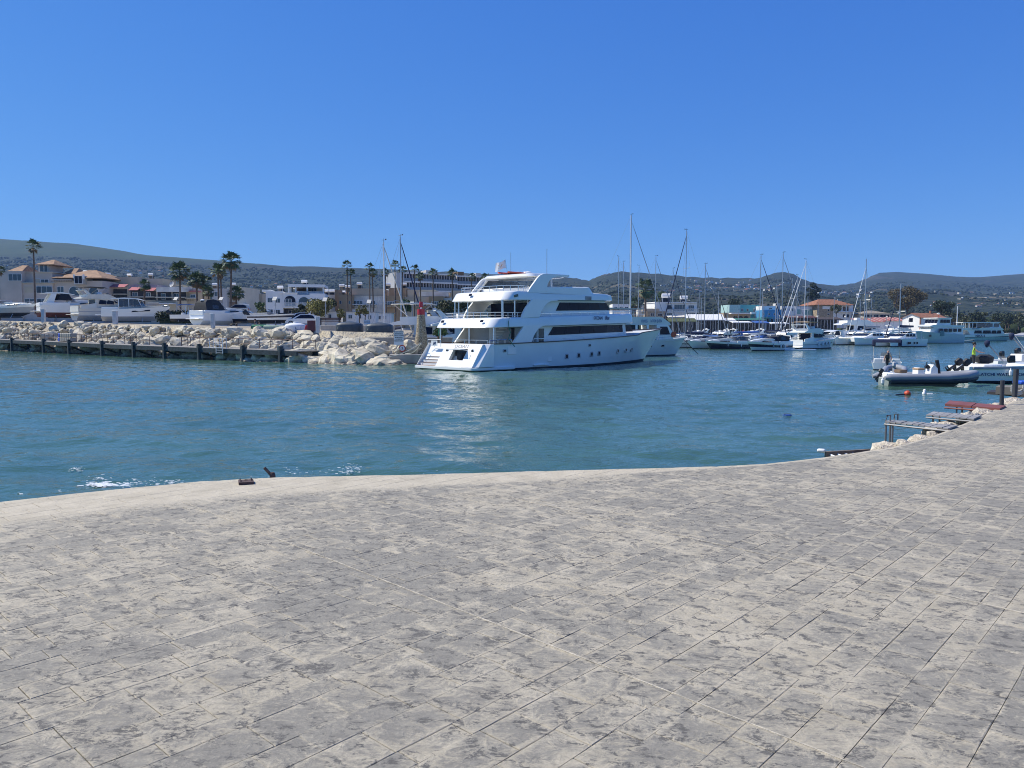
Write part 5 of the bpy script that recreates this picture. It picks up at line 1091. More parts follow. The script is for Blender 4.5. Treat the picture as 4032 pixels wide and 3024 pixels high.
M = MB(); uu = list(np.arange(-500, 1621, 20)); M.loft([[slope_pt(u, t) - bo - Vector((0, 0, .45)) for t in (0, .25, .5, .75, 1.0, 1.1)] for u in uu], False, False); M.build('rubble_core', rubble_m, BW, smooth=0)
ROCKS = []
for sd in range(9):
    R = random.Random(sd + 3); bm = bmesh.new()
    for _ in range(15 + sd):
        v = Vector((R.gauss(0, 1), R.gauss(0, 1), R.gauss(0, 1))).normalized(); p = 3.0
        k = (abs(v.x) ** p + abs(v.y) ** p + abs(v.z) ** p) ** (-1 / p); bm.verts.new(v * k * R.uniform(.72, 1.12))
    h = bmesh.ops.convex_hull(bm, input=bm.verts); bmesh.ops.delete(bm, geom=[g for g in h['geom_interior'] if isinstance(g, bmesh.types.BMVert)], context='VERTS')
    bmesh.ops.subdivide_edges(bm, edges=list(bm.edges), cuts=1, smooth=.35); bmesh.ops.subdivide_edges(bm, edges=[e for e in bm.edges if e.calc_length() > .45], cuts=1); bmesh.ops.triangulate(bm, faces=[f for f in bm.faces if len(f.verts) > 3])
    for v in bm.verts: v.co *= 1 + .13 * noise.noise(v.co * 2.1 + Vector((sd * 7, 0, 0))) + .07 * noise.noise(v.co * 5.5 + Vector((0, sd * 5, 0)))
    me_ = bpy.data.meshes.new('rock'); bm.to_mesh(me_); bm.free(); me_.materials.append(limestone); ROCKS.append(me_)
R = random.Random(21); spots = []
u = -300
while u < 1600:
    d = rock_line(u); step = 1.10 * FPX / d * R.uniform(.85, 1.15) * (.82 if u > 900 else 1.0); nrow = 6 if u > 700 else 5
    for k in range(nrow):
        t = (k + .5 * (len(spots) % 2) + R.uniform(-.2, .2)) / (nrow - .3); s = (.45 + .75 * R.random() ** 1.8) * (1.15 if u > 1000 else .95) * (1.25 - .5 * max(0, t))
        spots.append((slope_pt(u + R.uniform(-.4, .4) * step, min(1.03, max(-.05, t))), s, R))
    u += step
big = sorted(spots, key=lambda q: q[0].y)
def put_rock(p, s, parent):
    o = bpy.data.objects.new('rock', R.choice(ROCKS)); C.objects.link(o); o.parent = parent; o.location = p - bo if parent is BW else p
    o.scale = (s * R.uniform(.95, 1.6), s * R.uniform(.75, 1.1), s * R.uniform(.6, .95)); o.rotation_euler = (R.uniform(-.5, .5), R.uniform(-.5, .5), R.uniform(0, 6.3)); return o
for p, s, _ in big[:300]: put_rock(p, s, BW)
rest = MB()
for p, s, _ in big[300:]:
    me_ = R.choice(ROCKS); Mx = Matrix.Translation(p - bo) @ Matrix.Rotation(R.uniform(0, 6), 4, 'Z') @ Matrix.Diagonal((s * 1.1, s * .9, s * .7, 1)); rest.add([Mx @ v.co for v in me_.vertices], [tuple(f.vertices) for f in me_.polygons])
for k in range(900):   # small stones filling the gaps
    uu_ = R.uniform(-60, 1600); p = slope_pt(uu_, R.uniform(0, 1)) - Vector((0, 0, .2)); s = R.uniform(.15, .4); me_ = R.choice(ROCKS); Mx = Matrix.Translation(p - bo) @ Matrix.Rotation(R.uniform(0, 6), 4, 'Z') @ Matrix.Scale(s, 4); rest.add([Mx @ v.co for v in me_.vertices], [tuple(f.vertices) for f in me_.polygons])
o = rest.build('distant_rocks', limestone, BW, smooth=0); o['kind'] = 'stuff'
wl_ = MB()
for k in range(120):
    uu_ = R.uniform(-60, 1600); p = slope_pt(uu_, -.03) + Vector((0, -.2, .35)); s = R.uniform(.3, .7); me_ = R.choice(ROCKS); Mx = Matrix.Translation(p - bo) @ Matrix.Rotation(R.uniform(0, 6), 4, 'Z') @ Matrix.Diagonal((s * 1.3, s, s * .6, 1)); wl_.add([Mx @ v.co for v in me_.vertices], [tuple(f.vertices) for f in me_.polygons])
o = wl_.build('wet_rocks', wetrock, BW, smooth=0); o['kind'] = 'stuff'

# ================================================================== timber pier
PL = [Vector((-21.6, 77.4, 1.20)), Vector((-45.1, 92.6, 1.47)), Vector((-79.8, 122.0, 1.77)), Vector((-108, 146, 2.0))]
PD = [0]; 
for a, b in zip(PL, PL[1:]): PD.append(PD[-1] + (b - a).length)
def pier_at(s): 
    for i in range(3):
        if s <= PD[i + 1] or i == 2: return PL[i].lerp(PL[i + 1], (s - PD[i]) / (PD[i + 1] - PD[i]))
def pier_u(u):
    k = (u - 2016) / FPX; best = min((abs(pier_at(s * .1).x - k * pier_at(s * .1).y), s * .1) for s in range(0, 1150)); return best[1]
PNv = Vector((.61, .79, 0)); PW = 2.6
PI = thing('timber_pier', 'long dark timber pier on piles along the rocks', 'pier', (PL[0].x, PL[0].y, 0)); po = Vector(PI.location)
M = MB(); ss = [PD[-1] * i / 60 for i in range(61)]
M.loft([[pier_at(s) - po, pier_at(s) + PNv * PW - po, pier_at(s) + PNv * PW - po - Vector((0, 0, .08)), pier_at(s) - po - Vector((0, 0, .08))] for s in ss]); M.build('deck', timber_deck, PI, smooth=0)
for off, nm in ((-.10, 'front_beam'), (PW - .1, 'rear_beam')):
    M = MB(); M.loft([[pier_at(s) + PNv * off - po + Vector((0, 0, z)) for z in (-.03, -.50)] + [pier_at(s) + PNv * (off + .16) - po + Vector((0, 0, z)) for z in (-.50, -.03)] for s in ss]); M.build(nm, timber, PI, smooth=0)
fu = [-75, 51, 175, 276, 405, 530, 651, 788, 959, 1107]
for u in fu:
    s = pier_u(u); p = pier_at(s) - po; b = p + PNv * (PW - .3); q = pier_at(min(PD[-1], s + .01))
    for c, top in ((p - PNv * .1, .42), (b, -.1)):
        M = MB(); M.cbx((c.x, c.y, (p.z + top - 1.6) / 2), (.34, .34, p.z + top + 1.6), rad(-40)); M.build('pile', timber, PI, smooth=0, bevel=.02)
    M = MB(); M.tube([p - PNv * .1 + Vector((0, 0, -.45)), b + Vector((0, 0, -p.z + .1))], .11, 4); M.build('brace', timber, PI, smooth=0)
    M = MB(); M.cbx(((p + b) / 2 + Vector((0, 0, -.3))), ((b - p).length, .18, .25), math.atan2(PNv.y, PNv.x)); M.build('cross_head', timber, PI, smooth=0)
    MB().cbx((p.x, p.y, p.z + .1), (.5, .5, .22), rad(-40)).build('post_collar', timber, PI, smooth=0)
rust = mat('rusty_rail', (.17, .11, .085), .7, var=.3)
M = MB(); ps = [pier_at(s) + PNv * (PW - .12) - po for s in np.arange(.2, 100, 1.75)]; cut = 28
rail(M, ps[:14], 1.05, .042, 1); M.build('railing', rust, PI); M = MB(); rail(M, ps[17:], 1.05, .042, 1); M.build('railing', rust, PI)
# gangway ashore
g0 = pier_at(pier_u(645)) + PNv * PW - po; g1 = g0 + PNv * 6.0 + Vector((-2.5, 1.2, 1.1)); M = MB(); sdv = Vector((-.79, .61, 0))
M.add([g0 - sdv * .7, g0 + sdv * .7, g1 + sdv * .7, g1 - sdv * .7] + [q - Vector((0, 0, .25)) for q in (g0 - sdv * .7, g0 + sdv * .7, g1 + sdv * .7, g1 - sdv * .7)], [(0, 1, 2, 3), (7, 6, 5, 4), (0, 4, 5, 1), (1, 5, 6, 2), (2, 6, 7, 3), (3, 7, 4, 0)]); M.build('gangway', timber_deck, PI, smooth=0)
for sg in (-1, 1): M = MB(); rail(M, lerp_path(g0 + sdv * .7 * sg, g1 + sdv * .7 * sg, 6), 1.0, .028, 1); M.build('gangway_rail', rust, PI)
# aluminium boarding ladder on the pier edge
s_ = pier_u(885); LD = thing('boarding_frame', 'pale metal boarding frame with ladder hung on the pier edge', 'ladder', pier_at(s_), rad(142)); M = MB()
for x in (0, 1.3, 2.6):
    M.tube([(x, -.2, 0), (x, -.2, 1.1), (x, .25, 1.1), (x, .25, -.6)], .04, 5)
M.tube([(0, -.2, 1.1), (2.6, -.2, 1.1)], .035, 5); M.tube([(0, -.2, .6), (2.6, -.2, .6)], .03, 5); M.tube([(0, .25, .05), (2.6, .25, .05)], .03, 5); M.build('frame', mast_white, LD)
for k in range(4): MB().bx(.0, 1.2, .22, .30, -.5 + .3 * k, -.46 + .3 * k).build('rung', mast_white, LD)
# stacked float blocks
blkg = mat('grey_float_plastic', (.36, .33, .27), .6, var=.12); blkb = mat('blue_float_plastic', (.045, .10, .50), .5, var=.1)
FB = thing('float_block_stack', 'two-row stack of grey plastic dock floats with blue end blocks on the pier', 'dock floats', pier_at(pier_u(232)) + PNv * 1.4 + Vector((0, 0, .02)), rad(-38))
for row in range(2):
    for k in range(7):
        x = (k - 3.9) * .60 + row * .10; o = MB().bx(x - .28, x + .28, -.45, .45, row * .62 + .02, row * .62 + .60).build('float_block', blkb if k == 0 else blkg, FB, bevel=.09)
bx_ = MB().bx(-.3, .3, -.25, .25, 0, .45).build('bait_box', mat('dark_teal_box', (.05, .10, .13), .5), None, bevel=.03, loc=pier_at(pier_u(1092)) + PNv * .4, rz=.4); tag(bx_, 'dark teal box with pale lid at the pier end', 'box')
# mooring line from the pier end to the yacht dock
a = at(1175, 1374, 78); b = at(1655, 1374, 75.5); M = MB(); M.tube([a.lerp(b, t) - Vector((0, 0, .25 * math.sin(math.pi * t))) for t in np.linspace(0, 1, 9)], .02, 4); tag(M.build('mooring_rope', rope_m), 'long pale rope stretched low in front of the boulders', 'rope')

# ================================================================== lighthouse, dock, signs
def stone_material():
    m = bpy.data.materials.new('cobbled_tower'); m.use_nodes = True; N = m.node_tree.nodes; L = m.node_tree.links; b = N['Principled BSDF']; b.inputs['Roughness'].default_value = .9
    tc = N.new('ShaderNodeTexCoord'); v = N.new('ShaderNodeTexVoronoi'); v.feature = 'DISTANCE_TO_EDGE'; v.inputs['Scale'].default_value = 7; L.new(tc.outputs['Object'], v.inputs[0])
    v2 = N.new('ShaderNodeTexVoronoi'); v2.inputs['Scale'].default_value = 7; L.new(tc.outputs['Object'], v2.inputs[0]); hs = N.new('ShaderNodeMix'); hs.data_type = 'RGBA'
    sp = N.new('ShaderNodeSeparateColor'); L.new(v2.outputs['Color'], sp.inputs[0]); L.new(sp.outputs[0], hs.inputs[0]); hs.inputs[6].default_value = (.40, .32, .20, 1); hs.inputs[7].default_value = (.58, .50, .36, 1)
    r = N.new('ShaderNodeValToRGB'); r.color_ramp.elements[0].position = .02; r.color_ramp.elements[1].position = .09; L.new(v.outputs['Distance'], r.inputs[0])
    mx = N.new('ShaderNodeMix'); mx.data_type = 'RGBA'; L.new(r.outputs[0], mx.inputs[0]); mx.inputs[6].default_value = (.12, .095, .065, 1); L.new(hs.outputs[2], mx.inputs[7]); L.new(mx.outputs[2], b.inputs['Base Color'])
    bp = N.new('ShaderNodeBump'); bp.inputs['Distance'].default_value = .06; L.new(r.outputs[0], bp.inputs['Height']); L.new(bp.outputs[0], b.inputs['Normal']); return m
cobble = stone_material()
lb = at(1659, 1368, 78.0); LH = thing('harbour_beacon', 'small tapered stone beacon tower with red lantern', 'lighthouse', lb)
MB().lathe([(.76, -.6), (.74, 0), (.58, 1.1), (.47, 2.1), (.41, 3.2), (.39, 3.3)], 20).build('tower', cobble, LH, smooth=50)
MB().lathe([(.37, 3.3), (.39, 3.32), (.37, 3.85), (.32, 3.86)], 18).build('lantern_base', redp, LH); MB().lathe([(.10, 3.86), (.10, 4.06), (.14, 4.07)], 12).build('lantern_neck', whitep, LH); MB().lathe([(.16, 4.06), (.19, 4.08), (.19, 4.56), (.17, 4.6)], 16).build('lantern', redp, LH)
dk = at(1630, 1395, 76.5); DK = thing('concrete_dock', 'low worn concrete dock block beside the yacht stern', 'dock', (dk.x, dk.y, 0), rad(8))
MB().bx(-2.4, 3.2, -1.2, 3.2, -1.5, .92).build('slab', concrete, DK, bevel=.06); MB().bx(-2.5, 3.3, -1.26, 3.2, -1.5, .12).build('wet_foot', wetrock, DK, bevel=.04)
for q in range(5): fo = put_rock(at(1560 + 20 * q, 1410, 77.2), R.uniform(.3, .5), DK); fo.location = Vector((-2.2 + .9 * q, 1.2, 1.0))
wp = at(1555, 1345, 80.5); WLO = thing('harbour_wall', 'grey concrete wall behind the beacon tower', 'wall', (wp.x, wp.y, 0)); MB().bx(-3.0, 6.0, 0, .5, 0, 2.55).build('wall', concrete, WLO, bevel=.03)
bigr = put_rock(at(1608, 1372, 77.4), 1.25, None); tag(bigr, 'big flat limestone boulder beside the speed limit sign', 'boulder')
sp = at(1570, 1398, 76); SG = thing('speed_limit_sign', 'white bilingual speed limit notice on posts above the boulders', 'sign', (sp.x, sp.y, 0)); sd_ = sp.y
c0 = at(*zz('D', 718, 1150), 76); c1 = at(*zz('D', 828, 1310), 76); w_, h_ = c1.x - c0.x, c0.z - c1.z; cx = (c0.x + c1.x) / 2 - sp.x; cz = (c0.z + c1.z) / 2
MB().bx(cx - w_ / 2, cx + w_ / 2, -.02, .02, cz - h_ / 2, cz + h_ / 2).build('board', whitep, SG)
for q, tx_ in enumerate(('ΜΕΓΙΣΤΗ ΤΑΧΥΤΗΤΑ', 'ΣΚΑΦΩΝ ΕΝΤΟΣ', 'ΛΕΚΑΝΗΣ 3 ΚΟΜΒΟΙ', 'MAXIMUM SPEED', 'OF VESSELS IN', 'THE BASIN 3 KNOTS')): text(tx_, .15, black, SG, (cx, -.026, cz + h_ / 2 - .13 - .165 * q - (.06 if q > 2 else 0)), (math.pi / 2, 0, 0), .66)
for x in (cx - .2,): MB().tube([(x, .05, .5), (x, .05, cz + h_ / 2)], .04, 6).build('post', greyp, SG)
c = at(*zz('D', 812, 1350), 76); rs_ = MB().tube([(c.x - sp.x, -.04, c.z), (c.x - sp.x, .0, c.z)], .34, 20).build('speed_disc_rim', redp, SG); MB().tube([(c.x - sp.x, -.05, c.z), (c.x - sp.x, .0, c.z)], .25, 20).build('speed_disc', whitep, rs_); text('3', .34, black, SG, (c.x - sp.x, -.056, c.z), (math.pi / 2, 0, 0)); MB().tube([(c.x - sp.x, .05, .6), (c.x - sp.x, .05, c.z)], .035, 6).build('disc_post', greyp, SG)
c0 = at(*zz('D', 380, 1028), 84); c1 = at(*zz('D', 450, 1078), 84); CS = thing('channel_sign', 'pale blue CH/11 radio channel sign on a post', 'sign', ((c0.x + c1.x) / 2, 84, 2.8)); h_ = c0.z - c1.z; w_ = c1.x - c0.x
MB().bx(-w_ / 2, w_ / 2, -.02, .02, c1.z - 2.8, c0.z - 2.8).build('board', mat('pale_blue_sign', (.60, .68, .74), .5), CS); text('CH/11', .38, navytxt, CS, (0, -.026, (c0.z + c1.z) / 2 - 2.8), (math.pi / 2, 0, 0), .62); MB().tube([(0, .05, -.3), (0, .05, c0.z - 2.8)], .045, 6).build('post', greyp, CS)

# ================================================================== boats and gear laid up on the hardstand
def gl(u, d): return Vector(((u - 2016) / FPX * d, d, ground_left((u - 2016) / FPX * d)))
def on(k, x, y, d, dz=0.0): u, v = zz(k, x, y); p = at(u, v, d); p.z += dz; return p
sport_cruiser('silver sport cruiser laid up behind the boulders, nose to the right', on('A', -120, 1015, 142, .9), rad(-14), 10.5, 3.3, band=gel_grey, low=gel_grey, arch=True, land=.8, boot=anti)
sport_cruiser('white hardtop cruiser with open glass doors beside a tall palm', on('A', 430, 1010, 138, .9), rad(42), 12.5, 3.9, hardtop=True, arch=False, land=.8, boot=antired)
flybridge_boat('cream flybridge cruiser seen from its stern on the boatyard', on('A', 840, 1040, 131, .8), rad(50), 12.0, 4.0, cream=True, land=.8, bimini=blackc)
pilothouse_boat('white and grey pilothouse cruiser with blue glass doors on the boatyard', on('A', 1170, 1055, 123, .8), rad(12), 10.0, 3.4, land=.7)
open_boat('small white boat under a bright blue bimini on the boatyard', on('B', 540, 1040, 112, .8), rad(10), 5.6, 2.1, bim=bluec, land=.4)
sport_cruiser('white cruiser with tall black cockpit canopy on the boatyard', on('B', 840, 1070, 103, .85), rad(62), 9.2, 3.1, canopy=blackc, arch=False, land=.5, radar=True, boot=gel)
open_boat('white sport boat with curved windscreen beside the black-canopied cruiser', on('B', 1190, 1040, 108, .7), rad(-4), 6.6, 2.3, screen=True, console=False, motor=False, land=.5, name='speedboat')
open_boat('low white speedboat with dark stripe behind the green dinghies', on('C', -60, 1085, 103, .6), rad(4), 6.0, 2.2, screen=True, console=False, band=gel_navy, land=.4, name='speedboat')
# upturned dinghies, tanks
def dinghy_upturned(label, k, x, y, d, L, m, rz):
    T = thing('upturned_dinghy', label, 'dinghy', on(k, x, y, d), rz); M = MB(); pt, ring = hull_levels(M, L, L * .42, .45, .5, .3, .12, .35, levels=(0, .5, 1)); M.v = [(x - L / 2, y, .5 - z) for x, y, z in M.v]; M.build('hull', m, T, smooth=50)
    MB().tube([(x - L / 2, y, .04) for x, y, z in ring], .03, 5).build('gunwale', whitep, T); return T
dinghy_upturned('upturned green dinghy left on the boulder crest', 'C', 128, 1145, 92, 2.7, mat('green_paint', (.05, .22, .09), .5), 0.1)
dinghy_upturned('upturned pale green dinghy beside the white LUX tank', 'C', 290, 1155, 90, 2.9, mat('pale_green_paint', (.30, .38, .28), .5), -.05)
def tank(label, k, x, y, d, r, h, m, name, cap=True, sq=.85):
    T = thing(name, label, 'tank', on(k, x, y, d)); n = 20
    ring = lambda rr, z: [(rr * math.copysign(abs(math.cos(2 * math.pi * i / n)) ** sq, math.cos(2 * math.pi * i / n)), .75 * rr * math.copysign(abs(math.sin(2 * math.pi * i / n)) ** sq, math.sin(2 * math.pi * i / n)), z) for i in range(n)]
    MB().loft([ring(r * .98, 0), ring(r, .06), ring(r, h * .62), ring(r * .97, h * .72), ring(r * .8, h * .84), ring(r * .3, h * .95), ring(r * .1, h)]).build('shell', m, T, smooth=40); return T
t1 = tank('white domed plastic tank lettered LUX on the boulder crest', 'C', 520, 1168, 88, 1.18, 1.05, whitep, 'domed_tank'); MB().lathe([(.3, 0), (.3, .14), (.24, .18)], 12, (.1, 0, .95)).build('lid', whitep, t1); text('LUX', .36, navytxt, t1, (.55, -.79, .42), (math.pi / 2, 0, .35), 1.0)
M = MB(); M.tube([(.15, -.86, .05), (.3, -.87, .22), (.6, -.84, .30)], .015, 4); M.build('painter', navytxt, t1)
for lb_, xx, yy, dd in (('dark grey round float tank left of the CH/11 sign', 220, 1170, 85.5), ('dark grey round float tank right of the CH/11 sign', 556, 1184, 84)):
    t2 = tank(lb_, 'D', xx, yy, dd, 1.47, 1.25, darkgrey, 'float_tank', sq=.6); M = MB(); M.tube([(-1.2, -.75, .1), (-1.1, -.95, .5), (-.8, -.6, .85), (-.4, .1, .99)], .03, 4); M.build('rope', rope_m, t2); MB().tube([(-.9, -.2, .9), (-.75, -.1, 1.08), (-.4, 0, .98)], .05, 5).build('lifting_ring', black, t2)
mb = MB().bx(-.5, .5, -.4, .4, 0, 1.25).build('cabinet', mat('maroon_paint', (.11, .03, .035), .6), None, bevel=.03, loc=on('C', 738, 1168, 86)); tag(mb, 'maroon cabinet standing beside the grey service pedestal', 'cabinet')
rb = MB().cbx((0, 0, .35), (.45, .35, .75), .2, .25).build('fuel_can', redp, None, bevel=.05, loc=on('C', 665, 1168, 86)); tag(rb, 'red plastic can leaning by the maroon cabinet', 'can')
def pedestal(label, k, x, yb, yt, d, w=.5):
    b = on(k, x, yb, d); h = on(k, x, yt, d).z - b.z; T = thing('service_pedestal', label, 'pedestal', b, 0, 'service pedestals along the boatyard edge'); MB().bx(-w / 2, w / 2, -w / 2, w / 2, 0, h * .95).build('column', mat('pedestal_grey', (.52, .54, .55), .5), T, bevel=.05); MB().bx(-w * .56, w * .56, -w * .56, w * .56, h * .95, h).build('cap', whitep, T, bevel=.03); return T
pedestal('grey service pedestal in front of the white hardtop cruiser', 'A', 492, 1060, 905, 122); pedestal('grey service pedestal in front of the pilothouse cruiser', 'A', 1300, 1080, 925, 115, .6); pedestal('tall grey service pedestal by the black-canopied cruiser', 'B', 1040, 1080, 900, 96, .45); pedestal('grey service pedestal between the cabinet and the portable cabins', 'C', 805, 1185, 970, 84.5, .42)
person('person in dark clothes sitting by the green dinghy', on('B', 1552, 1105, 93.5, -.45), rad(200), mat('dark_shirt', (.03, .03, .035), .8), mat('dark_trousers', (.025, .027, .035), .8), 'sit')
person('person bending beside the green dinghy on the boulders', on('B', 1600, 1105, 93.2, -.62), rad(-20), mat('grey_shirt', (.10, .11, .12), .8), mat('dark_trousers', (.025, .027, .035), .8), 'sit', .92)
# white motor yachts moored behind the beacon
flybridge_boat('white flybridge yacht moored behind the beacon tower, stern to the left', on('D', 600, 1225, 97, -1.9) * Vector((1, 1, 0)), rad(8), 16.0, 4.6, bimini=whitec, arch=False)
flybridge_boat('white yacht with raked arch moored behind the yacht stern', on('D', 1040, 1225, 96, 0) * Vector((1, 1, 0)), rad(20), 15.5, 4.6)
for lb_, ub, vb, ut, vt, dd, jb, hd in (('sailing yacht with pale mast behind the float tanks', 'D', 612, 'D', 588, 104, creamc, -25), ('sailing yacht with navy furled jib left of the beacon', 'D', 800, 'D', 773, 108, navyc, -30)):
    xb = vb; xt = vt; yt_ = 150 if xb == 612 else 97; p = on('D', xb, 1030, dd); t = on('D', xt, yt_, dd); p.z = 1.2
    o = sail_yacht(lb_, (p.x, dd, 1.2), rad(hd), t.z - 1.2, L=11.0, jib=jb, boom=navyc, lean=0, m_mast=mast_white if xb == 612 else alu, mr=.10)
    for ch in o.children:
        if ch.name.startswith('mast'): pass
    o.rotation_euler = (0, math.atan2(-(p.x - t.x), t.z), rad(hd)) if False else (0, 0, rad(hd))
# ================================================================== buildings behind the boatyard
b = Fac('pink_villa', 'long pinkish villa with tiled hip roofs and a turret', 'A', 245, 1050, 168)
b.wall('A', -260, 478, 247, 1060, 14, pinkwall, yo=-1.6, down=4); b.wall('A', 247, 490, 600, 1060, 12, pinkwall, yo=0.0, down=4); b.wall('A', 247, 612, 600, 1060, 2, pinkwall, 'terrace_wall', yo=-1.2, down=4)
b.wall('A', 600, 588, 1160, 1060, 11, pinkwall, yo=-.6, down=4); b.wall('A', 236, 486, 600, 494, 12.6, creamwall, 'cornice', yo=-.3); b.wall('A', 236, 608, 606, 616, 2, creamwall, 'cornice', yo=-1.5)
b.win('A', 95, 510, 275 - 30, 590, -1.6, 3); b.win('A', 408, 648, 590, 728, -1.2, 3); b.win('A', 275, 650, 375, 725, -1.2, 1, beigewall, pinkwall); b.win('A', 278, 790, 390, 852, -1.2, 2); b.win('A', 415, 790, 590, 852, -1.2, 3); b.win('A', 395, 565, 455, 612, 0, 1, beigewall); b.win('A', 460, 570, 550, 612, 0, 2)
b.hip('A', 60, 486, 242, 415, 8, terracotta_tan, yo=-1.2, ridge=.32); b.wall('A', 432, 392, 558, 492, 5, pinkwall, 'turret', yo=1.0); b.win('A', 446, 396, 494, 488, 1.0, 1); b.win('A', 500, 396, 536, 488, 1.0, 1); b.hip('A', 388, 402, 602, 352, 7.5, terracotta_tan, yo=0.0, ridge=.45)
b.hip('A', 575, 552, 1150, 470, 13, terracotta_tan, yo=-1.4, ridge=.42); b.hip('A', 712, 500, 850, 448, 6, terracotta_tan, yo=4.5, ridge=.3)
b.wall('A', 832, 530, 934, 628, 4, greywall, 'dormer', yo=-2.0); b.win('A', 838, 532, 928, 622, -2.0, 2, glass_dark); b.wall('A', 822, 515, 832, 560, .4, whitewall, 'pillar', yo=-2.2); b.wall('A', 930, 515, 941, 570, .4, whitewall, 'pillar', yo=-2.2)
b.win('A', 645, 652, 722, 728, -.6, 2); b.win('A', 775, 650, 900, 760, -.6, 3, arch=True); b.win('A', 1000, 655, 1112, 760, -.6, 3, arch=True); b.balcony('A', 600, 560 + 40, 830, 575, -.6, .8, pinkwall)
b = Fac('beige_apartments', 'beige apartment block with red awnings over its balconies', 'A', 1160, 1050, 172)
b.wall('A', 1150, 545, 1570, 1060, 10, beigewall, yo=2.5, down=4); b.wall('A', 1160, 655, 1450, 1060, 2.4, creamwall, yo=0, down=4); b.wall('A', 1165, 682, 1432, 780, .1, darkin, 'balcony_shade_panel', yo=-.06)  # balconies are flush: dark sheets on the wall paint in the recess shade
a_, b_, z0, z1 = b.rect('A', 1165, 632, 1446, 662, 0); MB().cbx(((a_ + b_) / 2, -.9, (z0 + z1) / 2), (b_ - a_, 2.0, .08), 0, 0, rad(22)).build('awning', pinkawn, b.T)
b.balcony('A', 1165, 780, 1440, 735, 0, .9, creamwall); b.win('A', 1228, 602, 1268, 632, 2.5, 1)
b.wall('B', -20, 640, 362, 900, 8, creamwall, yo=.3, down=4); b.wall('B', 45, 632, 350, 742, .1, darkin, 'balcony_shade_panel', yo=.22); b.wall('B', -10, 482, 432, 585, 7, beigewall, 'penthouse', yo=4)
for x0, x1, y0, y1 in ((50, 165, 590, 622), (250, 358, 598, 630)):
    a_, b_, z0, z1 = b.rect('B', x0, y0, x1, y1, 0); MB().cbx(((a_ + b_) / 2, -.6, (z0 + z1) / 2), (b_ - a_, 2.0, .08), 0, 0, rad(22)).build('awning', pinkawn, b.T)
b.wall('B', 30, 556, 362, 600, 5, mat('mauve_render', (.40, .33, .35), .9), 'parapet', yo=.8); b.win('B', 65, 645, 130, 695, .22, 2); b.win('B', 230, 650, 288, 700, .22, 2); b.balcony('B', 45, 742, 350, 700, .2, .9, creamwall)
b.wall('B', 360, 600, 722, 900, 8, creamwall, yo=0, down=4); b.wall('B', 355, 582, 724, 642, 9.5, dirtywhite, 'parapet', yo=-1.3); b.wall('B', 370, 642, 716, 746, .1, darkin, 'balcony_shade_panel', yo=-.08); b.win('B', 412, 660, 468, 735, -.1, 1); b.win('B', 566, 662, 628, 735, -.1, 2); b.balcony('B', 368, 748, 718, 705, -.05, 1.2, creamwall); b.wall('B', 540, 642, 548, 746, .2, creamwall, 'pillar', yo=-1.0)
b.wall('B', 250, 768, 382, 784, 2.2, creamc, 'shop_awning', yo=-2.0); b.wall('B', 390, 778, 556, 790, 2.2, whitec, 'shop_awning', yo=-2.0); b.win('B', 425, 795, 505, 855, -.02, 2); b.wall('B', 720, 612, 835, 900, 8, beigewall, yo=.5, down=4); b.win('B', 768, 672, 830, 715, .5, 2); b.balcony('B', 725, 752, 832, 715, .4, 1.0, creamwall); b.wall('B', 722, 628, 832, 640, 3, pinkawn, 'eave', yo=-.4)
b = Fac('grey_villa', 'grey and cream flat-roofed villa between the palm trees', 'B', 1030, 880, 175)
b.wall('B', 1030, 602, 1212, 900, 10, greywall, yo=-1, down=4); b.wall('B', 1212, 588, 1436, 900, 10, creamwall, yo=.5, down=4); b.wall('B', 1212, 765, 1330, 880, .4, brownwall, 'base_panel', yo=.3); b.win('B', 1060, 640, 1120, 700, -1, 2); b.win('B', 1250, 640, 1330, 700, .5, 2); b.win('B', 1070, 760, 1130, 830, -1, 2); b.wall('B', 1360, 785, 1425, 880, 3, whitewall, 'porch', yo=-1.6); b.win('B', 1355, 660, 1420, 720, .5, 2)
b = Fac('terrace_house', 'small house with pergola beside the white arched house', 'B', 1440, 880, 185)
b.wall('B', 1436, 665, 1640, 890, 8, beigewall, yo=0, down=4); b.wall('B', 1430, 655, 1570, 668, 5, dirtywhite, yo=-1.5, name='pergola'); b.win('B', 1460, 690, 1500, 780, 0, 1, darkin); b.win('B', 1510, 690, 1555, 780, 0, 1, darkin); b.win('B', 1440, 810, 1530, 870, 0, 2, darkin)
for x in (1440, 1500, 1560): b.wall('B', x, 668, x + 6, 880, .25, dirtywhite, 'pillar', yo=-1.4)
# white arched house
b = Fac('white_arched_house', 'white modern house with two arched balconies and roof terrace', 'C', 150, 1000, 150, rad(9))
b.wall('C', 150, 660, 365, 1000, 9, whitewall, yo=0, down=3); b.wall('C', 365, 675, 545, 870, .5, whitewall, 'front_screen', yo=-.2); b.wall('C', 365, 690, 720, 1000, 8, whitewall, yo=1.6, down=3); b.wall('C', 700, 688, 895, 1000, 9, whitewall, yo=-.3, down=3)
b.wall('C', 545, 705, 715, 870, .5, whitewall, 'front_screen', yo=-.25); b.wall('C', 365, 852, 715, 870, 1.9, whitewall, 'balcony_floor', yo=-.3); b.wall('C', 100, 640, 215, 668, 5, whitewall, 'parapet', yo=1.5)
b.win('C', 170, 742, 235, 802, 0, 2); b.win('C', 265, 748, 330, 806, 0, 2); b.win('C', 172, 885, 240, 945, 0, 2); b.win('C', 255, 890, 330, 945, 0, 2)
f = b.win('C', 375, 712, 530, 850, -.21, 2, glass_dark, whitewall, arch=True, name='arch_opening'); b.win('C', 395, 755, 472, 848, -.32, 2); f = b.win('C', 555, 728, 700, 850, -.26, 3, glass_blue, whitewall, arch=True, name='arch_opening')
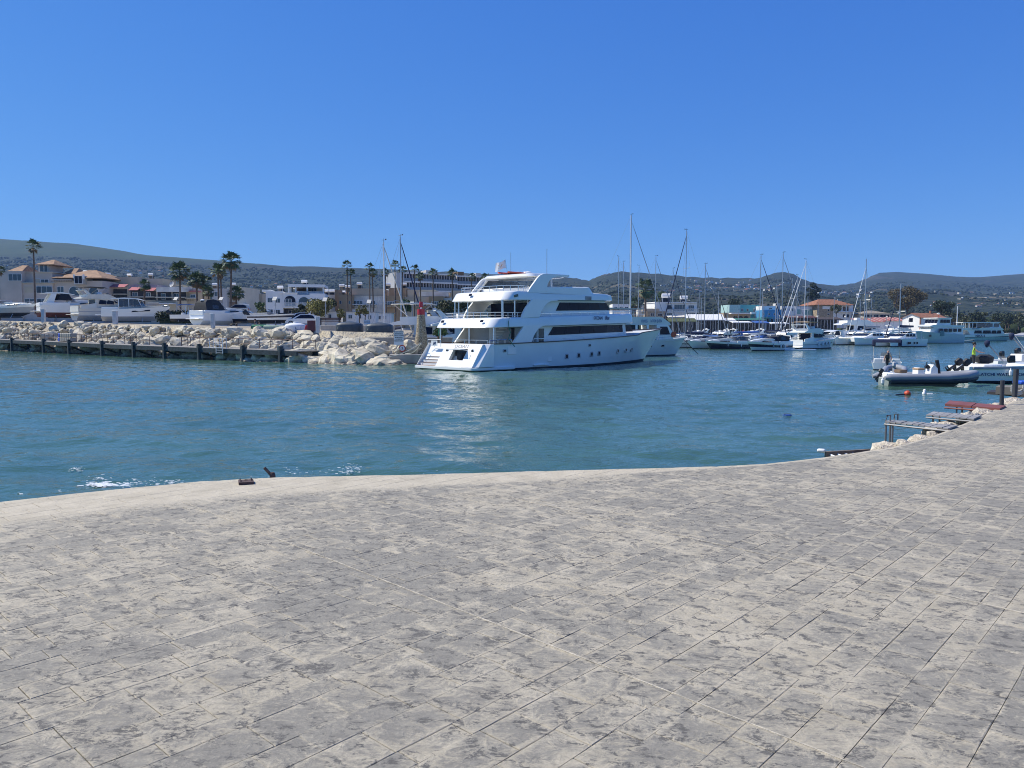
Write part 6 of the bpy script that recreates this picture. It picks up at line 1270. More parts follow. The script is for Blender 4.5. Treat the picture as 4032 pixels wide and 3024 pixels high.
b.balcony('C', 385, 850, 530, 800, -.25, .25, whitewall, True); b.balcony('C', 558, 850, 698, 800, -.28, .25, whitewall, True); b.win('C', 790, 765, 880, 850, -.3, 3, glass_dark)
b.wall('C', 375, 880, 700, 990, .1, darkin, 'ground_shade_panel', yo=1.5); b.win('C', 430, 895, 470, 985, 1.45, 1, glass_dark); b.win('C', 600, 890, 690, 985, 1.45, 3, glass_dark)  # the dark sheet paints in the shade below the balcony floor
b.wall('C', 425, 572, 890, 608, 8, whitewall, 'roof_slab', yo=.5); b.wall('C', 530, 610, 660, 700, .3, mat('brown_door', (.10, .06, .045), .7), 'terrace_wall', yo=5.0); b.win('C', 680, 618, 790, 690, 4.9, 3, glass_dark); b.wall('C', 790, 612, 885, 700, .3, beigewall, 'terrace_wall', yo=5.2)
for x in (430, 517, 660, 862): b.wall('C', x, 606, x + 16, 705, .4, whitewall, 'pillar', yo=.8)
b.balcony('C', 540, 702, 860, 660, .5, .1, whitewall, True); b.wall('C', 425, 608, 470, 690, 3, whitewall, 'stair_screen', yo=1.2); M = MB()
a_, b_, z0, z1 = b.rect('C', 335, 678, 545, 700, -.2)
for q in range(8): x = a_ + (b_ - a_) * q / 7; M.bx(x - .06, x + .06, -.5, 2.2, z1 - .1, z1 + .02)
M.build('pergola', whitewall, b.T, smooth=0)
# tan apartment row
b = Fac('tan_apartment_row', 'row of tan and stained white flats with palms in front', 'D', 55, 940, 160)
b.wall('D', 55, 690, 95, 940, 10, tanwall, yo=.5, down=3); b.wall('D', 95, 742, 262, 940, 9, tanwall, yo=-.8, down=3); b.win('D', 104, 812, 128, 850, -.8, 1, arch=True); b.win('D', 208, 815, 231, 852, -.8, 1, arch=True)
b.wall('D', -115, 745, 55, 940, 9, dirtywhite, yo=1, down=3); b.wall('D', 262, 752, 600, 945, 9, dirtywhite, yo=0, down=3); b.win('D', 264, 810, 368, 880, 0, 3); b.win('D', 412, 812, 510, 882, 0, 3); b.balcony('D', 262, 890, 386, 852, -.02, .9, dirtywhite); b.balcony('D', 410, 892, 526, 855, -.02, .9, dirtywhite); b.wall('D', 258, 748, 606, 756, 9.4, concrete, 'coping', yo=-.2)
b.wall('D', 600, 758, 832, 955, 9, tanwall, yo=-.4, down=3); b.win('D', 616, 822, 730, 880, -.4, 4); b.balcony('D', 614, 896, 738, 862, -.42, .9, tanwall); b.wall('D', 832, 770, 1112, 955, 9, beigewall, yo=.4, down=3); b.win('D', 820, 825, 892, 880, .35, 3); b.win('D', 960, 828, 1085, 884, .4, 4); b.balcony('D', 950, 905, 1090, 870, .38, .9, tanwall)
b.wall('D', 1112, 762, 1276, 955, 9, tanwall, yo=-.5, down=3); b.win('D', 1140, 822, 1262, 888, -.5, 4); b.wall('E', 414, 640, 600, 960, 9, greywall, yo=0, down=3); b.win('E', 416, 695, 580, 770, 0, 5); b.wall('E', 600, 655, 960, 960, 9, beigewall, yo=-.3, down=3); b.win('E', 598, 700, 752, 768, -.3, 4); b.win('E', 790, 705, 920, 768, -.3, 4)
b.wall('D', 245, 675, 592, 760, 8, beigewall, 'upper_storey', yo=4); b.wall('D', 660, 668, 860, 765, 8, tanwall, 'upper_storey', yo=4); b.wall('D', 870, 690, 1185, 775, 8, beigewall, 'upper_storey', yo=4); b.wall('D', 1005, 712, 1330, 765, 6, dirtywhite, 'upper_storey', yo=3); b.wall('E', 520, 545, 660, 640, 6, beigewall, 'upper_storey', yo=4)
# hotel
b = Fac('resort_hotel', 'long five-storey blue-grey hotel with rows of glass balconies', 'D', 745, 700, 290, rad(26))
def hotel(b, k, x0, x1, ytops, nb, yo, dep=14):
    (xl, zl), (xr, zr) = b.lo(k, x0, ytops, yo), b.lo(k, x1, ytops, yo); top = zl; fl = 3.25; n = 6
    MB().bx(xl, xr, yo + 1.6, yo + dep, top - fl * n - 4, top).build('body', mat('hotel_wall', (.40, .41, .42), .85, var=.08), b.T, smooth=0)
    for q in range(n):
        z = top - fl * q; MB().bx(xl - .2, xr + .2, yo, yo + 1.6, z - .55, z).build('balcony_slab', mat('hotel_slab', (.70, .70, .68), .7), b.T, smooth=0)
        MB().bx(xl, xr, yo + .04, yo + .08, z - fl + .02, z - fl + 1.05).build('balustrade', mat('hotel_glass', (.16, .19, .24), .1), b.T, smooth=0)
        w = (xr - xl) / nb
        for c in range(nb):
            x = xl + c * w; MB().bx(x - .12, x + .12, yo + .1, yo + 1.6, z - fl, z - .55).build('fin', mat('hotel_fin', (.42, .38, .36), .8), b.T, smooth=0); MB().bx(x + w * .22, x + w * .92, yo + 1.5, yo + 1.62, z - fl + .1, z - .7).build('window', glass_blue, b.T, smooth=0)
hotel(b, 'D', 830, 1145, 490, 10, 0.0); hotel(b, 'E', 190, 600, 318, 12, 1.5); hotel(b, 'E', 600, 960, 345, 10, 4.0)
b.wall('D', 745, 490, 835, 760, 14, mat('hotel_wall', (.30, .31, .33), .85), 'stair_tower', yo=-.5); b.wall('E', 190, 278, 262, 320, 6, greywall, 'roof_block', yo=3); b.wall('E', 605, 298, 685, 350, 6, brownwall, 'roof_block', yo=4); b.wall('E', 840, 315, 905, 380, 6, greywall, 'roof_block', yo=6); b.wall('E', 960, 360, 1120, 470, 10, greywall, 'end_block', yo=6, down=8)
# portable cabins
def cabin(label, k, x0, y0, x1, y1, d, wins, m=whitewall):
    b = Fac('portable_cabin', label, k, x0, y1, d, 0, 'cabin', 'white portable cabins'); b.wall(k, x0, y0, x1, y1, 2.6, m, down=1.2); b.wall(k, x0 - 4, y0 - 7, x1 + 4, y0, 3.0, greyp, 'roof', yo=-.15)
    for w in wins: b.win(k, *w, cols=2)
    return b
cabin('white portable cabin with a red bench in front', 'C', 835, 915, 1066, 1072, 108, [(935, 950, 972, 1000)]); b = cabin('cream portable cabin with small window and roof box', 'D', 182, 942, 288, 1062, 108, [(205, 972, 250, 1015)]); b.wall('D', 250, 910, 285, 938, .8, greyp, 'air_conditioner', yo=.5)
cabin('long white portable cabin behind young trees', 'D', 292, 945, 512, 1062, 112, [(430, 975, 465, 1020), (318, 972, 350, 1015)]); cabin('white portable cabin beside the pale mast', 'D', 515, 955, 690, 1060, 116, [(600, 985, 625, 1022), (545, 985, 570, 1022)])
# sandy wall, bench
wl2 = at(*zz('C', 835, 1145), 94); LW = thing('low_wall', 'low sand-coloured wall in front of the portable cabins', 'wall', (wl2.x, 94, wl2.z - 1)); MB().bx(0, 9, 0, .5, 0, 1.53).build('wall', concrete_pale, LW, bevel=.03)
bp_ = at(*zz('C', 955, 1085), 100); BN = thing('park_bench', 'dark red slatted bench by the white portable cabin', 'bench', (bp_.x, 100, bp_.z)); MB().bx(-1.4, 1.4, -.2, .25, .42, .48).build('seat', woodp, BN)
for q in range(2): MB().bx(-1.4, 1.4, .25, .29, .62 + .2 * q, .76 + .2 * q).build('backrest_slat', woodp, BN)
for x in (-1.2, 1.2): MB().bx(x - .04, x + .04, -.2, .3, 0, .95).build('leg', black, BN)
# cars
def car_at(label, k, x, y, d, rz, m, kind='hatch'): p = on(k, x, y, d); return car(label, p, rz, m, kind)
car_at('silver pickup parked beside the white arched house', 'C', 150, 1040, 112, rad(170), mat('silver_car_paint', (.35, .35, .34), .3, .3), 'pickup'); car_at('dark grey car behind the lamp post', 'C', 350, 1065, 112, rad(185), mat('charcoal_car_paint', (.035, .037, .042), .2, .3)); car_at('dark blue car in front of the arched house door', 'C', 490, 1060, 116, rad(5), mat('navy_car_paint', (.02, .035, .07), .2, .3)); car_at('white car parked by the yellow-green tree', 'C', 680, 1060, 113, rad(8), gel)
car_at('white car behind the LUX tank', 'C', 610, 1092, 104, rad(182), gel); car_at('white car beyond the low speedboat', 'B', 1470, 985, 125, rad(10), gel); car_at('beige car by the small pergola house', 'B', 1330, 905, 130, rad(184), mat('beige_car_paint', (.42, .38, .30), .3))
# roofs: water heaters
for q, (k, x, y, d) in enumerate([('A', 965, 487, 176), ('A', 1215, 512, 182), ('A', 1460, 522, 182), ('A', 665, 468, 176), ('B', 345, 523, 178), ('B', 285, 432, 200), ('B', 32, 437, 200), ('B', 1060, 553, 180), ('B', 1285, 548, 182), ('C', 330, 608, 158), ('C', 632, 535, 158), ('C', 905, 655, 165), ('C', 980, 655, 165), ('D', 130, 640, 168), ('D', 200, 655, 170), ('D', 330, 622, 170), ('D', 145, 715, 164), ('D', 650, 628, 170), ('D', 832, 625, 170), ('D', 700, 728, 165), ('D', 765, 728, 165), ('D', 540, 735, 165), ('D', 890, 738, 166), ('D', 960, 738, 166), ('E', 55, 580, 168)]):
    heater(k, x, y, d, 'white solar water heater tank on ' + ('the pink villa roof' if k == 'A' and x < 1000 else 'the beige apartment roof' if k == 'A' or (k == 'B' and x < 500) else 'the grey villa roof' if k == 'B' else 'the white arched house' if k == 'C' and x < 700 else 'the roofs of the tan flats'), rz=ru(-.3, .3), s=.95)
ds = on('B', 548, 552, 174); SD = thing('satellite_dish', 'round grey satellite dish on the beige apartment roof', 'satellite dish', ds); MB().lathe([(.02, 0), (.5, .06), (.95, .25), (1.05, .33), (.95, .28), (.5, .1), (.02, .04)], 18).build('dish', greyp, SD, smooth=60); SD.scale = (.62,) * 3; SD.rotation_euler = (rad(70), 0, rad(-25)); MB().tube([(0, 0, 0), (0, -1.0, .3)], .06, 5).build('mount', greyp, SD)
# lamps
lamp_post('street lamp behind the blue bimini boat', 'B', 606, 960, 735, 118); lamp_post('street lamp above the black-canopied cruiser', 'B', 1150, 880, 735, 120); lamp_post('street lamp in front of the white arched house', 'C', 275, 1075, 765, 104); lamp_post('street lamp left of the white portable cabin', 'C', 903, 1085, 775, 104); lamp_post('street lamp above the CH/11 sign', 'D', 445, 1040, 833, 104); lamp_post('street lamp left of the red lantern', 'D', 925, 990, 852, 112)
# palms
palm('tall lone palm in front of the pink villa', 'A', 397, 850, 375, 200, 150, 1.75, 1, base_down=2, trunk=.17)
palm('leaning palm at the picture edge beside the pink villa', 'A', -20, 700, -12, 470, 160, 1.5, 2, base_down=6)
for q, (k, xb, yb, xt, yt, d, R_, fl, lb_) in enumerate([('B', 645, 800, 638, 395, 150, 5.0, True, 'broad palm in front of the beige apartments'), ('B', 850, 780, 840, 500, 148, 4.2, True, 'full palm left of the palm pair'), ('B', 925, 780, 920, 520, 150, 4.2, True, 'full palm crowded against its twin'), ('B', 1110, 800, 1100, 390, 140, 3.9, False, 'slim palm left of the tallest palm of the group'), ('B', 1145, 760, 1130, 420, 145, 3.0, False, 'slim palm behind the tallest palm'), ('B', 1250, 870, 1262, 270, 138, 4.4, True, 'tallest palm of the group behind the boatyard'), ('B', 1320, 870, 1320, 660, 140, 3.6, True, 'short full palm below the tallest palm'), ('B', 205, 740, 212, 560, 150, 3.0, True, 'short palm in front of the red awnings'), ('B', 990, 760, 985, 640, 146, 2.8, True, 'low palm under the palm pair')]):
    palm(lb_, k, xb, yb, xt, yt, d, R_ * .5, q, full=fl, base_down=3, trunk=.18)
for q, (x, yb, xt, yt, d, lb_) in enumerate([(197, 900, 190, 410, 140, 'thin windblown palm above the brown flats, left of a pair'), (245, 900, 228, 500, 140, 'thin windblown palm above the brown flats, right of a pair'), (447, 930, 445, 440, 142, 'thin palm left of the dead-fronded palm'), (488, 925, 475, 500, 142, 'thin palm with a brown dead crown'), (632, 945, 622, 500, 144, 'thin palm right behind the pale mast'), (737, 945, 730, 410, 140, 'thin tall palm between the two masts'), (805, 945, 815, 470, 146, 'thin palm against the hotel stair tower'), (947, 900, 950, 450, 146, 'thin palm left of the red lantern'), (1022, 830, 1012, 540, 150, 'thin palm with dead crown behind the red lantern'), (1160, 1010, 1160, 500, 138, 'thin palm right of the beacon tower')]):
    palm(lb_, 'D', x, yb, xt, yt, d, 1.15, q + 20, dead=q in (3, 8, 4), base_down=2, trunk=.115)
for q, (x, yb, xt, yt, d, lb_) in enumerate([(545, 800, 532, 320, 150, 'thin palm in front of the hotel, left of three'), (783, 520, 785, 370, 175, 'palm in front of the hotel, middle of three'), (965, 520, 970, 370, 175, 'palm in front of the hotel nearest the yacht'), (925, 520, 930, 420, 180, 'low palm beside the yacht sun deck')]):
    palm(lb_, 'E', x, yb, xt, yt, d, 1.3, q + 40, base_down=8, trunk=.13)
# trees and shrubs by the road
for q, (lb_, k, x, y, d, h, w, m, n) in enumerate([('spreading yellow-green tree behind the white car', 'C', 800, 1060, 106, 3.0, 4.2, leaf_yel, 2200), ('dark round tree against the white house', 'C', 930, 1010, 128, 3.6, 3.2, leaf_dark, 1800), ('sparse young tree by the portable cabins', 'C', 1085, 1075, 103, 2.3, 1.3, leaf_yel, 260), ('sparse young tree left of the white LUX tank', 'C', 110, 1030, 108, 2.0, 1.5, leaf_olive, 300), ('dark shrub in front of the arched house', 'C', 590, 1010, 130, 2.6, 1.8, leaf_dark, 1200), ('bare young tree by the arched house door', 'C', 560, 1045, 118, 2.0, 2.0, leaf_olive, 240), ('young tree beside the CH/11 sign', 'D', 330, 1040, 105, 2.2, 1.1, leaf_yel, 220), ('young pale tree above the CH/11 sign', 'D', 395, 1040, 105, 2.3, 1.3, leaf_yel, 240), ('leafy green shrub behind the beacon masts', 'D', 860, 1000, 118, 2.6, 2.6, leaf_fresh, 1400), ('broad green shrub right of the red lantern', 'E', 470, 900, 112, 2.3, 3.4, leaf_olive, 1800), ('green shrub behind the yacht upper deck', 'E', 650, 880, 116, 2.2, 3.2, leaf_olive, 1400), ('palm-like shrub by the white arched house', 'B', 1610, 910, 120, 1.8, 1.8, leaf_fresh, 500)]):
    p = on(k, x, y, d); tree(lb_, p, h, w, m, n, .11, q + 5, .38 if h > 3.3 else .3)
pl = on('E', 372, 1190, 79); T = thing('potted_shrub', 'small leafy green shrub on the dock behind the yacht', 'plant', pl); MB().lathe([(.2, 0), (.28, .4), (.26, .42)], 10).build('pot', terracotta, T); leaf_cloud('foliage', 420, [(0, 0, .8, .55), (-.35, 0, .7, .4), (.4, .1, .75, .4)], .09, leaf_fresh, T, 4)
gz = Fac('boathouse_shelter', 'grey slatted shelter with dark flat canopy behind the beacon', 'E', 240, 920, 104, rad(15), 'shelter'); gz.wall('E', 232, 770, 330, 790, 4, black, 'canopy', yo=-1.5); gz.wall('E', 245, 785, 325, 930, 3, creamwall, 'panel_wall', yo=0, down=1); gz.wall('E', 180, 838, 480, 850, 3.5, black, 'net_canopy', yo=-3.5)
for x in (195, 330, 460): gz.wall('E', x, 850, x + 6, 930, .15, black, 'post', yo=-3.3)
hd = [('B', 400, 900, 700, 118), ('B', 700, 895, 1100, 120), ('B', 1190, 890, 1330, 120)]
for q, (k, x0, y, x1, d) in enumerate(hd):
    a = on(k, x0, y, d); e = on(k, x1, y, d); T = thing('clipped_hedge', ('clipped dark hedge behind the blue bimini boat', 'clipped dark hedge behind the black-canopied cruiser', 'clipped hedge right of the black-canopied cruiser')[q], 'hedge', (a.x, d, a.z - 1.6)); w = e.x - a.x
    leaf_cloud('foliage', 1800, [(w * i / 9, 0, .8 + .6 * j, .75) for i in range(10) for j in range(2)], .16, leaf_dark, T, q); MB().bx(0, w, -.3, .3, 0, 1.7).build('inner_twigs', mat('hedge_core', (.03, .04, .018), 1), T)
# ================================================================== tour boats and marina on the right
def w0(k, x, y, d=None): u, v = zz(k, x, y); p = gp(u, v, 0.0) if d is None else at(u, v, d); p.z = 0; return p
def tour_text(*a, **k): return text(*a, **k)
# LATCHI QUEEN, moored beyond the yacht's bow
LQ = thing('cruise_boat', 'white two-deck cruise boat lettered LATCHI QUEEN beyond the yacht bow', 'cruise boat', w0('G', 215, 1645, 99), rad(18)); L_ = 18.0
# local x: bow at +; the frame is set so that the stem stands left of the moored yachts
M = MB(); pt, ring = hull_levels(M, L_, 5.4, 1.75, 2.35, 1.5, .6, .5, levels=(0, .06, .35, .5, 1), mids=[1, 1, 0, 2, 0], ps=2.6); M.v = [(x - 9, y, z) for x, y, z in M.v]; M.build('hull', [gel, anti, gel], LQ, smooth=40)
D = deck_from(ring, -.25, .02); D.v = [(x - 9, y, z) for x, y, z in D.v]; D.build('deck', deckm, LQ, smooth=0)
wq = lambda x, z=0: 2.5 * (1 - max(0, (x - 1) / 9) ** 2)
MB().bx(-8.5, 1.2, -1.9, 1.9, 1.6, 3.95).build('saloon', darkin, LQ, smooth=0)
MB().shell([(-8.8, 3.95), (-8.8, 4.85), (3.8, 5.0), (4.4, 4.9), (5.6, 4.25), (5.8, 3.95)], wq).build('name_board', gel, LQ, smooth=35)
for x in (-6.5, -4.2, -1.9, .4, 2.0):
    for s in (-1, 1): MB().bx(x, x + .28, s * (wq(x) - .05) - .06, s * (wq(x) - .05) + .06, 1.6, 3.97).build('pillar', gel, LQ, smooth=0)
MB().shell([(3.5, 1.9), (3.6, 3.96), (5.4, 3.96), (6.2, 3.0), (6.4, 1.9)], lambda x, z: wq(x) - .12).build('wheelhouse', gel, LQ, smooth=35)
for s in (-1, 1):
    M = MB(); side_panel(M, [(4.1, 2.75), (5.75, 2.75), (5.25, 3.75), (4.1, 3.75)], lambda x, z: wq(x) - .12, s, .02); M.build('wheelhouse_window', glass_dark, LQ, smooth=0)
    rg = MB().tube([(6.3, s * 1.5, 2.75), (6.3, s * 1.68, 2.75)], .38, 14).build('lifebuoy', orange, LQ)
MB().shell([(-8.6, 5.95), (-3.0, 6.1), (1.6, 6.0), (1.6, 5.9), (-3, 5.98), (-8.6, 5.85)], lambda x, z: 2.3).build('sun_awning', creamc, LQ)
M = MB(); rail(M, [(x, -2.3, 4.9) for x in np.linspace(-8.6, 1.6, 8)] + [(2.2, -1.5, 4.9), (2.4, 0, 4.9), (2.2, 1.5, 4.9)] + [(x, 2.3, 4.9) for x in np.linspace(1.6, -8.6, 8)], .8, .02, 1)
for x in (-8.4, -4, -.5, 1.4):
    for s in (-1, 1): M.tube([(x, s * 2.2, 4.9), (x, s * 2.2, 5.95)], .03, 5)
M.build('upper_rail', chrome, LQ); M = MB(); P = []
for k in range(8): x, y, z = pt(1, .6 + .38 * k / 7); P.append((x - 9, -max(y - .1, .03), z - .05))
rail(M, P + [(x, -y, z) for x, y, z in reversed(P)], .65, .02, 1); M.build('bow_rail', chrome, LQ)
text('LATCHI QUEEN', .50, bluetxt, LQ, (3.35, -wq(3.3) - .03, 4.45), (math.pi / 2, 0, .15), .50); text('CRUISES', .50, bluetxt, LQ, (1.6, -wq(1.6) - .04, 4.42), (math.pi / 2, 0, .05), .50); text('LATCHI QUEEN', .62, bluetxt, LQ, (-7.6, -2.52, 4.40), (math.pi / 2, 0, 0), .5)
for t in (.55, .66, .78):
    x, y, z = pt(.62, t); MB().cbx((x - 9, -y - .0, z), (.5, .1, .22), .15).build('hull_light', glass_dark, LQ, bevel=.03)
M = MB(); M.tube([(8.6, 0, 2.2), (10.6, -.6, .1)], .04, 5); M.tube([(8.5, -.2, 2.2), (9.0, -1.4, .0)], .015, 4); M.build('anchor_chain', rubber, LQ)
# front row of moored motor boats
sail_yacht('white sailing yacht with navy furled jib moored beside the cruise boat', w0('G', 905, 1560, 146), rad(196), at(*zz('G', 967, 255), 146).z, L=13.0, jib=navyc, boom=navyc, band=gel_navy, sprayhood=True)
sport_cruiser('white cabin cruiser with smoked canopy left of the navy-hulled boats', w0('G', 1360, 1575), rad(208), 9.0, 3.0, canopy=glass_smoke, arch=False, fenders=((.35, -1), (.6, -1), (.35, 1), (.6, 1)))
sport_cruiser('navy-hulled cruiser with dark canopy, second of the moored row', w0('H', 330, 1556), rad(200), 9.2, 3.0, band=gel_navy, low=gel_navy, canopy=glass_smoke, fenders=((.3, 1), (.6, 1)))
sport_cruiser('white cruiser with broad navy band and black wrap-round windscreen', w0('H', 880, 1578), rad(214), 9.8, 3.2, band=gel_navy, canopy=blackc, screen=glass_dark, fenders=((.25, 1), (.3, 1), (.36, 1), (.55, 1)))
flybridge_boat('white flybridge cruiser moored stern-on with tan bimini', w0('H', 1010, 1560), rad(32), 11.5, 3.9, bimini=mat('tan_canvas', (.50, .36, .20), .85), fenders=((.35, -1), (.45, -1), (.55, -1), (.65, -1)))
p = w0('H', 1100, 1584); rf = thing('paddle_float', 'flat white inflatable float lying behind the flybridge cruiser', 'float', p + Vector((-2.6, 0, 0)), rad(4)); MB().loft([[(x, y * w_, z) for y, z in ((-.5, .05), (-.45, .2), (.45, .2), (.5, .05), (.4, -.1), (-.4, -.1))] for x, w_ in ((0, .5), (.3, 1), (4.6, 1), (5.2, .6))]).build('board', whitep, rf, smooth=40)
catamaran('white catamaran with grey sail cover moored bow-on', w0('I', 1085, 1490), rad(207), 12.5, 6.9, at(*zz('I', 765, 140), 170).z, cover=greyc, lean=-.0)
catamaran('small white catamaran with navy furled jib right of the bigger one', w0('I', 1600, 1515), rad(205), 10.0, 5.6, at(*zz('I', 1440, 525), 152).z, furl=navyc, cover=navyc)
sport_cruiser('white express cruiser left of the big catamaran', w0('H', 1720, 1488), rad(210), 11.0, 3.5, hardtop=True, arch=False); sport_cruiser('white cruiser with raised outriggers behind the flybridge cruiser', w0('H', 1560, 1470, 188), rad(195), 11.5, 3.6, hardtop=True, arch=False)
flybridge_boat('long white motor yacht behind the big catamaran', w0('I', 330, 1380, 205), rad(6), 19.0, 5.0, arch=False); flybridge_boat('white flybridge cruiser behind the small catamaran, stern to the left', w0('I', 1110, 1380, 205), rad(2), 12.5, 4.0, arch=True)
flybridge_boat('white cruiser between the two catamarans', w0('I', 960, 1390, 195), rad(200), 9.5, 3.4, arch=False); sport_cruiser('brown-hulled cruiser behind the two catamarans', w0('I', 1340, 1420, 178), rad(190), 8.5, 2.8, band=antired, tops=mat('taupe_gelcoat', (.22, .15, .12), .4), low=antired, canopy=blackc)
sport_cruiser('white day cruiser behind the navy-banded cruiser', w0('H', 640, 1440, 168), rad(200), 8.5, 2.9, canopy=bluec, arch=False); sport_cruiser('white day cruiser between the first two moored cruisers', w0('H', 120, 1430, 170), rad(195), 8.0, 2.8, canopy=navyc); open_boat('low white launch behind the moored row', w0('G', 1000, 1490, 170), rad(190), 6.5, 2.3, screen=True, console=False, name='launch'); sport_cruiser('white cruiser with black canopy behind the cabin cruiser', w0('G', 1180, 1480, 176), rad(205), 8.0, 2.8, canopy=blackc, arch=False)
# sailing yachts: mast positions read from the picture
def mast_yacht(label, k, xb, xt, yt, d, heading, **kw):
    u, v = zz(k, xb, 0); X = (u - 2016) / FPX * d; h = at(*zz(k, xt, yt), d).z; o = sail_yacht(label, (X, d, 0), rad(heading), h, **kw)
    return o
mast_yacht('tall white-masted sailing yacht behind the cruise boat', 'G', 285, 290, 80, 172, -12, jib=greyc, boom=whitec, m_mast=mast_white, mr=.17)
mast_yacht('sailing yacht with grey mast left of the tall white mast', 'G', 150, 178, 550, 196, 195, boom=navyc); mast_yacht('sailing yacht with thin mast just left of the tall white mast', 'G', 206, 210, 608, 205, -20, boom=greyc); mast_yacht('sailing yacht right of the tall white mast', 'G', 378, 382, 652, 215, 185, boom=navyc); mast_yacht('sailing yacht in front of the bushy palm', 'G', 566, 565, 545, 200, -15, boom=greyc, jib=greyc)
mast_yacht('sailing yacht with blue furled jib before the white house', 'G', 760, 767, 684, 205, -10, jib=navyc, boom=navyc); mast_yacht('sailing yacht with grey furled jib before the pergola terrace', 'G', 1120, 1137, 634, 178, -8, jib=greyc, boom=navyc); mast_yacht('small sailing yacht with short dark-stayed mast', 'G', 1275, 1282, 935, 190, -25, jib=blackc, boom=bluec, L=8.5); mast_yacht('short-masted sailing yacht far behind the cabin cruiser', 'G', 1056, 1068, 950, 215, 190, L=8.5, boom=greyc)
mast_yacht('sailing yacht with navy jib behind the navy-banded cruiser', 'H', 482, 502, 175, 165, -14, jib=navyc, boom=bluec); mast_yacht('tallest sailing yacht before the mesa hill', 'H', 808, 828, 140, 180, -10, jib=greyc, boom=navyc); mast_yacht('sailing yacht with white furled jib before the stone house', 'H', 1145, 1197, 240, 190, 194, jib=whitec, boom=whitec, m_mast=mast_white); mast_yacht('sailing yacht with slim grey mast behind the flybridge cruiser', 'H', 952, 970, 512, 205, 200, jib=blackc, boom=greyc); mast_yacht('sailing yacht with pale furled jib behind the flybridge cruiser', 'H', 1028, 1058, 470, 210, 188, jib=whitec, boom=greyc)
mast_yacht('short-masted yacht left of the tallest one', 'H', 716, 720, 592, 212, 175, boom=navyc, L=9); mast_yacht('short-masted yacht just left of the tallest one', 'H', 742, 756, 645, 216, -20, jib=blackc, boom=greyc, L=9); mast_yacht('sailing yacht behind the big catamaran', 'I', 815, 826, 702, 208, 190, boom=bluec, L=11)
mast_yacht('small yacht with thin mast behind the navy-hulled cruiser', 'H', 520, 528, 690, 208, 185, boom=greyc, L=9)
# crowded rows behind: alike hulls and masts that nothing tells apart
pa = sail_yacht('white sailing yacht in the crowded back rows of the marina', (at(2760, 1300, 222).x, 222, 0), rad(190), 12.5, boom=navyc, group='sailing yachts in the back rows'); ra_ = random.Random(2)
for q in range(15): u = 2700 + q * 52 + ra_.uniform(-14, 14); d = ra_.uniform(205, 238); s_ = ra_.uniform(.7, 1.05); copy_tree(pa, (at(u, 1300, d).x, d, 0), rad(ra_.choice((8, -12, 188, 172)) + ra_.uniform(-8, 8)), None, s_)
pb = sport_cruiser('white cruiser in the crowded second row of the marina', (at(2700, 1300, 160).x, 160, 0), rad(205), 8.5, 2.9, arch=True, group='cruisers in the second row'); pc = flybridge_boat('white flybridge boat in the crowded second row of the marina', (at(3010, 1300, 178).x, 178, 0), rad(200), 9.5, 3.3, group='flybridge boats in the second row')
for q, (u, d) in enumerate(((2760, 186), (2830, 160), (2900, 192), (2960, 172), (3085, 185), (3240, 200), (3330, 214), (3480, 186), (3540, 200), (3600, 222), (2690, 200), (2875, 215), (2640, 168), (2725, 176), (2795, 200), (2925, 158), (3030, 205), (3130, 168), (3170, 204), (3290, 190), (3400, 204), (3440, 218), (3650, 226), (3520, 226), (2985, 226), (3110, 230))): copy_tree((pb, pc)[q % 3 == 2], (at(u, 1300, d).x, d, 0), rad(ra_.choice((200, 212, 20, 188)) + ra_.uniform(-6, 6)))
# converted trawler
TR = thing('trawler_yacht', 'broad pale green-white trawler with glazed wheelhouse', 'boat', w0('J', 520, 1452, 196) * Vector((1, 1, 0)), rad(204)); s = 1
M = MB(); pt, ring = hull_levels(M, 15.0, 5.2, 2.2, 3.1, 1.2, .8, .55, levels=(0, .05, .4, .7, 1), mids=[1, 1, 0, 0, 0], ww=.9); M.v = [(x - 7.5, y, z) for x, y, z in M.v]; M.build('hull', [mat('pale_green_hull', (.55, .63, .60), .35, var=.06), anti], TR, smooth=40)
D = deck_from(ring, -.3, .02); D.v = [(x - 7.5, y, z) for x, y, z in D.v]; D.build('deck', deckm, TR, smooth=0)
wt = lambda x, z: 2.2 * (1 - max(0, (x - 0) / 8) ** 2); MB().shell([(-7, 1.9), (-7, 4.0), (3.2, 4.1), (4.2, 3.4), (4.4, 2.2)], wt).build('deckhouse', gel, TR, smooth=35); MB().shell([(-7.2, 4.0), (-7.2, 4.5), (3.6, 4.7), (4.6, 4.3), (4.4, 4.0)], lambda x, z: wt(x, z) + .25).build('boat_deck', gel, TR, smooth=35)
MB().shell([(-2.6, 4.4), (-2.6, 6.2), (1.6, 6.25), (2.4, 4.5)], lambda x, z: 1.9 * (1 - max(0, (x - .5) / 5) ** 2)).build('wheelhouse', gel, TR, smooth=35); MB().bx(-3.0, 2.4, -2.05, 2.05, 6.2, 6.42).build('wheelhouse_roof', gel, TR, bevel=.08)
for q in range(4): MB().cbx((2.08, -1.35 + .9 * q, 5.5), (.04, .75, .85), 0, rad(-24)).build('wheelhouse_window', glass_dark, TR)
for q in range(3):
    for sd in (-1, 1): MB().bx(-2.3 + 1.2 * q, -1.3 + 1.2 * q, sd * 1.9 - .03, sd * 1.9 + .03, 5.15, 5.95).build('wheelhouse_window', glass_dark, TR)
for q in range(5):
    for sd in (-1, 1): MB().bx(-6.3 + 1.7 * q, -5.1 + 1.7 * q, sd * 2.2 - .04, sd * 2.2 + .03, 2.9, 3.7).build('cabin_window', glass_dark, TR)
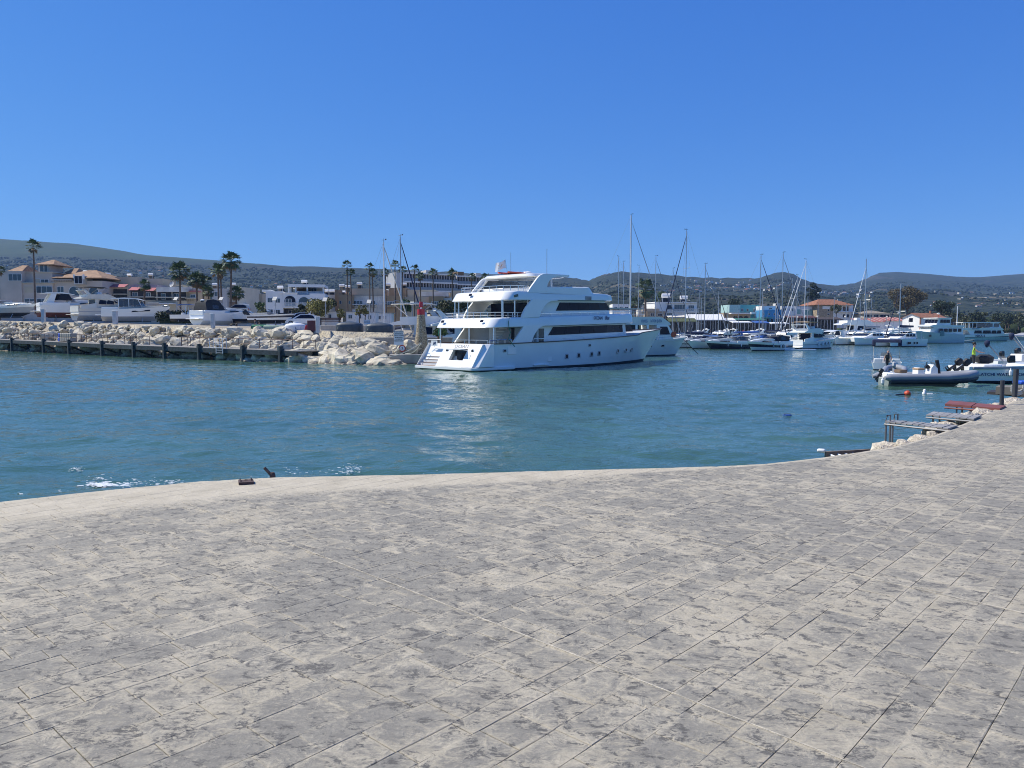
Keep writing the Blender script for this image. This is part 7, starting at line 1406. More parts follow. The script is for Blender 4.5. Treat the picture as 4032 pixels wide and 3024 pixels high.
M = MB(); rail(M, [(x, 2.4, 4.5) for x in (-7, -5, -3)] + [(x, -2.4, 4.5) for x in (-3, -5, -7)], .8, .02, 2); M.build('boat_deck_rail', chrome, TR); MB().tube([(-.5, 0, 6.4), (-.5, 0, 7.4)], .06, 6).build('mast', orange, TR); MB().lathe([(.1, 0), (.4, .1), (.4, .3), (.1, .4)], 10, (-.5, 0, 7.3)).build('radar_dome', gel_cream, TR, smooth=60); MB().cbx((4.6, 1.9, 1.9), (.7, .2, .5), .3).build('anchor_pocket', rubber, TR); MB().cbx((1.2, 2.5, 2.5), (1.4, .3, 1.3)).build('hull_cover', mat('grey_green_cover', (.18, .28, .28), .7), TR, bevel=.05)
# NIKA II
NK = thing('tour_boat', 'white two-deck tour boat lettered NIKA II at the far quay', 'tour boat', w0('J', 1290, 1422, 236), rad(-4)); M = MB(); pt, ring = hull_levels(M, 17.0, 5.0, 1.9, 2.5, 1.6, .7, .5, levels=(0, .06, .55, .62, 1), mids=[1, 1, 2, 1, 0]); M.v = [(x - 8.5, y, z) for x, y, z in M.v]; M.build('hull', [gel, anti, mat('pale_sea_green', (.45, .62, .55), .35)], NK, smooth=40)
D = deck_from(ring, -.2, .02); D.v = [(x - 8.5, y, z) for x, y, z in D.v]; D.build('deck', deckm, NK, smooth=0)
wn = lambda x, z: 2.2 * (1 - max(0, (x - 1) / 8.5) ** 2); MB().shell([(-4.8, 1.8), (-6.0, 3.4), (4.4, 3.5), (5.6, 2.0)], wn).build('saloon', gel, NK, smooth=35); MB().shell([(-8.6, 3.35), (-8.2, 3.9), (-4, 4.0), (4.2, 4.0), (5.0, 3.4)], lambda x, z: wn(x, z) + .25).build('upper_deck', gel, NK, smooth=35)
MB().shell([(-7.2, 5.55), (-7.2, 5.7), (3.4, 5.8), (3.8, 5.55)], lambda x, z: 2.2).build('roof', gel, NK, smooth=35); MB().shell([(.6, 3.9), (1.2, 5.6), (3.4, 5.6), (4.3, 3.95)], lambda x, z: wn(x, z) - .2).build('bridge', gel, NK, smooth=35)
for sd in (-1, 1):
    for a, b_ in ((-3.9, -1.6), (-1.4, 1.0), (1.2, 2.6), (2.8, 4.2)): M = MB(); side_panel(M, [(a, 2.3), (b_, 2.3), (b_ - .1, 3.2), (a + .25, 3.2)], wn, sd, .02); M.build('saloon_window', glass_dark, NK, smooth=0)
    for a, b_ in ((-3.0, -.6), (-.2, 1.5), (1.9, 3.4)): M = MB(); side_panel(M, [(a, 4.3), (b_, 4.3), (b_, 5.3), (a + .2, 5.3)], lambda x, z: 2.0, sd, .1, .1); M.build('upper_window', glass_blue, NK, smooth=0)
    for x in (-7.0, -5.6, -4.4, -3.2): MB().bx(x, x + .12, sd * 2.15 - .06, sd * 2.15 + .06, 3.9, 5.6).build('roof_post', gel, NK, smooth=0)
text('NIKA II', .95, navytxt, NK, (-2.2, -2.56, 1.55), (math.pi / 2, 0, 0), .95); text('CRUISES', .5, bluetxt, NK, (-3.6, -2.5, 3.72), (math.pi / 2, 0, 0), 1.2); M = MB(); rail(M, [(x, -2.3, 3.9) for x in (-8.2, -7, -6, -5)], .8, .02, 2); M.build('upper_rail', chrome, NK)
SK = open_boat('dark little fishing skiff between the trawler and the tour boat', w0('J', 830, 1450, 205), rad(-6), 5.0, 1.9, motor=False, console=False, boot=anti, name='fishing_skiff', band=anti); SK.children[0].data.materials[0] = mat('dark_olive_paint', (.05, .055, .04), .7)
# ================================================================== promenade and buildings on the right
pr = thing('promenade_wall', 'long pale stone quay wall behind the moored boats', 'wall', (at(2450, 1300, 256).x, 255.5, 0)); MB().bx(0, 190, 0, .5, -1, 1.75).build('coping', concrete_pale, pr)
b = Fac('white_apartment_house', 'white two-storey house with glass balconies behind the masts', 'G', 573, 1220, 330, rad(14)); b.wall('G', 573, 1060, 690, 1220, 11, whitewall, yo=-.8, down=6); b.wall('G', 688, 1070, 1042, 1220, 11, whitewall, yo=0, down=6); b.wall('G', 570, 1056, 1046, 1066, 12, whitewall, 'parapet', yo=-1); b.win('G', 705, 1090, 770, 1145, 0, 3, glass_dark); b.win('G', 785, 1085, 910, 1160, 0, 4); b.win('G', 945, 1092, 1010, 1160, 0, 3); b.balcony('G', 690, 1175, 920, 1135, 0, 1.4, whitewall, True); b.balcony('G', 925, 1172, 1040, 1130, 0, 1.4, whitewall, True); b.win('G', 700, 1180, 770, 1205, 0, 3); b.win('G', 935, 1180, 1020, 1205, 0, 4)
heater('G', 697, 985, 335, 'large white water tank on the white apartment house roof', 'large white water tanks', s=3.2); heater('G', 893, 1005, 335, 'large white water tank on the white apartment house roof', 'large white water tanks', s=2.6)
b = Fac('stone_terrace_house', 'low sand-coloured building left of the white apartment house', 'G', 480, 1225, 318); b.wall('G', 480, 1160, 690, 1260, 10, stonewall, down=5); b.wall('G', 430, 1130, 620, 1165, 8, beigewall, yo=6, name='upper_storey'); b.win('G', 520, 1180, 560, 1215, 0, 2, darkin); b.win('G', 600, 1185, 650, 1215, 0, 2, darkin); b.wall('G', 90, 1080, 300, 1260, 10, whitewall, yo=8, down=6); b.wall('G', 390, 1090, 440, 1160, 8, dirtywhite, yo=10, down=6)
for q in range(3): b.win('G', 110 + 60 * q, 1110, 145 + 60 * q, 1150, 8, 2)
b = Fac('teal_building', 'flat-roofed teal building with white band behind the marina', 'H', 45, 1020, 330, rad(8)); b.wall('H', 45, 905, 208, 1030, 9, mat('pale_mint_render', (.42, .62, .58), .85), yo=-.6, down=6); b.wall('H', 208, 905, 492, 1030, 9, tealwall, yo=.6, down=6); b.win('H', 218, 958, 255, 1005, .6, 2); b.win('H', 300, 965, 330, 1005, .6, 1); b.win('H', 400, 962, 437, 1010, .6, 2); b.wall('H', 350, 910, 500, 945, 6, dirtywhite, 'roof_block', yo=3); b.wall('H', 370, 1012, 500, 1045, 1.5, whitewall, 'shop_sign', yo=-1.5)
b = Fac('stone_arcade', 'sandstone arcade with arches under a white awning', 'H', 75, 1095, 312); b.wall('H', -40, 1022, 358, 1110, 8, stonewall, down=4)
for q, x in enumerate((95, 175, 255)): b.win('H', x, 1068, x + 75, 1105, 0, 1, darkin, stonewall, arch=True, name='arch_opening')
b.wall('H', 75, 1025, 356, 1040, 4, whitec, 'awning', yo=-4)
b = Fac('blue_restaurant', 'bright blue restaurant building with white upper floor', 'H', 530, 1080, 322); b.wall('H', 530, 982, 832, 1190, 9, bluewall, down=4); b.wall('H', 526, 922, 740, 985, 8, whitewall, 'upper_storey', yo=2); b.wall('H', 748, 882, 802, 985, 5, greywall, 'stair_tower', yo=3); b.win('H', 540, 1028, 566, 1060, 0, 1); b.win('H', 622, 1030, 650, 1060, 0, 1); b.win('H', 700, 1030, 728, 1060, 0, 1); b.win('H', 632, 950, 676, 970, 2, 2, darkin)
for q in range(5): b.win('H', 545 + 56 * q, 1110, 585 + 56 * q, 1180, 0, 2, glass_dark, tealwall)
b.wall('H', 520, 1085, 700, 1100, 5, mat('teal_awning', (.07, .35, .36), .8), 'awning', yo=-4.5)
b = Fac('white_modern_block', 'white modern block with pale green glass screens', 'H', 826, 1070, 328, rad(5)); b.wall('H', 826, 926, 1020, 1190, 9, whitewall, yo=0, down=4); b.wall('H', 1020, 930, 1352, 1190, 9, whitewall, yo=-.6, down=4); gr_ = mat('pale_green_glass', (.22, .40, .38), .15, var=.1); b.win('H', 1038, 970, 1115, 1048, -.6, 1, gr_); b.win('H', 1165, 972, 1315, 1062, -.6, 2, gr_); b.win('H', 862, 955, 892, 990, 0, 1); b.win('H', 975, 958, 1002, 1000, 0, 1); b.win('H', 935, 958, 955, 1000, 0, 1)
b = Fac('stone_house', 'stone and white house with a red tiled gable roof', 'H', 1345, 1070, 325, rad(10)); b.wall('H', 1345, 905, 1590, 1110, 10, stonewall, yo=0, down=4); b.wall('H', 1590, 905, 1880, 1110, 10, whitewall, yo=1, down=4); b.hip('H', 1320, 905, 1900, 826, 13, terracotta, yo=-1.2, ridge=.30); b.win('H', 1545, 928, 1620, 968, -.02, 3, glass_dark); b.win('H', 1728, 928, 1772, 1000, 1, 1, mat('brown_shutter', (.14, .085, .05), .7)); b.win('H', 1785, 928, 1815, 1000, 1, 1, mat('brown_shutter', (.14, .085, .05), .7)); b.win('H', 1500, 970, 1530, 1000, 0, 1, glass_dark); b.win('H', 1498, 1035, 1532, 1060, 0, 1, glass_dark); b.balcony('H', 1665, 1030, 1880, 1005, .9, 1.6, whitewall, False, whitep); b.win('H', 1728, 1045, 1760, 1095, 1, 1, glass_dark); b.win('H', 1788, 1045, 1820, 1095, 1, 1, glass_dark); b.win('H', 1856, 1045, 1876, 1095, 1, 1, glass_dark); b.wall('H', 1430, 925, 1540, 970, .3, whitewall, 'render_panel', yo=-.3)
b = Fac('beige_hall', 'low beige hall with wide dark windows and shallow roof', 'I', 795, 1062, 322); b.wall('I', 795, 1000, 1205, 1100, 10, beigewall, down=4); b.hip('I', 770, 1004, 1215, 960, 12, mat('grey_tan_roof', (.30, .25, .19), .9), ridge=.42); b.win('I', 800, 1020, 925, 1062, 0, 3, glass_dark); b.win('I', 945, 1020, 1025, 1062, 0, 2, glass_dark); b.win('I', 1045, 1022, 1190, 1062, 0, 3, glass_dark)
redroof = mat('red_sheet_roof', (.42, .13, .095), .7, var=.2, vscale=.6)
for q, (x0, x1, y0, y1, lb_) in enumerate(((718, 1115, 1078, 1190, 'red sheet-roofed shed behind the catamarans, left one'), (1050, 1440, 1062, 1190, 'red sheet-roofed shed behind the catamarans, middle one'), (1400, 1530, 1090, 1180, 'red sheet-roofed shed beside the white station house'))):
    b = Fac('red_roofed_shed', lb_, 'I', x0, y1, 285 + 4 * q); b.wall('I', x0, y0 + 55, x1, y1, 6, whitewall, down=2); a_, c_, z0, z1 = b.rect('I', x0, y0, x1, y0 + 55)
    MB().add([(a_ - .3, -.5, z0), (c_ + .3, -.5, z0), (c_ + .3, 6.5, z1), (a_ - .3, 6.5, z1)] + [(a_ - .3, -.5, z0 - .12), (c_ + .3, -.5, z0 - .12), (c_ + .3, 6.5, z1 - .12), (a_ - .3, 6.5, z1 - .12)], [(0, 1, 2, 3), (7, 6, 5, 4), (0, 4, 5, 1), (1, 5, 6, 2), (2, 6, 7, 3), (3, 7, 4, 0)]).build('roof', redroof, b.T, smooth=0)
    n_ = int((c_ - a_) / 1.6)
    for i in range(n_): x = a_ + (c_ - a_) * (i + .5) / n_; MB().add([(x - .10, -.52, z0 + .02), (x + .10, -.52, z0 + .02), (x + .10, 6.5, z1 + .02), (x - .10, 6.5, z1 + .02), (x - .10, -.52, z0 + .10), (x + .10, -.52, z0 + .10), (x + .10, 6.5, z1 + .10), (x - .10, 6.5, z1 + .10)], [(0, 3, 2, 1), (4, 5, 6, 7), (0, 1, 5, 4), (1, 2, 6, 5), (2, 3, 7, 6), (3, 0, 4, 7)]).build('roof_rib', mat('pale_rib', (.62, .50, .46), .7), b.T, smooth=0)
# white station house with gable to the left
b = Fac('station_house', 'white house with red tiled roof and quoins beside the trawler', 'J', 262, 1180, 262, rad(24)); xr = b.lo('J', 662, 1040, 0)[0]; zt_ = b.lo('J', 262, 1030, 0)[1]; zb_ = b.lo('J', 262, 1180, 0)[1] - 3; zr_ = b.lo('J', 190, 962, 3.2)[1]; W2 = 7.0
M = MB().add([(0, 0, zb_), (xr, 0, zb_), (xr, W2, zb_), (0, W2, zb_), (0, 0, zt_), (xr, 0, zt_), (xr, W2, zt_), (0, W2, zt_), (0, W2 / 2, zr_ - .2), (xr, W2 / 2, zr_ - .2)], [(0, 1, 5, 4), (1, 2, 6, 9, 5), (2, 3, 7, 6), (3, 0, 4, 8, 7)]); M.build('wall', whitewall, b.T, smooth=0)
M = MB().add([(-.5, -.6, zt_ - .22), (xr + .5, -.6, zt_ - .22), (xr + .5, W2 / 2, zr_), (-.5, W2 / 2, zr_), (-.5, W2 + .6, zt_ - .22), (xr + .5, W2 + .6, zt_ - .22), (-.5, W2 / 2, zr_ - .2), (xr + .5, W2 / 2, zr_ - .2)], [(0, 1, 2, 3), (3, 2, 5, 4), (0, 6, 7, 1), (6, 4, 5, 7), (0, 3, 6), (1, 7, 2)]); M.build('roof', terracotta, b.T, smooth=0)
for x in (0, xr - .35): MB().bx(x - .02, x + .4, -.03, .3, zb_, zt_ - .1).build('quoin', mat('brick_quoin', (.36, .17, .11), .9), b.T, smooth=0)
for x in (.25, .55, .8): MB().bx(xr * x, xr * x + 1.0, -.06, .02, zt_ - 1.9, zt_ - .6).build('window', glass_dark, b.T, smooth=0)
MB().bx(-.06, .02, W2 * .42, W2 * .62, zt_ - 1.6, zt_ - .3).build('gable_window', glass_dark, b.T, smooth=0); MB().bx(xr * .75, xr * .75 + .6, W2 / 2 - .3, W2 / 2 + .3, zr_ - .3, zr_ + .8).build('chimney', terracotta, b.T, smooth=0)
# restaurants under canopies along the promenade
def canopy(label, k, x0, y0, x1, y1, d, m, posts=5, rz=0.0, back=5.0, furn=True):
    b = Fac('restaurant_canopy', label, k, x0, y1, d, rz, 'canopy'); a, c, z0, z1 = b.rect(k, x0, y0, x1, y1); zb = 1.6 - b.o.z
    M = MB().add([(a, 0, z0), (c, 0, z0), (c, back, z1), (a, back, z1), (a, 0, z0 - .25), (c, 0, z0 - .25), (c, back, z1 - .1), (a, back, z1 - .1)], [(0, 1, 2, 3), (7, 6, 5, 4), (0, 4, 5, 1), (1, 5, 6, 2), (2, 6, 7, 3), (3, 7, 4, 0)]); M.build('fabric_roof', m, b.T, smooth=0)
    for i in range(posts + 1): x = a + (c - a) * i / posts; MB().bx(x - .08, x + .08, .05, .2, zb, z0 - .2).build('post', greyp, b.T, smooth=0)
    MB().bx(a, c, back + .2, back + .4, zb, z1 - .3).build('shade_painted_back_wall', darkin, b.T, smooth=0)  # shade under the canopy is put into this wall's dark colour
    if furn:
        for i in range(posts): x = a + (c - a) * (i + .5) / posts; MB().bx(x - .9, x + .9, 1, 2, zb, zb + .75).build('table', (whitec, woodp, bluec)[i % 3], b.T, bevel=.05)
    return b
canopy('long white sail canopy left of the arcade', 'G', 930, 1190, 1360, 1255, 285, whitec, 8, rad(-3)); canopy('white canopy strip before the white apartment house', 'G', 720, 1200, 940, 1225, 290, creamc, 5); canopy('low green planted pergola before the white apartment house', 'G', 730, 1235, 1050, 1275, 280, mat('pergola_green', (.09, .11, .04), .9, var=.4, vscale=2), 6); canopy('green and white striped canopy before the arcade', 'G', 1360, 1232, 1487, 1262, 284, whitec, 3); canopy('green restaurant canopy below the arcade', 'H', -30, 1102, 590, 1128, 286, mat('deep_green_awning', (.03, .16, .12), .8), 9); canopy('white restaurant canopy below the green one', 'H', 100, 1145, 388, 1165, 272, whitec, 5); canopy('blue restaurant canopy beside the blue building', 'H', 430, 1140, 640, 1170, 276, bluec, 4); canopy('pale canopy before the white modern block', 'H', 670, 1162, 940, 1180, 276, whitec, 4)
canopy('dark red pergola before the white modern block', 'H', 940, 1062, 1362, 1095, 300, woodp, 8, back=6); canopy('dark timber pergola below the stone house', 'H', 1362, 1085, 1740, 1120, 300, mat('dark_timber_roof', (.06, .045, .04), .9), 8, back=6)
for q, (k, x, yb, yt) in enumerate((('I', 500, 1200, 1058), ('I', 1145, 1200, 1060), ('H', 1052, 1200, 1090), ('H', 1160, 1190, 1080), ('H', 850, 1210, 1090), ('H', 785, 1200, 1075), ('H', 1350, 1190, 1082), ('I', 752, 1180, 1060))):
    lamp_post('street lamp with square head along the far promenade', k, x, yb, yt, 262, 'promenade lamps', ru(-.6, .6))
for q, (k, x, yt, d, lb_) in enumerate((('J', 860, 850, 262, 'plain white pole beside the tour boat'),)):
    p = at(*zz(k, x, 1200), d); h = at(*zz(k, x, yt), d).z; o = MB().tube([(0, 0, 0), (0, 0, h - 1.5)], [.2, .13], 8).build('flagpole', whitep, None, loc=(p.x, d, 1.5)); tag(o, lb_, 'pole')
crowd_mats = [(redp, black), (whitec, navyc), (bluec, greyc), (blackc, greyc), (creamc, navyc), (orange, blackc)]
protos = []
for i in range(18):
    u = ru(2700, 3350); d = ru(260, 268); p = Vector(((u - 2016) / FPX * d, d, 1.76))
    if len(protos) < 6: protos.append(person('person walking on the far promenade among the restaurants', p, ru(0, 6), *crowd_mats[i], group='distant walkers on the promenade'))
    else: copy_tree(protos[i % 6], p, ru(0, 6))
# trees on the right
tree('large bare-budding tan tree behind the white station house', at(*zz('I', 1470, 1090), 345), 14.5, 13.5, leaf_tan, 9000, .24, 3, .3); tree('dark rounded tree right of the station house', at(*zz('J', 620, 1130), 300), 8.5, 8.5, leaf_dark, 3500, .22, 4, .25); tree('dark bush left of the teal building', at(*zz('H', 110, 1000), 345), 5, 7, leaf_dark, 1500, .22, 5, .2); tree('shaggy green tree by the stone house wall', at(*zz('H', 1630, 1080), 316), 5, 5, leaf_olive, 1200, .2, 6, .25); tree('dark cypress-green tree beyond the blue restaurant', at(*zz('H', 1280, 900), 420), 12, 8, leaf_dark, 2200, .3, 7, .15)
palm('bushy palm with a brown skirt behind the masts', 'G', 467, 1210, 458, 905, 300, 5.2, 61, full=True, base_down=5, trunk=.4); palm('low dark palm left of the white apartment house', 'G', 630, 1090, 640, 1020, 345, 4.2, 62, full=True, base_down=4, trunk=.4); palm('small palm behind the cruise boat awning', 'G', 345, 1110, 345, 1075, 310, 3.2, 63, full=True, base_down=5, trunk=.35)
for q in range(16):
    u = ru(3680, 4060); v = ru(1248, 1285); d = 300 + q * 4; tree('leafy green tree on the far shore beyond the tour boat', at(u, 1296, d), ru(4.5, 8), ru(4, 6.5), random.choice((leaf_dark, leaf_olive, leaf_dark)), 700, .28, q + 30, .25, group='trees on the far right shore')
# ================================================================== houses on the hillside
hw = [whitewall, creamwall, beigewall, whitewall, dirtywhite]; proto = {}
def hill_house(u, v, w, h, roof, wi):
    p = hit(u, v)
    if p is None or p.y > 2300: return
    key = (roof, wi)
    if key not in proto:
        T = thing('hillside_house', 'small pale house on the scrub hillside', 'house', (0, 0, -500), 0, 'distant houses on the hillside'); MB().bx(-.5, .5, -.4, .4, -.6, .5).build('wall', hw[wi], T, smooth=0)
        if roof: MB().add([(-.56, -.46, .5), (.56, -.46, .5), (.56, .46, .5), (-.56, .46, .5), (-.3, 0, .82), (.3, 0, .82)], [(0, 1, 5, 4), (1, 2, 5), (2, 3, 4, 5), (3, 0, 4), (3, 2, 1, 0)]).build('roof', terracotta, T, smooth=0)
        else: MB().bx(-.53, .53, -.43, .43, .5, .56).build('roof', dirtywhite, T, smooth=0)
        for x in (-.3, .05): MB().bx(x, x + .22, -.412, -.39, -.05, .25).build('window', glass_dark, T, smooth=0)
        proto[key] = [T, False]
    T, used = proto[key]; s = p.y / FPX * .62; sc = (w * s, w * s * .9, h * s)
    if not used: proto[key][1] = True; T.location = p; T.scale = sc; T.rotation_euler = (0, 0, ru(-.5, .5))
    else: copy_tree(T, p, ru(-.5, .5), None, sc)
rh = random.Random(4)
def cluster(u0, u1, v0, v1, n, w=(10, 26), h=(7, 13), pr=.2):
    for _ in range(n): hill_house(rh.uniform(u0, u1), rh.uniform(v0, v1), rh.uniform(*w), rh.uniform(*h), rh.random() < pr, rh.randrange(5))
cluster(2725, 2960, 1105, 1148, 46); cluster(2600, 2740, 1100, 1145, 14); cluster(2890, 3060, 1125, 1150, 22, pr=.6); cluster(2450, 2720, 1120, 1160, 16, (10, 30)); cluster(3030, 3150, 1115, 1150, 8); cluster(3210, 3320, 1130, 1165, 20); cluster(3300, 3450, 1130, 1190, 16, (12, 34)); cluster(3560, 4030, 1150, 1220, 24, (10, 30)); cluster(0, 300, 1030, 1090, 6, (10, 20)); cluster(480, 760, 1060, 1095, 22, (8, 22), pr=.2); cluster(900, 1300, 1090, 1130, 10, (10, 24))
for T, used in proto.values():
    if not used:
        for c in list(T.children): bpy.data.objects.remove(c)
        bpy.data.objects.remove(T)
# ================================================================== near boats on the right
gray_tube = mat('grey_hypalon', (.27, .285, .31), .5, var=.08); navy_tube = mat('navy_hypalon', (.02, .03, .05), .5)
def rib(label, loc, rz, L, B, r=.23, name='rigid_inflatable'):
    T = thing(name, label, 'inflatable boat', loc, rz); P = [(0, -B / 2 + r, .52), (L * .62, -B / 2 + r, .54), (L * .82, -B * .36, .60), (L * .95, -B * .15, .68), (L, 0, .70), (L * .95, B * .15, .68), (L * .82, B * .36, .60), (L * .62, B / 2 - r, .54), (0, B / 2 - r, .52)]
    MB().tube([(-.28, P[0][1], .5)] + P + [(-.28, P[-1][1], .5)], [r * .45] + [r] * len(P) + [r * .45], 12).build('tube_collar', gray_tube, T, smooth=60)
    MB().tube([(x, y + (-.03 if y < 0 else .03 if y > 0 else 0), z - .19) for x, y, z in P], r * .88, 10).build('rubbing_band', navy_tube, T, smooth=60)
    M = MB(); hull_levels(M, L * .93, B * .78, .42, .55, L * .14, .3, .4, levels=(0, .4, 1)); M.build('hull', mat('grey_green_hull', (.26, .30, .29), .5), T, smooth=40); MB().bx(.02, L * .72, -B / 2 + r * 1.6, B / 2 - r * 1.6, .40, .45).build('floor', deckm, T); return T
R1 = rib('grey inflatable boat with tan seat floating near the buoys', w0('K', 330, 738), rad(-3), 5.35, 2.2)
MB().shell([(2.55, .45), (2.6, 1.05), (2.75, 1.28), (3.0, 1.05), (3.05, .45)], lambda x, z: .33).build('console', gel, R1, smooth=30, bevel=.03); M = MB(); M.add([(3.0, -.3, 1.05), (3.0, .3, 1.05), (2.8, .26, 1.42), (2.8, -.26, 1.42)], [(0, 1, 2, 3)]); M.build('windscreen', glass_smoke, R1, smooth=0)
MB().shell([(1.85, .45), (1.85, 1.0), (1.95, 1.08), (2.2, .95), (2.22, .45)], lambda x, z: .36).build('leaning_seat', gel, R1, smooth=30); MB().bx(1.83, 2.24, -.38, .38, .93, 1.06).build('seat_cushion', mat('tan_vinyl', (.40, .27, .16), .6), R1, bevel=.04); MB().shell([(.2, .45), (.22, .78), (1.5, .70), (1.7, .45)], lambda x, z: .72).build('sun_pad', gel, R1, smooth=40, bevel=.04); MB().cbx((.95, -.1, .86), (.5, .6, .2), .2).build('folded_cover', mat('brown_cover', (.16, .11, .07), .9), R1, bevel=.06)
MB().tube([(3.2, -.1, .45), (3.1, -.1, 1.2), (3.02, -.1, 1.52)], .11, 8).build('covered_post', blackc, R1); MB().tube([(2.5, 0, 1.2), (2.42, -.18, 1.4)], .03, 5).build('throttle', black, R1); MB().tube([(2.55, .15, 1.12), (2.5, -.15, 1.12)], .12, 10).build('wheel', black, R1); outboard(R1, -.2, 0, .6, .5, .6)
text('KRATOS', .13, greyp, R1, (1.1, -.735, .60), (math.pi / 2, 0, 0)); fn = fender(R1, -.35, -.75, .28, r=.1, l=.4); fn.rotation_euler = (0, 0, 0)
R2 = rib('small grey tender behind the inflatable boat', w0('K', 470, 655, 51.5), rad(62), 3.4, 1.6, .2, 'tender'); outboard(R2, -.15, 0, .6, .7, .35, greyp)
# small cruiser under way with navy bimini
BB = open_boat('small white motorboat with navy bimini under way', w0('K', 380, 535), rad(66), 5.4, 2.3, bim=None, motor=True, name='bimini_boat'); fs = .62 * 5.4 / 5.5
MB().shell([(1.5, 2.25), (1.55, 2.45), (1.9, 2.55), (2.3, 2.45), (2.25, 2.3), (1.9, 2.4)], lambda x, z: 1.05).build('folded_bimini', navyc, BB, smooth=40)
for s in (-1, 1): MB().tube([(2.4, s * 1.0, .6), (1.9, s * 1.03, 2.42)], .025, 5).build('bimini_leg', chrome, BB); MB().cbx((1.9, s * 1.0, 2.2), (.4, .28, .55), 0, .2).build('bimini_bag', navyc, BB, bevel=.08)
MB().bx(.1, .5, -1.0, -.35, .55, .95).build('quarter_seat', gel, BB, bevel=.06); MB().bx(.1, .5, .35, 1.0, .55, .95).build('quarter_seat', gel, BB, bevel=.06); text('5887', .17, redp, BB, (-.01, -.62, .48), (math.pi / 2, 0, -math.pi / 2)); M = MB(); rail(M, [(.3, .95, .62), (1.5, 1.05, .64), (3, 1.0, .68), (4.4, .6, .78)], .45, .018, 0); rail(M, [(1.5, -1.05, .64), (3, -1.0, .68), (4.4, -.6, .78)], .45, .018, 0); M.build('side_rail', chrome, BB)
khaki = mat('khaki_shirt', (.52, .42, .26), .85); p = w0('K', 380, 535); person('bare-headed man in khaki shirt steering the bimini boat', p + Vector((.65, 1.2, -.25)), rad(70), khaki, mat('grey_shorts', (.12, .12, .13), .85), 'sit', 1.05, bare_head=True)
# watersports boats
WS = open_boat('long white speedboat lettered LATCHI WATERSPORTS at the picture edge', w0('K', 1330, 690, 49.5), rad(-2), 9.0, 2.7, motor=False, console=False, name='watersports_boat', boot=anti); fs = .62 * 9 / 5.5
WS.children[0].data.materials[0] = gel
text('LATCHI WATERSPORTS', .27, navytxt, WS, (2.15, -1.29, .52), (math.pi / 2 - .10, 0, 0), 1.12); text('TOPKAT', .14, navytxt, WS, (5.6, -1.36, .86), (math.pi / 2, 0, 0), 1.2)
for x in (2.4, 3.7): fender(WS, x, -1.5, .62, r=.10, l=.45)
for y in (-.55, .35): outboard(WS, -.05, y, .85, .85, .95)
MB().shell([(3.6, .85), (3.7, 1.15), (6.5, 1.3), (8.6, 1.1)], lambda x, z: 1.1 * (1 - max(0, (x - 4) / 5) ** 2)).build('foredeck', gel, WS, smooth=40); MB().bx(1.0, 2.2, -1.0, 1.0, .6, 1.15).build('engine_box', gel, WS, bevel=.08); MB().bx(.2, 3.4, -1.36, -1.18, .85, 1.02).build('gunwale_pad', greyc, WS, bevel=.04); MB().lathe([(.05, 0), (.5, .1), (.55, .45), (.3, .62)], 14, (2.0, .7, 1.1)).build('tow_ring_bag', blackc, WS, smooth=60)
hv = mat('hi_vis_vest', (.42, .62, .06), .7); pw = w0('K', 1330, 690, 49.5); person('person in hi-vis yellow vest standing on the watersports boat', pw + Vector((1.15, .35, .72)), rad(-30), hv, blackc, 'reach', 1.0); person('person in orange top sitting on the watersports boat', pw + Vector((7.4, .2, .25)), rad(160), orange, navyc, 'sit', .95)
WB = open_boat('white parasailing boat with navy-covered booms behind the watersports boat', w0('K', 1700, 560, 58), rad(4), 9.0, 2.8, motor=False, console=True, name='parasail_boat')
for x, z, dx in ((-.2, 2.35, 1.6), (1.7, 2.9, 1.5), (4.0, 3.0, 2.6)):
    MB().tube([(x, -.3, z), (x + dx, -.2, z - 1.6)], .05, 6).build('boom', greyp, WB); MB().lathe([(.04, .2), (.17, .14), (.19, -.06), (.12, -.26), (.03, -.35)], 10, (x, -.3, z)).build('navy_cover', navyc, WB, smooth=60)
M = MB(); M.tube([(4.2, -1.1, .9), (4.6, -1.0, 2.6), (4.6, 1.0, 2.6), (4.2, 1.1, .9)], .05, 6); M.tube([(1.7, 0, 2.9), (7.5, 0, 2.7)], .04, 5); M.build('tow_tower', alu, WB)
TT = open_boat('white boat with grey t-top frame at the right picture edge', w0('K', 2000, 470, 66), rad(6), 8.0, 2.6, motor=False, console=True, bim=greyc, name='t_top_boat'); open_boat('small white skiff moored behind the watersports boat', w0('K', 1850, 520, 62), rad(-5), 6.0, 2.2, screen=True, console=False, motor=False, name='skiff')
for q, (x, y, d, rz_, L, lb_) in enumerate(((1560, 500, 60, 12, 5.0, 'small white open boat left of the parasailing boat'), (2080, 500, 56, -8, 5.5, 'white outboard boat behind the seated person in orange'), (2150, 430, 74, 10, 6.0, 'white outboard boat farthest back in the right cluster'), (1930, 440, 72, 20, 5.0, 'white open boat in the middle of the right cluster'))): open_boat(lb_, w0('K', x, y, d), rad(rz_), L, L * .38, name='outboard_boat')
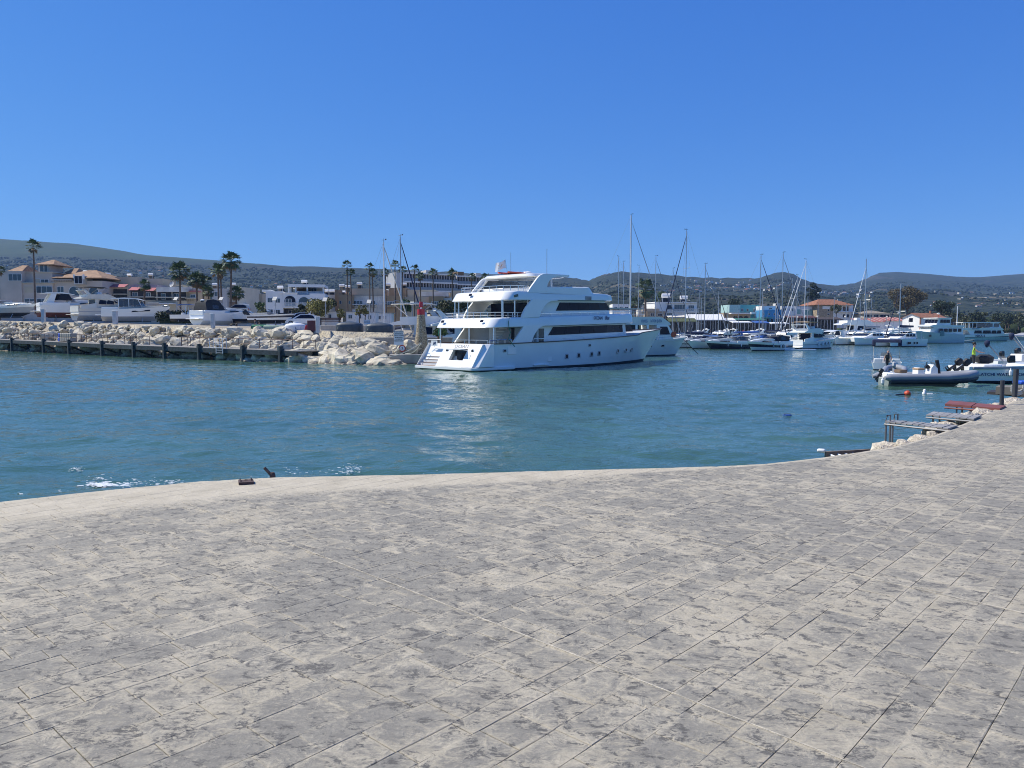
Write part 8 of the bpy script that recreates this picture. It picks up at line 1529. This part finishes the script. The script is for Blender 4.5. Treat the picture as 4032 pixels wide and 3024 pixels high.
# buoys and bits afloat
def float_thing(name, label, k, x, y, prof, m, extra=None, tilt=0.0, cat='buoy'):
    p = w0(k, x, y); T = thing(name, label, cat, p); o = MB().lathe(prof, 14).build('float', m, T, smooth=60); o.rotation_euler = (tilt, tilt * .5, 0)
    if extra: MB().tube([(0, 0, .05), (-.45, -.1, .04), (-.6, -.05, .02)], .035, 5).build('rope_tail', extra, T)
    return T
sph = [(.02, -.2), (.14, -.16), (.24, 0), (.23, .12), (.14, .22), (.04, .27)]
float_thing('mooring_buoy', 'orange teardrop buoy with dark rope in front of the inflatable', 'K', 648, 868, [(r * .68, z * .68 + .06) for r, z in sph], orange, navyc, .3); float_thing('mooring_buoy', 'small red buoy at the watersports boat waterline', 'K', 1555, 682, [(r * .8, z * .8 + .08) for r, z in sph], mat('red_buoy', (.55, .05, .04), .4))
T = thing('float_cluster', 'cluster of white plastic floats right of the orange buoy', 'floats', w0('K', 890, 862)); T.scale = (.55,) * 3
MB().lathe([(.02, 0), (.16, .05), (.16, .3), (.05, .4)], 10, (-.1, 0, -.1)).build('can_float', whitep, T, smooth=60); MB().lathe([(.02, 0), (.14, .05), (.15, .2), (.04, .3)], 10, (.0, .1, .22)).build('ball_float', whitep, T, smooth=60); o = MB().tube([(.1, -.1, .05), (.62, -.1, .06)], .11, 8).build('bottle_float', whitep, T); MB().cbx((.02, .1, .5), (.06, .06, .08)).build('red_cap', redp, T)
T = thing('floating_fender', 'white fender floating beside the grey inflatable', 'fender', w0('K', 845, 748)); MB().tube([(-.55, 0, .03), (-.45, 0, .06), (-.2, 0, .12), (.5, 0, .12), (.6, 0, .1)], [.02, .05, .15, .15, .05], 10).build('body', whitep, T)
T = thing('drifting_float', 'small dark blue float drifting alone in open water', 'float', gp(3099, 1637, 0)); T.scale = (1, 1, .55); MB().lathe([(.05, -.05), (.17, 0), (.17, .07), (.08, .1)], 12).build('base', bluec, T); MB().tube([(-.12, 0, .1), (.12, 0, .1)], .05, 8).build('handle', navyc, T)
# ================================================================== finger piers at the quay edge
greyplank = mat('grey_planks', (.30, .29, .28), .8, var=.2, vscale=4); redplank = mat('red_brown_paint', (.23, .075, .06), .65, var=.2, vscale=4); galv = mat('galvanised_tube', (.20, .20, .205), .5, .4)
def finger(label, near, far, n, m, legs, z=1.74, name='finger_pier', gap=.012, th=.022, beam=None):
    P = [gp(*zz('L', *q), z) for q in (near[0], near[1], far[0], far[1])]; o = Vector((P[0].x, P[0].y, 0)); T = thing(name, label, 'jetty', o); a, b, c, d = [q - o for q in P]
    for i in range(n):
        t0, t1 = i / n + gap / 2, (i + 1) / n - gap / 2; q = [a.lerp(b, t0), a.lerp(b, t1), c.lerp(d, t1), c.lerp(d, t0)]; dz = Vector((0, 0, ru(-.006, .006)))
        M = MB().add([p + dz for p in q] + [p + dz - Vector((0, 0, th)) for p in q], [(0, 1, 2, 3), (7, 6, 5, 4), (0, 4, 5, 1), (1, 5, 6, 2), (2, 6, 7, 3), (3, 7, 4, 0)]); M.build('plank', m, T, smooth=0)
    for e0, e1 in ((a, b), (c, d)): MB().tube([e0 - Vector((0, 0, th + .03)), e1 - Vector((0, 0, th + .03))], .016, 4).build('bearer', beam or galv, T, smooth=0)
    for t, w in legs: q = a.lerp(b, t).lerp(c.lerp(d, t), w); MB().tube([q - Vector((0, 0, th)), (q.x, q.y, -1.2)], .017, 8).build('leg', galv, T)
    return T
F1 = finger('grey slatted finger jetty with ladder legs, nearest of the small jetties', [(785, 412), (1440, 480)], [(838, 397), (1540, 450)], 11, greyplank, ((.02, .1), (.13, .1), (.02, .9)))
q0 = gp(*zz('L', 800, 412), 1.74) - Vector(F1.location); MB().tube([q0, q0 + Vector((.02, 0, .1)), q0 + Vector((.1, .05, .1)), q0 + Vector((.1, .05, 0))], .015, 5).build('grab_handle', galv, F1); q1 = gp(*zz('L', 885, 397), 1.74) - Vector(F1.location); MB().tube([q1, q1 + Vector((0, 0, .1)), q1 + Vector((.06, .0, .1)), q1 + Vector((.06, 0, 0))], .015, 5).build('grab_handle', galv, F1)
q = q0 + Vector((0, 0, -1.12)); MB().tube([q, q + Vector((.28, .1, .04))], .025, 6).build('ladder_rung', galv, F1); q = q0 + Vector((0, 0, -.75)); MB().tube([q, q + Vector((.28, .1, .04))], .025, 6).build('ladder_rung', galv, F1)
finger('short grey plank jetty, middle one of the small jetties', [(1210, 345), (1700, 386)], [(1282, 313), (1775, 352)], 7, greyplank, ((.14, .1), (.16, .9), (.68, .2))); finger('red-brown painted plank jetty reaching over the water', [(1400, 236), (1970, 277)], [(1450, 200), (2030, 250)], 2, redplank, ((.22, .1), (.25, .9), (.30, .3)), th=.05, beam=redplank)
# timber landing at the far end
LA = thing('timber_landing', 'dark timber landing stage with posts at the quay bend', 'landing stage', gp(*zz('K', 1950, 830), 1.75) * Vector((1, 1, 0))); lo_ = Vector(LA.location); KP = lambda x, y, z: gp(*zz('K', x, y), z) - lo_
def deckpiece(name, cs, z, th, m):
    q = [KP(x, y, z) for x, y in cs]; return MB().add(q + [p - Vector((0, 0, th)) for p in q], [(0, 1, 2, 3), (7, 6, 5, 4), (0, 4, 5, 1), (1, 5, 6, 2), (2, 6, 7, 3), (3, 7, 4, 0)]).build(name, m, LA, smooth=0)
deckpiece('low_plank', [(1720, 822), (2300, 868), (2300, 835), (1790, 795)], 1.60, .07, mat('black_timber', (.035, .032, .035), .7)); deckpiece('upper_plank', [(1835, 755), (2300, 772), (2300, 735), (1870, 736)], 1.78, .20, mat('weathered_beam', (.20, .18, .145), .85, var=.25))
postm = mat('tarred_post', (.055, .058, .065), .7, var=.25)
for x, yt, yb, r, dx in ((1925, 670, 985, .045, 0), (2095, 520, 900, .06, .08)):
    b = KP(x, yb - 5, 1.71); tp = at(*zz('K', x + (15 if dx else 0), yt), b.y + lo_.y) - lo_; MB().tube([(b.x - dx, b.y, -1), tuple(tp)], [r, r * .95], 12).build('post', postm, LA)
c = KP(1925, 838, 1.5); MB().tube([c + Vector((-.1, 0, 0)), c + Vector((0, -.1, 0)), c + Vector((.1, 0, 0)), c + Vector((0, .1, 0)), c + Vector((-.1, 0, 0))], .03, 6).build('orange_lashing', orange, LA); c = KP(2080, 800, 1.8); M = MB()
for q in range(3): M.tube([c + Vector((.15 * math.cos(a), -.12, .05 * q + .12 * math.sin(a))) for a in np.linspace(2.8, 6.6, 9)], .018, 5)
M.build('mooring_rope', rope_m, LA)
cr = MB().bx(-.25, .35, -.2, .2, 0, .10).build('plastic_crate', mat('blue_plastic', (.03, .11, .55), .45), None, bevel=.03, loc=gp(*zz('K', 2230, 722), 1.785)); tag(cr, 'blue plastic crate on the timber landing', 'crate')
# ladder-like wooden float against the quay
LF = thing('wooden_ladder_float', 'grey wooden ladder lying against the quay foot with white float', 'ladder', gp(*zz('L', 300, 740), .95) * Vector((1, 1, 0))); lo2 = Vector(LF.location); LP = lambda x, y, z: gp(*zz('L', x, y), z) - lo2
r0, r1 = LP(180, 722, 1.0), LP(880, 682, 1.0); s0, s1 = r0 + Vector((.12, -.40, -.05)), r1 + Vector((.2, -.35, -.05)); wood = mat('driftwood', (.20, .16, .13), .85, var=.25, vscale=4)
for e0, e1 in ((r0, r1), (s0, s1)): MB().loft([[e + Vector((0, dy, dz)) for dy, dz in ((-.03, 0), (.03, 0), (.03, -.16), (-.03, -.16))] for e in (e0, e1)]).build('side_rail', wood, LF, smooth=0)
for q in range(9): t = .06 + .105 * q; MB().tube([r0.lerp(r1, t) - Vector((0, 0, .06)), s0.lerp(s1, t) - Vector((0, 0, .06))], .02, 6).build('rung', whitep if q < 4 else wood, LF)
c = LP(140, 712, 1.02); MB().cbx(c, (.15, .10, .07), -.5).build('end_float', whitep, LF, bevel=.03); MB().bx(s0.x, s1.x, s0.y - .1, r0.y + .3, -1.2, .55).build('support', wetrock, LF)
# pale rocks tipped against the quay on the right
PR = random.Random(9); chalk = mat('chalky_limestone', (.62, .55, .44), .9, var=.2, vscale=2, bump=.8, bscale=6, dirt=(.36, .30, .22)); QR = [m_.copy() for m_ in ROCKS[:5]]
for m_ in QR: m_.materials[0] = chalk
EDGE_R = []
for q in range(26):
    x = 5.5 + 6.0 * (q / 25) + PR.uniform(-.1, .1); out_ = PR.uniform(.08, .6); y = edge(x) + out_; o = bpy.data.objects.new('rock', PR.choice(QR)); C.objects.link(o); s = PR.uniform(.10, .24); o.scale = (s * 1.5, s, s * .8); o.rotation_euler = (PR.uniform(-.3, .3), PR.uniform(-.3, .3), rad(50) + PR.uniform(-.6, .6)); o.location = (x - .1, y, 1.60 - out_ * .22 + PR.uniform(-.08, .08)); EDGE_R.append(o)
M = MB(); rr = []
for x in np.arange(5.2, 16, .4): rr.append([(x, edge(x) + .06, 1.55 + .1 * noise.noise(Vector((x * 2, 0, 0)))), (x - .15, edge(x) + .45, 1.38 + .2 * noise.noise(Vector((x * 2, 3, 0)))), (x - .5, edge(x) + 1.2, .2), (x - .8, edge(x) + 1.9, -.6)])
RB_ = M.loft(rr, False, False).build('rubble_bank', mat('rubble_bank', (.34, .29, .22), .95, var=.3, vscale=3, bump=1, bscale=6), None, smooth=0); tag(RB_, 'bank of pale limestone rubble below the quay bend', 'rubble bank')
for o in EDGE_R: o.parent = RB_
#(rr, False, False).build('rubble_bank', mat('rubble_bank', (.34, .29, .22), .95, var=.3, vscale=3, bump=1, bscale=6), None, smooth=0), 'bank of pale rubble below the quay bend', 'rubble bank')
M = MB(); M.tube([(6.05 + .1 * math.cos(a), edge(6.0) + .16 + .06 * math.sin(a), 1.52 + .05 * math.sin(a)) for a in np.linspace(0, 6.2, 14)], .03, 6); tag(M.build('rusty_chain', rust), 'rusty chain loop lying on the rocks by the jetty', 'chain')
# rusty mooring plate and stump on the left quay edge
S_ = lambda x, y: gp(900 + x / 8.508, 1780 + y / 8.508, QZ); q = [S_(325, 1012), S_(828, 985), S_(852, 1078), S_(340, 1112)]; c = sum(q, Vector()) / 4; RP = thing('mooring_plate', 'rusty bolted iron plate on the pale quay edge', 'plate', c); rustm = mat('rusted_iron', (.10, .062, .055), .85, var=.35, vscale=25, bump=.4, bscale=60)
q = [p - c for p in q]; MB().add([p + Vector((0, 0, .028)) for p in q] + [p + Vector((0, 0, .0)) for p in q], [(0, 1, 2, 3), (7, 6, 5, 4), (0, 4, 5, 1), (1, 5, 6, 2), (2, 6, 7, 3), (3, 7, 4, 0)]).build('plate', rustm, RP, smooth=0, bevel=.003)
for t, w in ((.12, .15), (.86, .15), (.16, .75), (.88, .6)): p = q[0].lerp(q[1], t).lerp(q[3].lerp(q[2], t), w); MB().lathe([(.006, .028), (.007, .042), (.004, .045)], 6, tuple(p)).build('bolt', rustm, RP)
p = q[0].lerp(q[1], .5).lerp(q[3].lerp(q[2], .5), .35); MB().tube([p + Vector((-.018, 0, .03)), p + Vector((0, .0, .034)), p + Vector((.018, 0, .03))], .006, 5).build('lifting_eye', black, RP)
b = gp(900 + 1370 / 8.508, 1780 + 870 / 8.508, QZ - .02); b.y += .10; RS = thing('rusty_stump', 'rusty iron pipe stump leaning beyond the quay edge', 'pipe', b); t = at(900 + 1195 / 8.508, 1780 + 520 / 8.508, b.y) - b; MB().tube([(0, 0, -.3), (0, 0, 0), tuple(t * .98), tuple(t)], [.02, .02, .016, .012], 10).build('pipe', mat('rusted_pipe', (.15, .10, .075), .85, var=.35, vscale=20), RS); MB().lathe([(.016, -.1), (.034, -.02), (.03, .02), (.02, .045)], 10, (.004, 0, .0)).build('collar', rustm, RS)
# ================================================================== foam on the water
foam_m = mat('sea_foam', (.80, .83, .84), .6, var=.1, alpha=.72); M = MB(); FR = random.Random(3)
def foam(u, v, n, su, sv, size):
    for _ in range(n * 3):
        p = gp(u + FR.gauss(0, su), v + FR.gauss(0, sv), 0)
        if p.y < edge(p.x) + .1: continue
        s = size * .55 * FR.uniform(.15, 1.0) ** 1.6; k = FR.randrange(6, 9); a0 = FR.uniform(0, 6); M.add([(p.x + s * 2.2 * FR.uniform(.4, 1) * math.cos(a0 + 2 * math.pi * i / k), p.y + s * FR.uniform(.4, 1) * math.sin(a0 + 2 * math.pi * i / k), .012 + .01 * FR.random()) for i in range(k)], [tuple(range(k))])
S1 = lambda x, y: (x / 1.58, 1780 + y / 1.58)
for x, y, n, a, c, s in ((620, 205, 60, 28, 5, .11), (770, 208, 24, 16, 4, .08), (330, 258, 26, 22, 6, .07), (480, 110, 10, 20, 5, .06), (900, 195, 30, 60, 8, .05), (1060, 190, 16, 20, 5, .07), (150, 270, 10, 12, 5, .06), (2180, 110, 30, 30, 14, .06), (1850, 125, 10, 40, 8, .05), (620, 170, 10, 20, 6, .06), (1200, 150, 10, 200, 20, .03)): foam(*S1(x, y), n, a, c, s)
for q in range(36): foam(FR.uniform(3180, 3440), 1475 + FR.gauss(0, 2), 1, 12, 2, .16)
foam(3415, 1460, 26, 10, 3, .14); foam(3570, 1715, 12, 12, 6, .05); foam(1700, 1850, 14, 60, 12, .03); foam(80, 1420, 10, 60, 6, .12); foam(600, 1470, 6, 300, 40, .06)
for u in range(0, 1600, 26): foam(u, 1300 + 3.3 * FPX / (rock_line(u) - .6), 3, 12, 2, .22)
o = M.build('sea_foam', foam_m, None, smooth=0); tag(o, 'white foam flecks on the harbour water', 'foam', None, 'stuff')
# ================================================================== air
def haze_box(density):
    o = MB().bx(-4200, 4600, -90, 5600, -5, 430); m = bpy.data.materials.new('haze_air'); m.use_nodes = True; N = m.node_tree.nodes; N.remove(N['Principled BSDF']); v = N.new('ShaderNodeVolumePrincipled'); v.inputs['Color'].default_value = (.38, .62, 1, 1); v.inputs['Density'].default_value = density; v.inputs['Anisotropy'].default_value = 0.0
    m.node_tree.links.new(v.outputs[0], N['Material Output'].inputs['Volume']); ob = o.build('haze', m, None, smooth=0); tag(ob, None, None, None, 'stuff'); return ob
haze_box(0.00011)
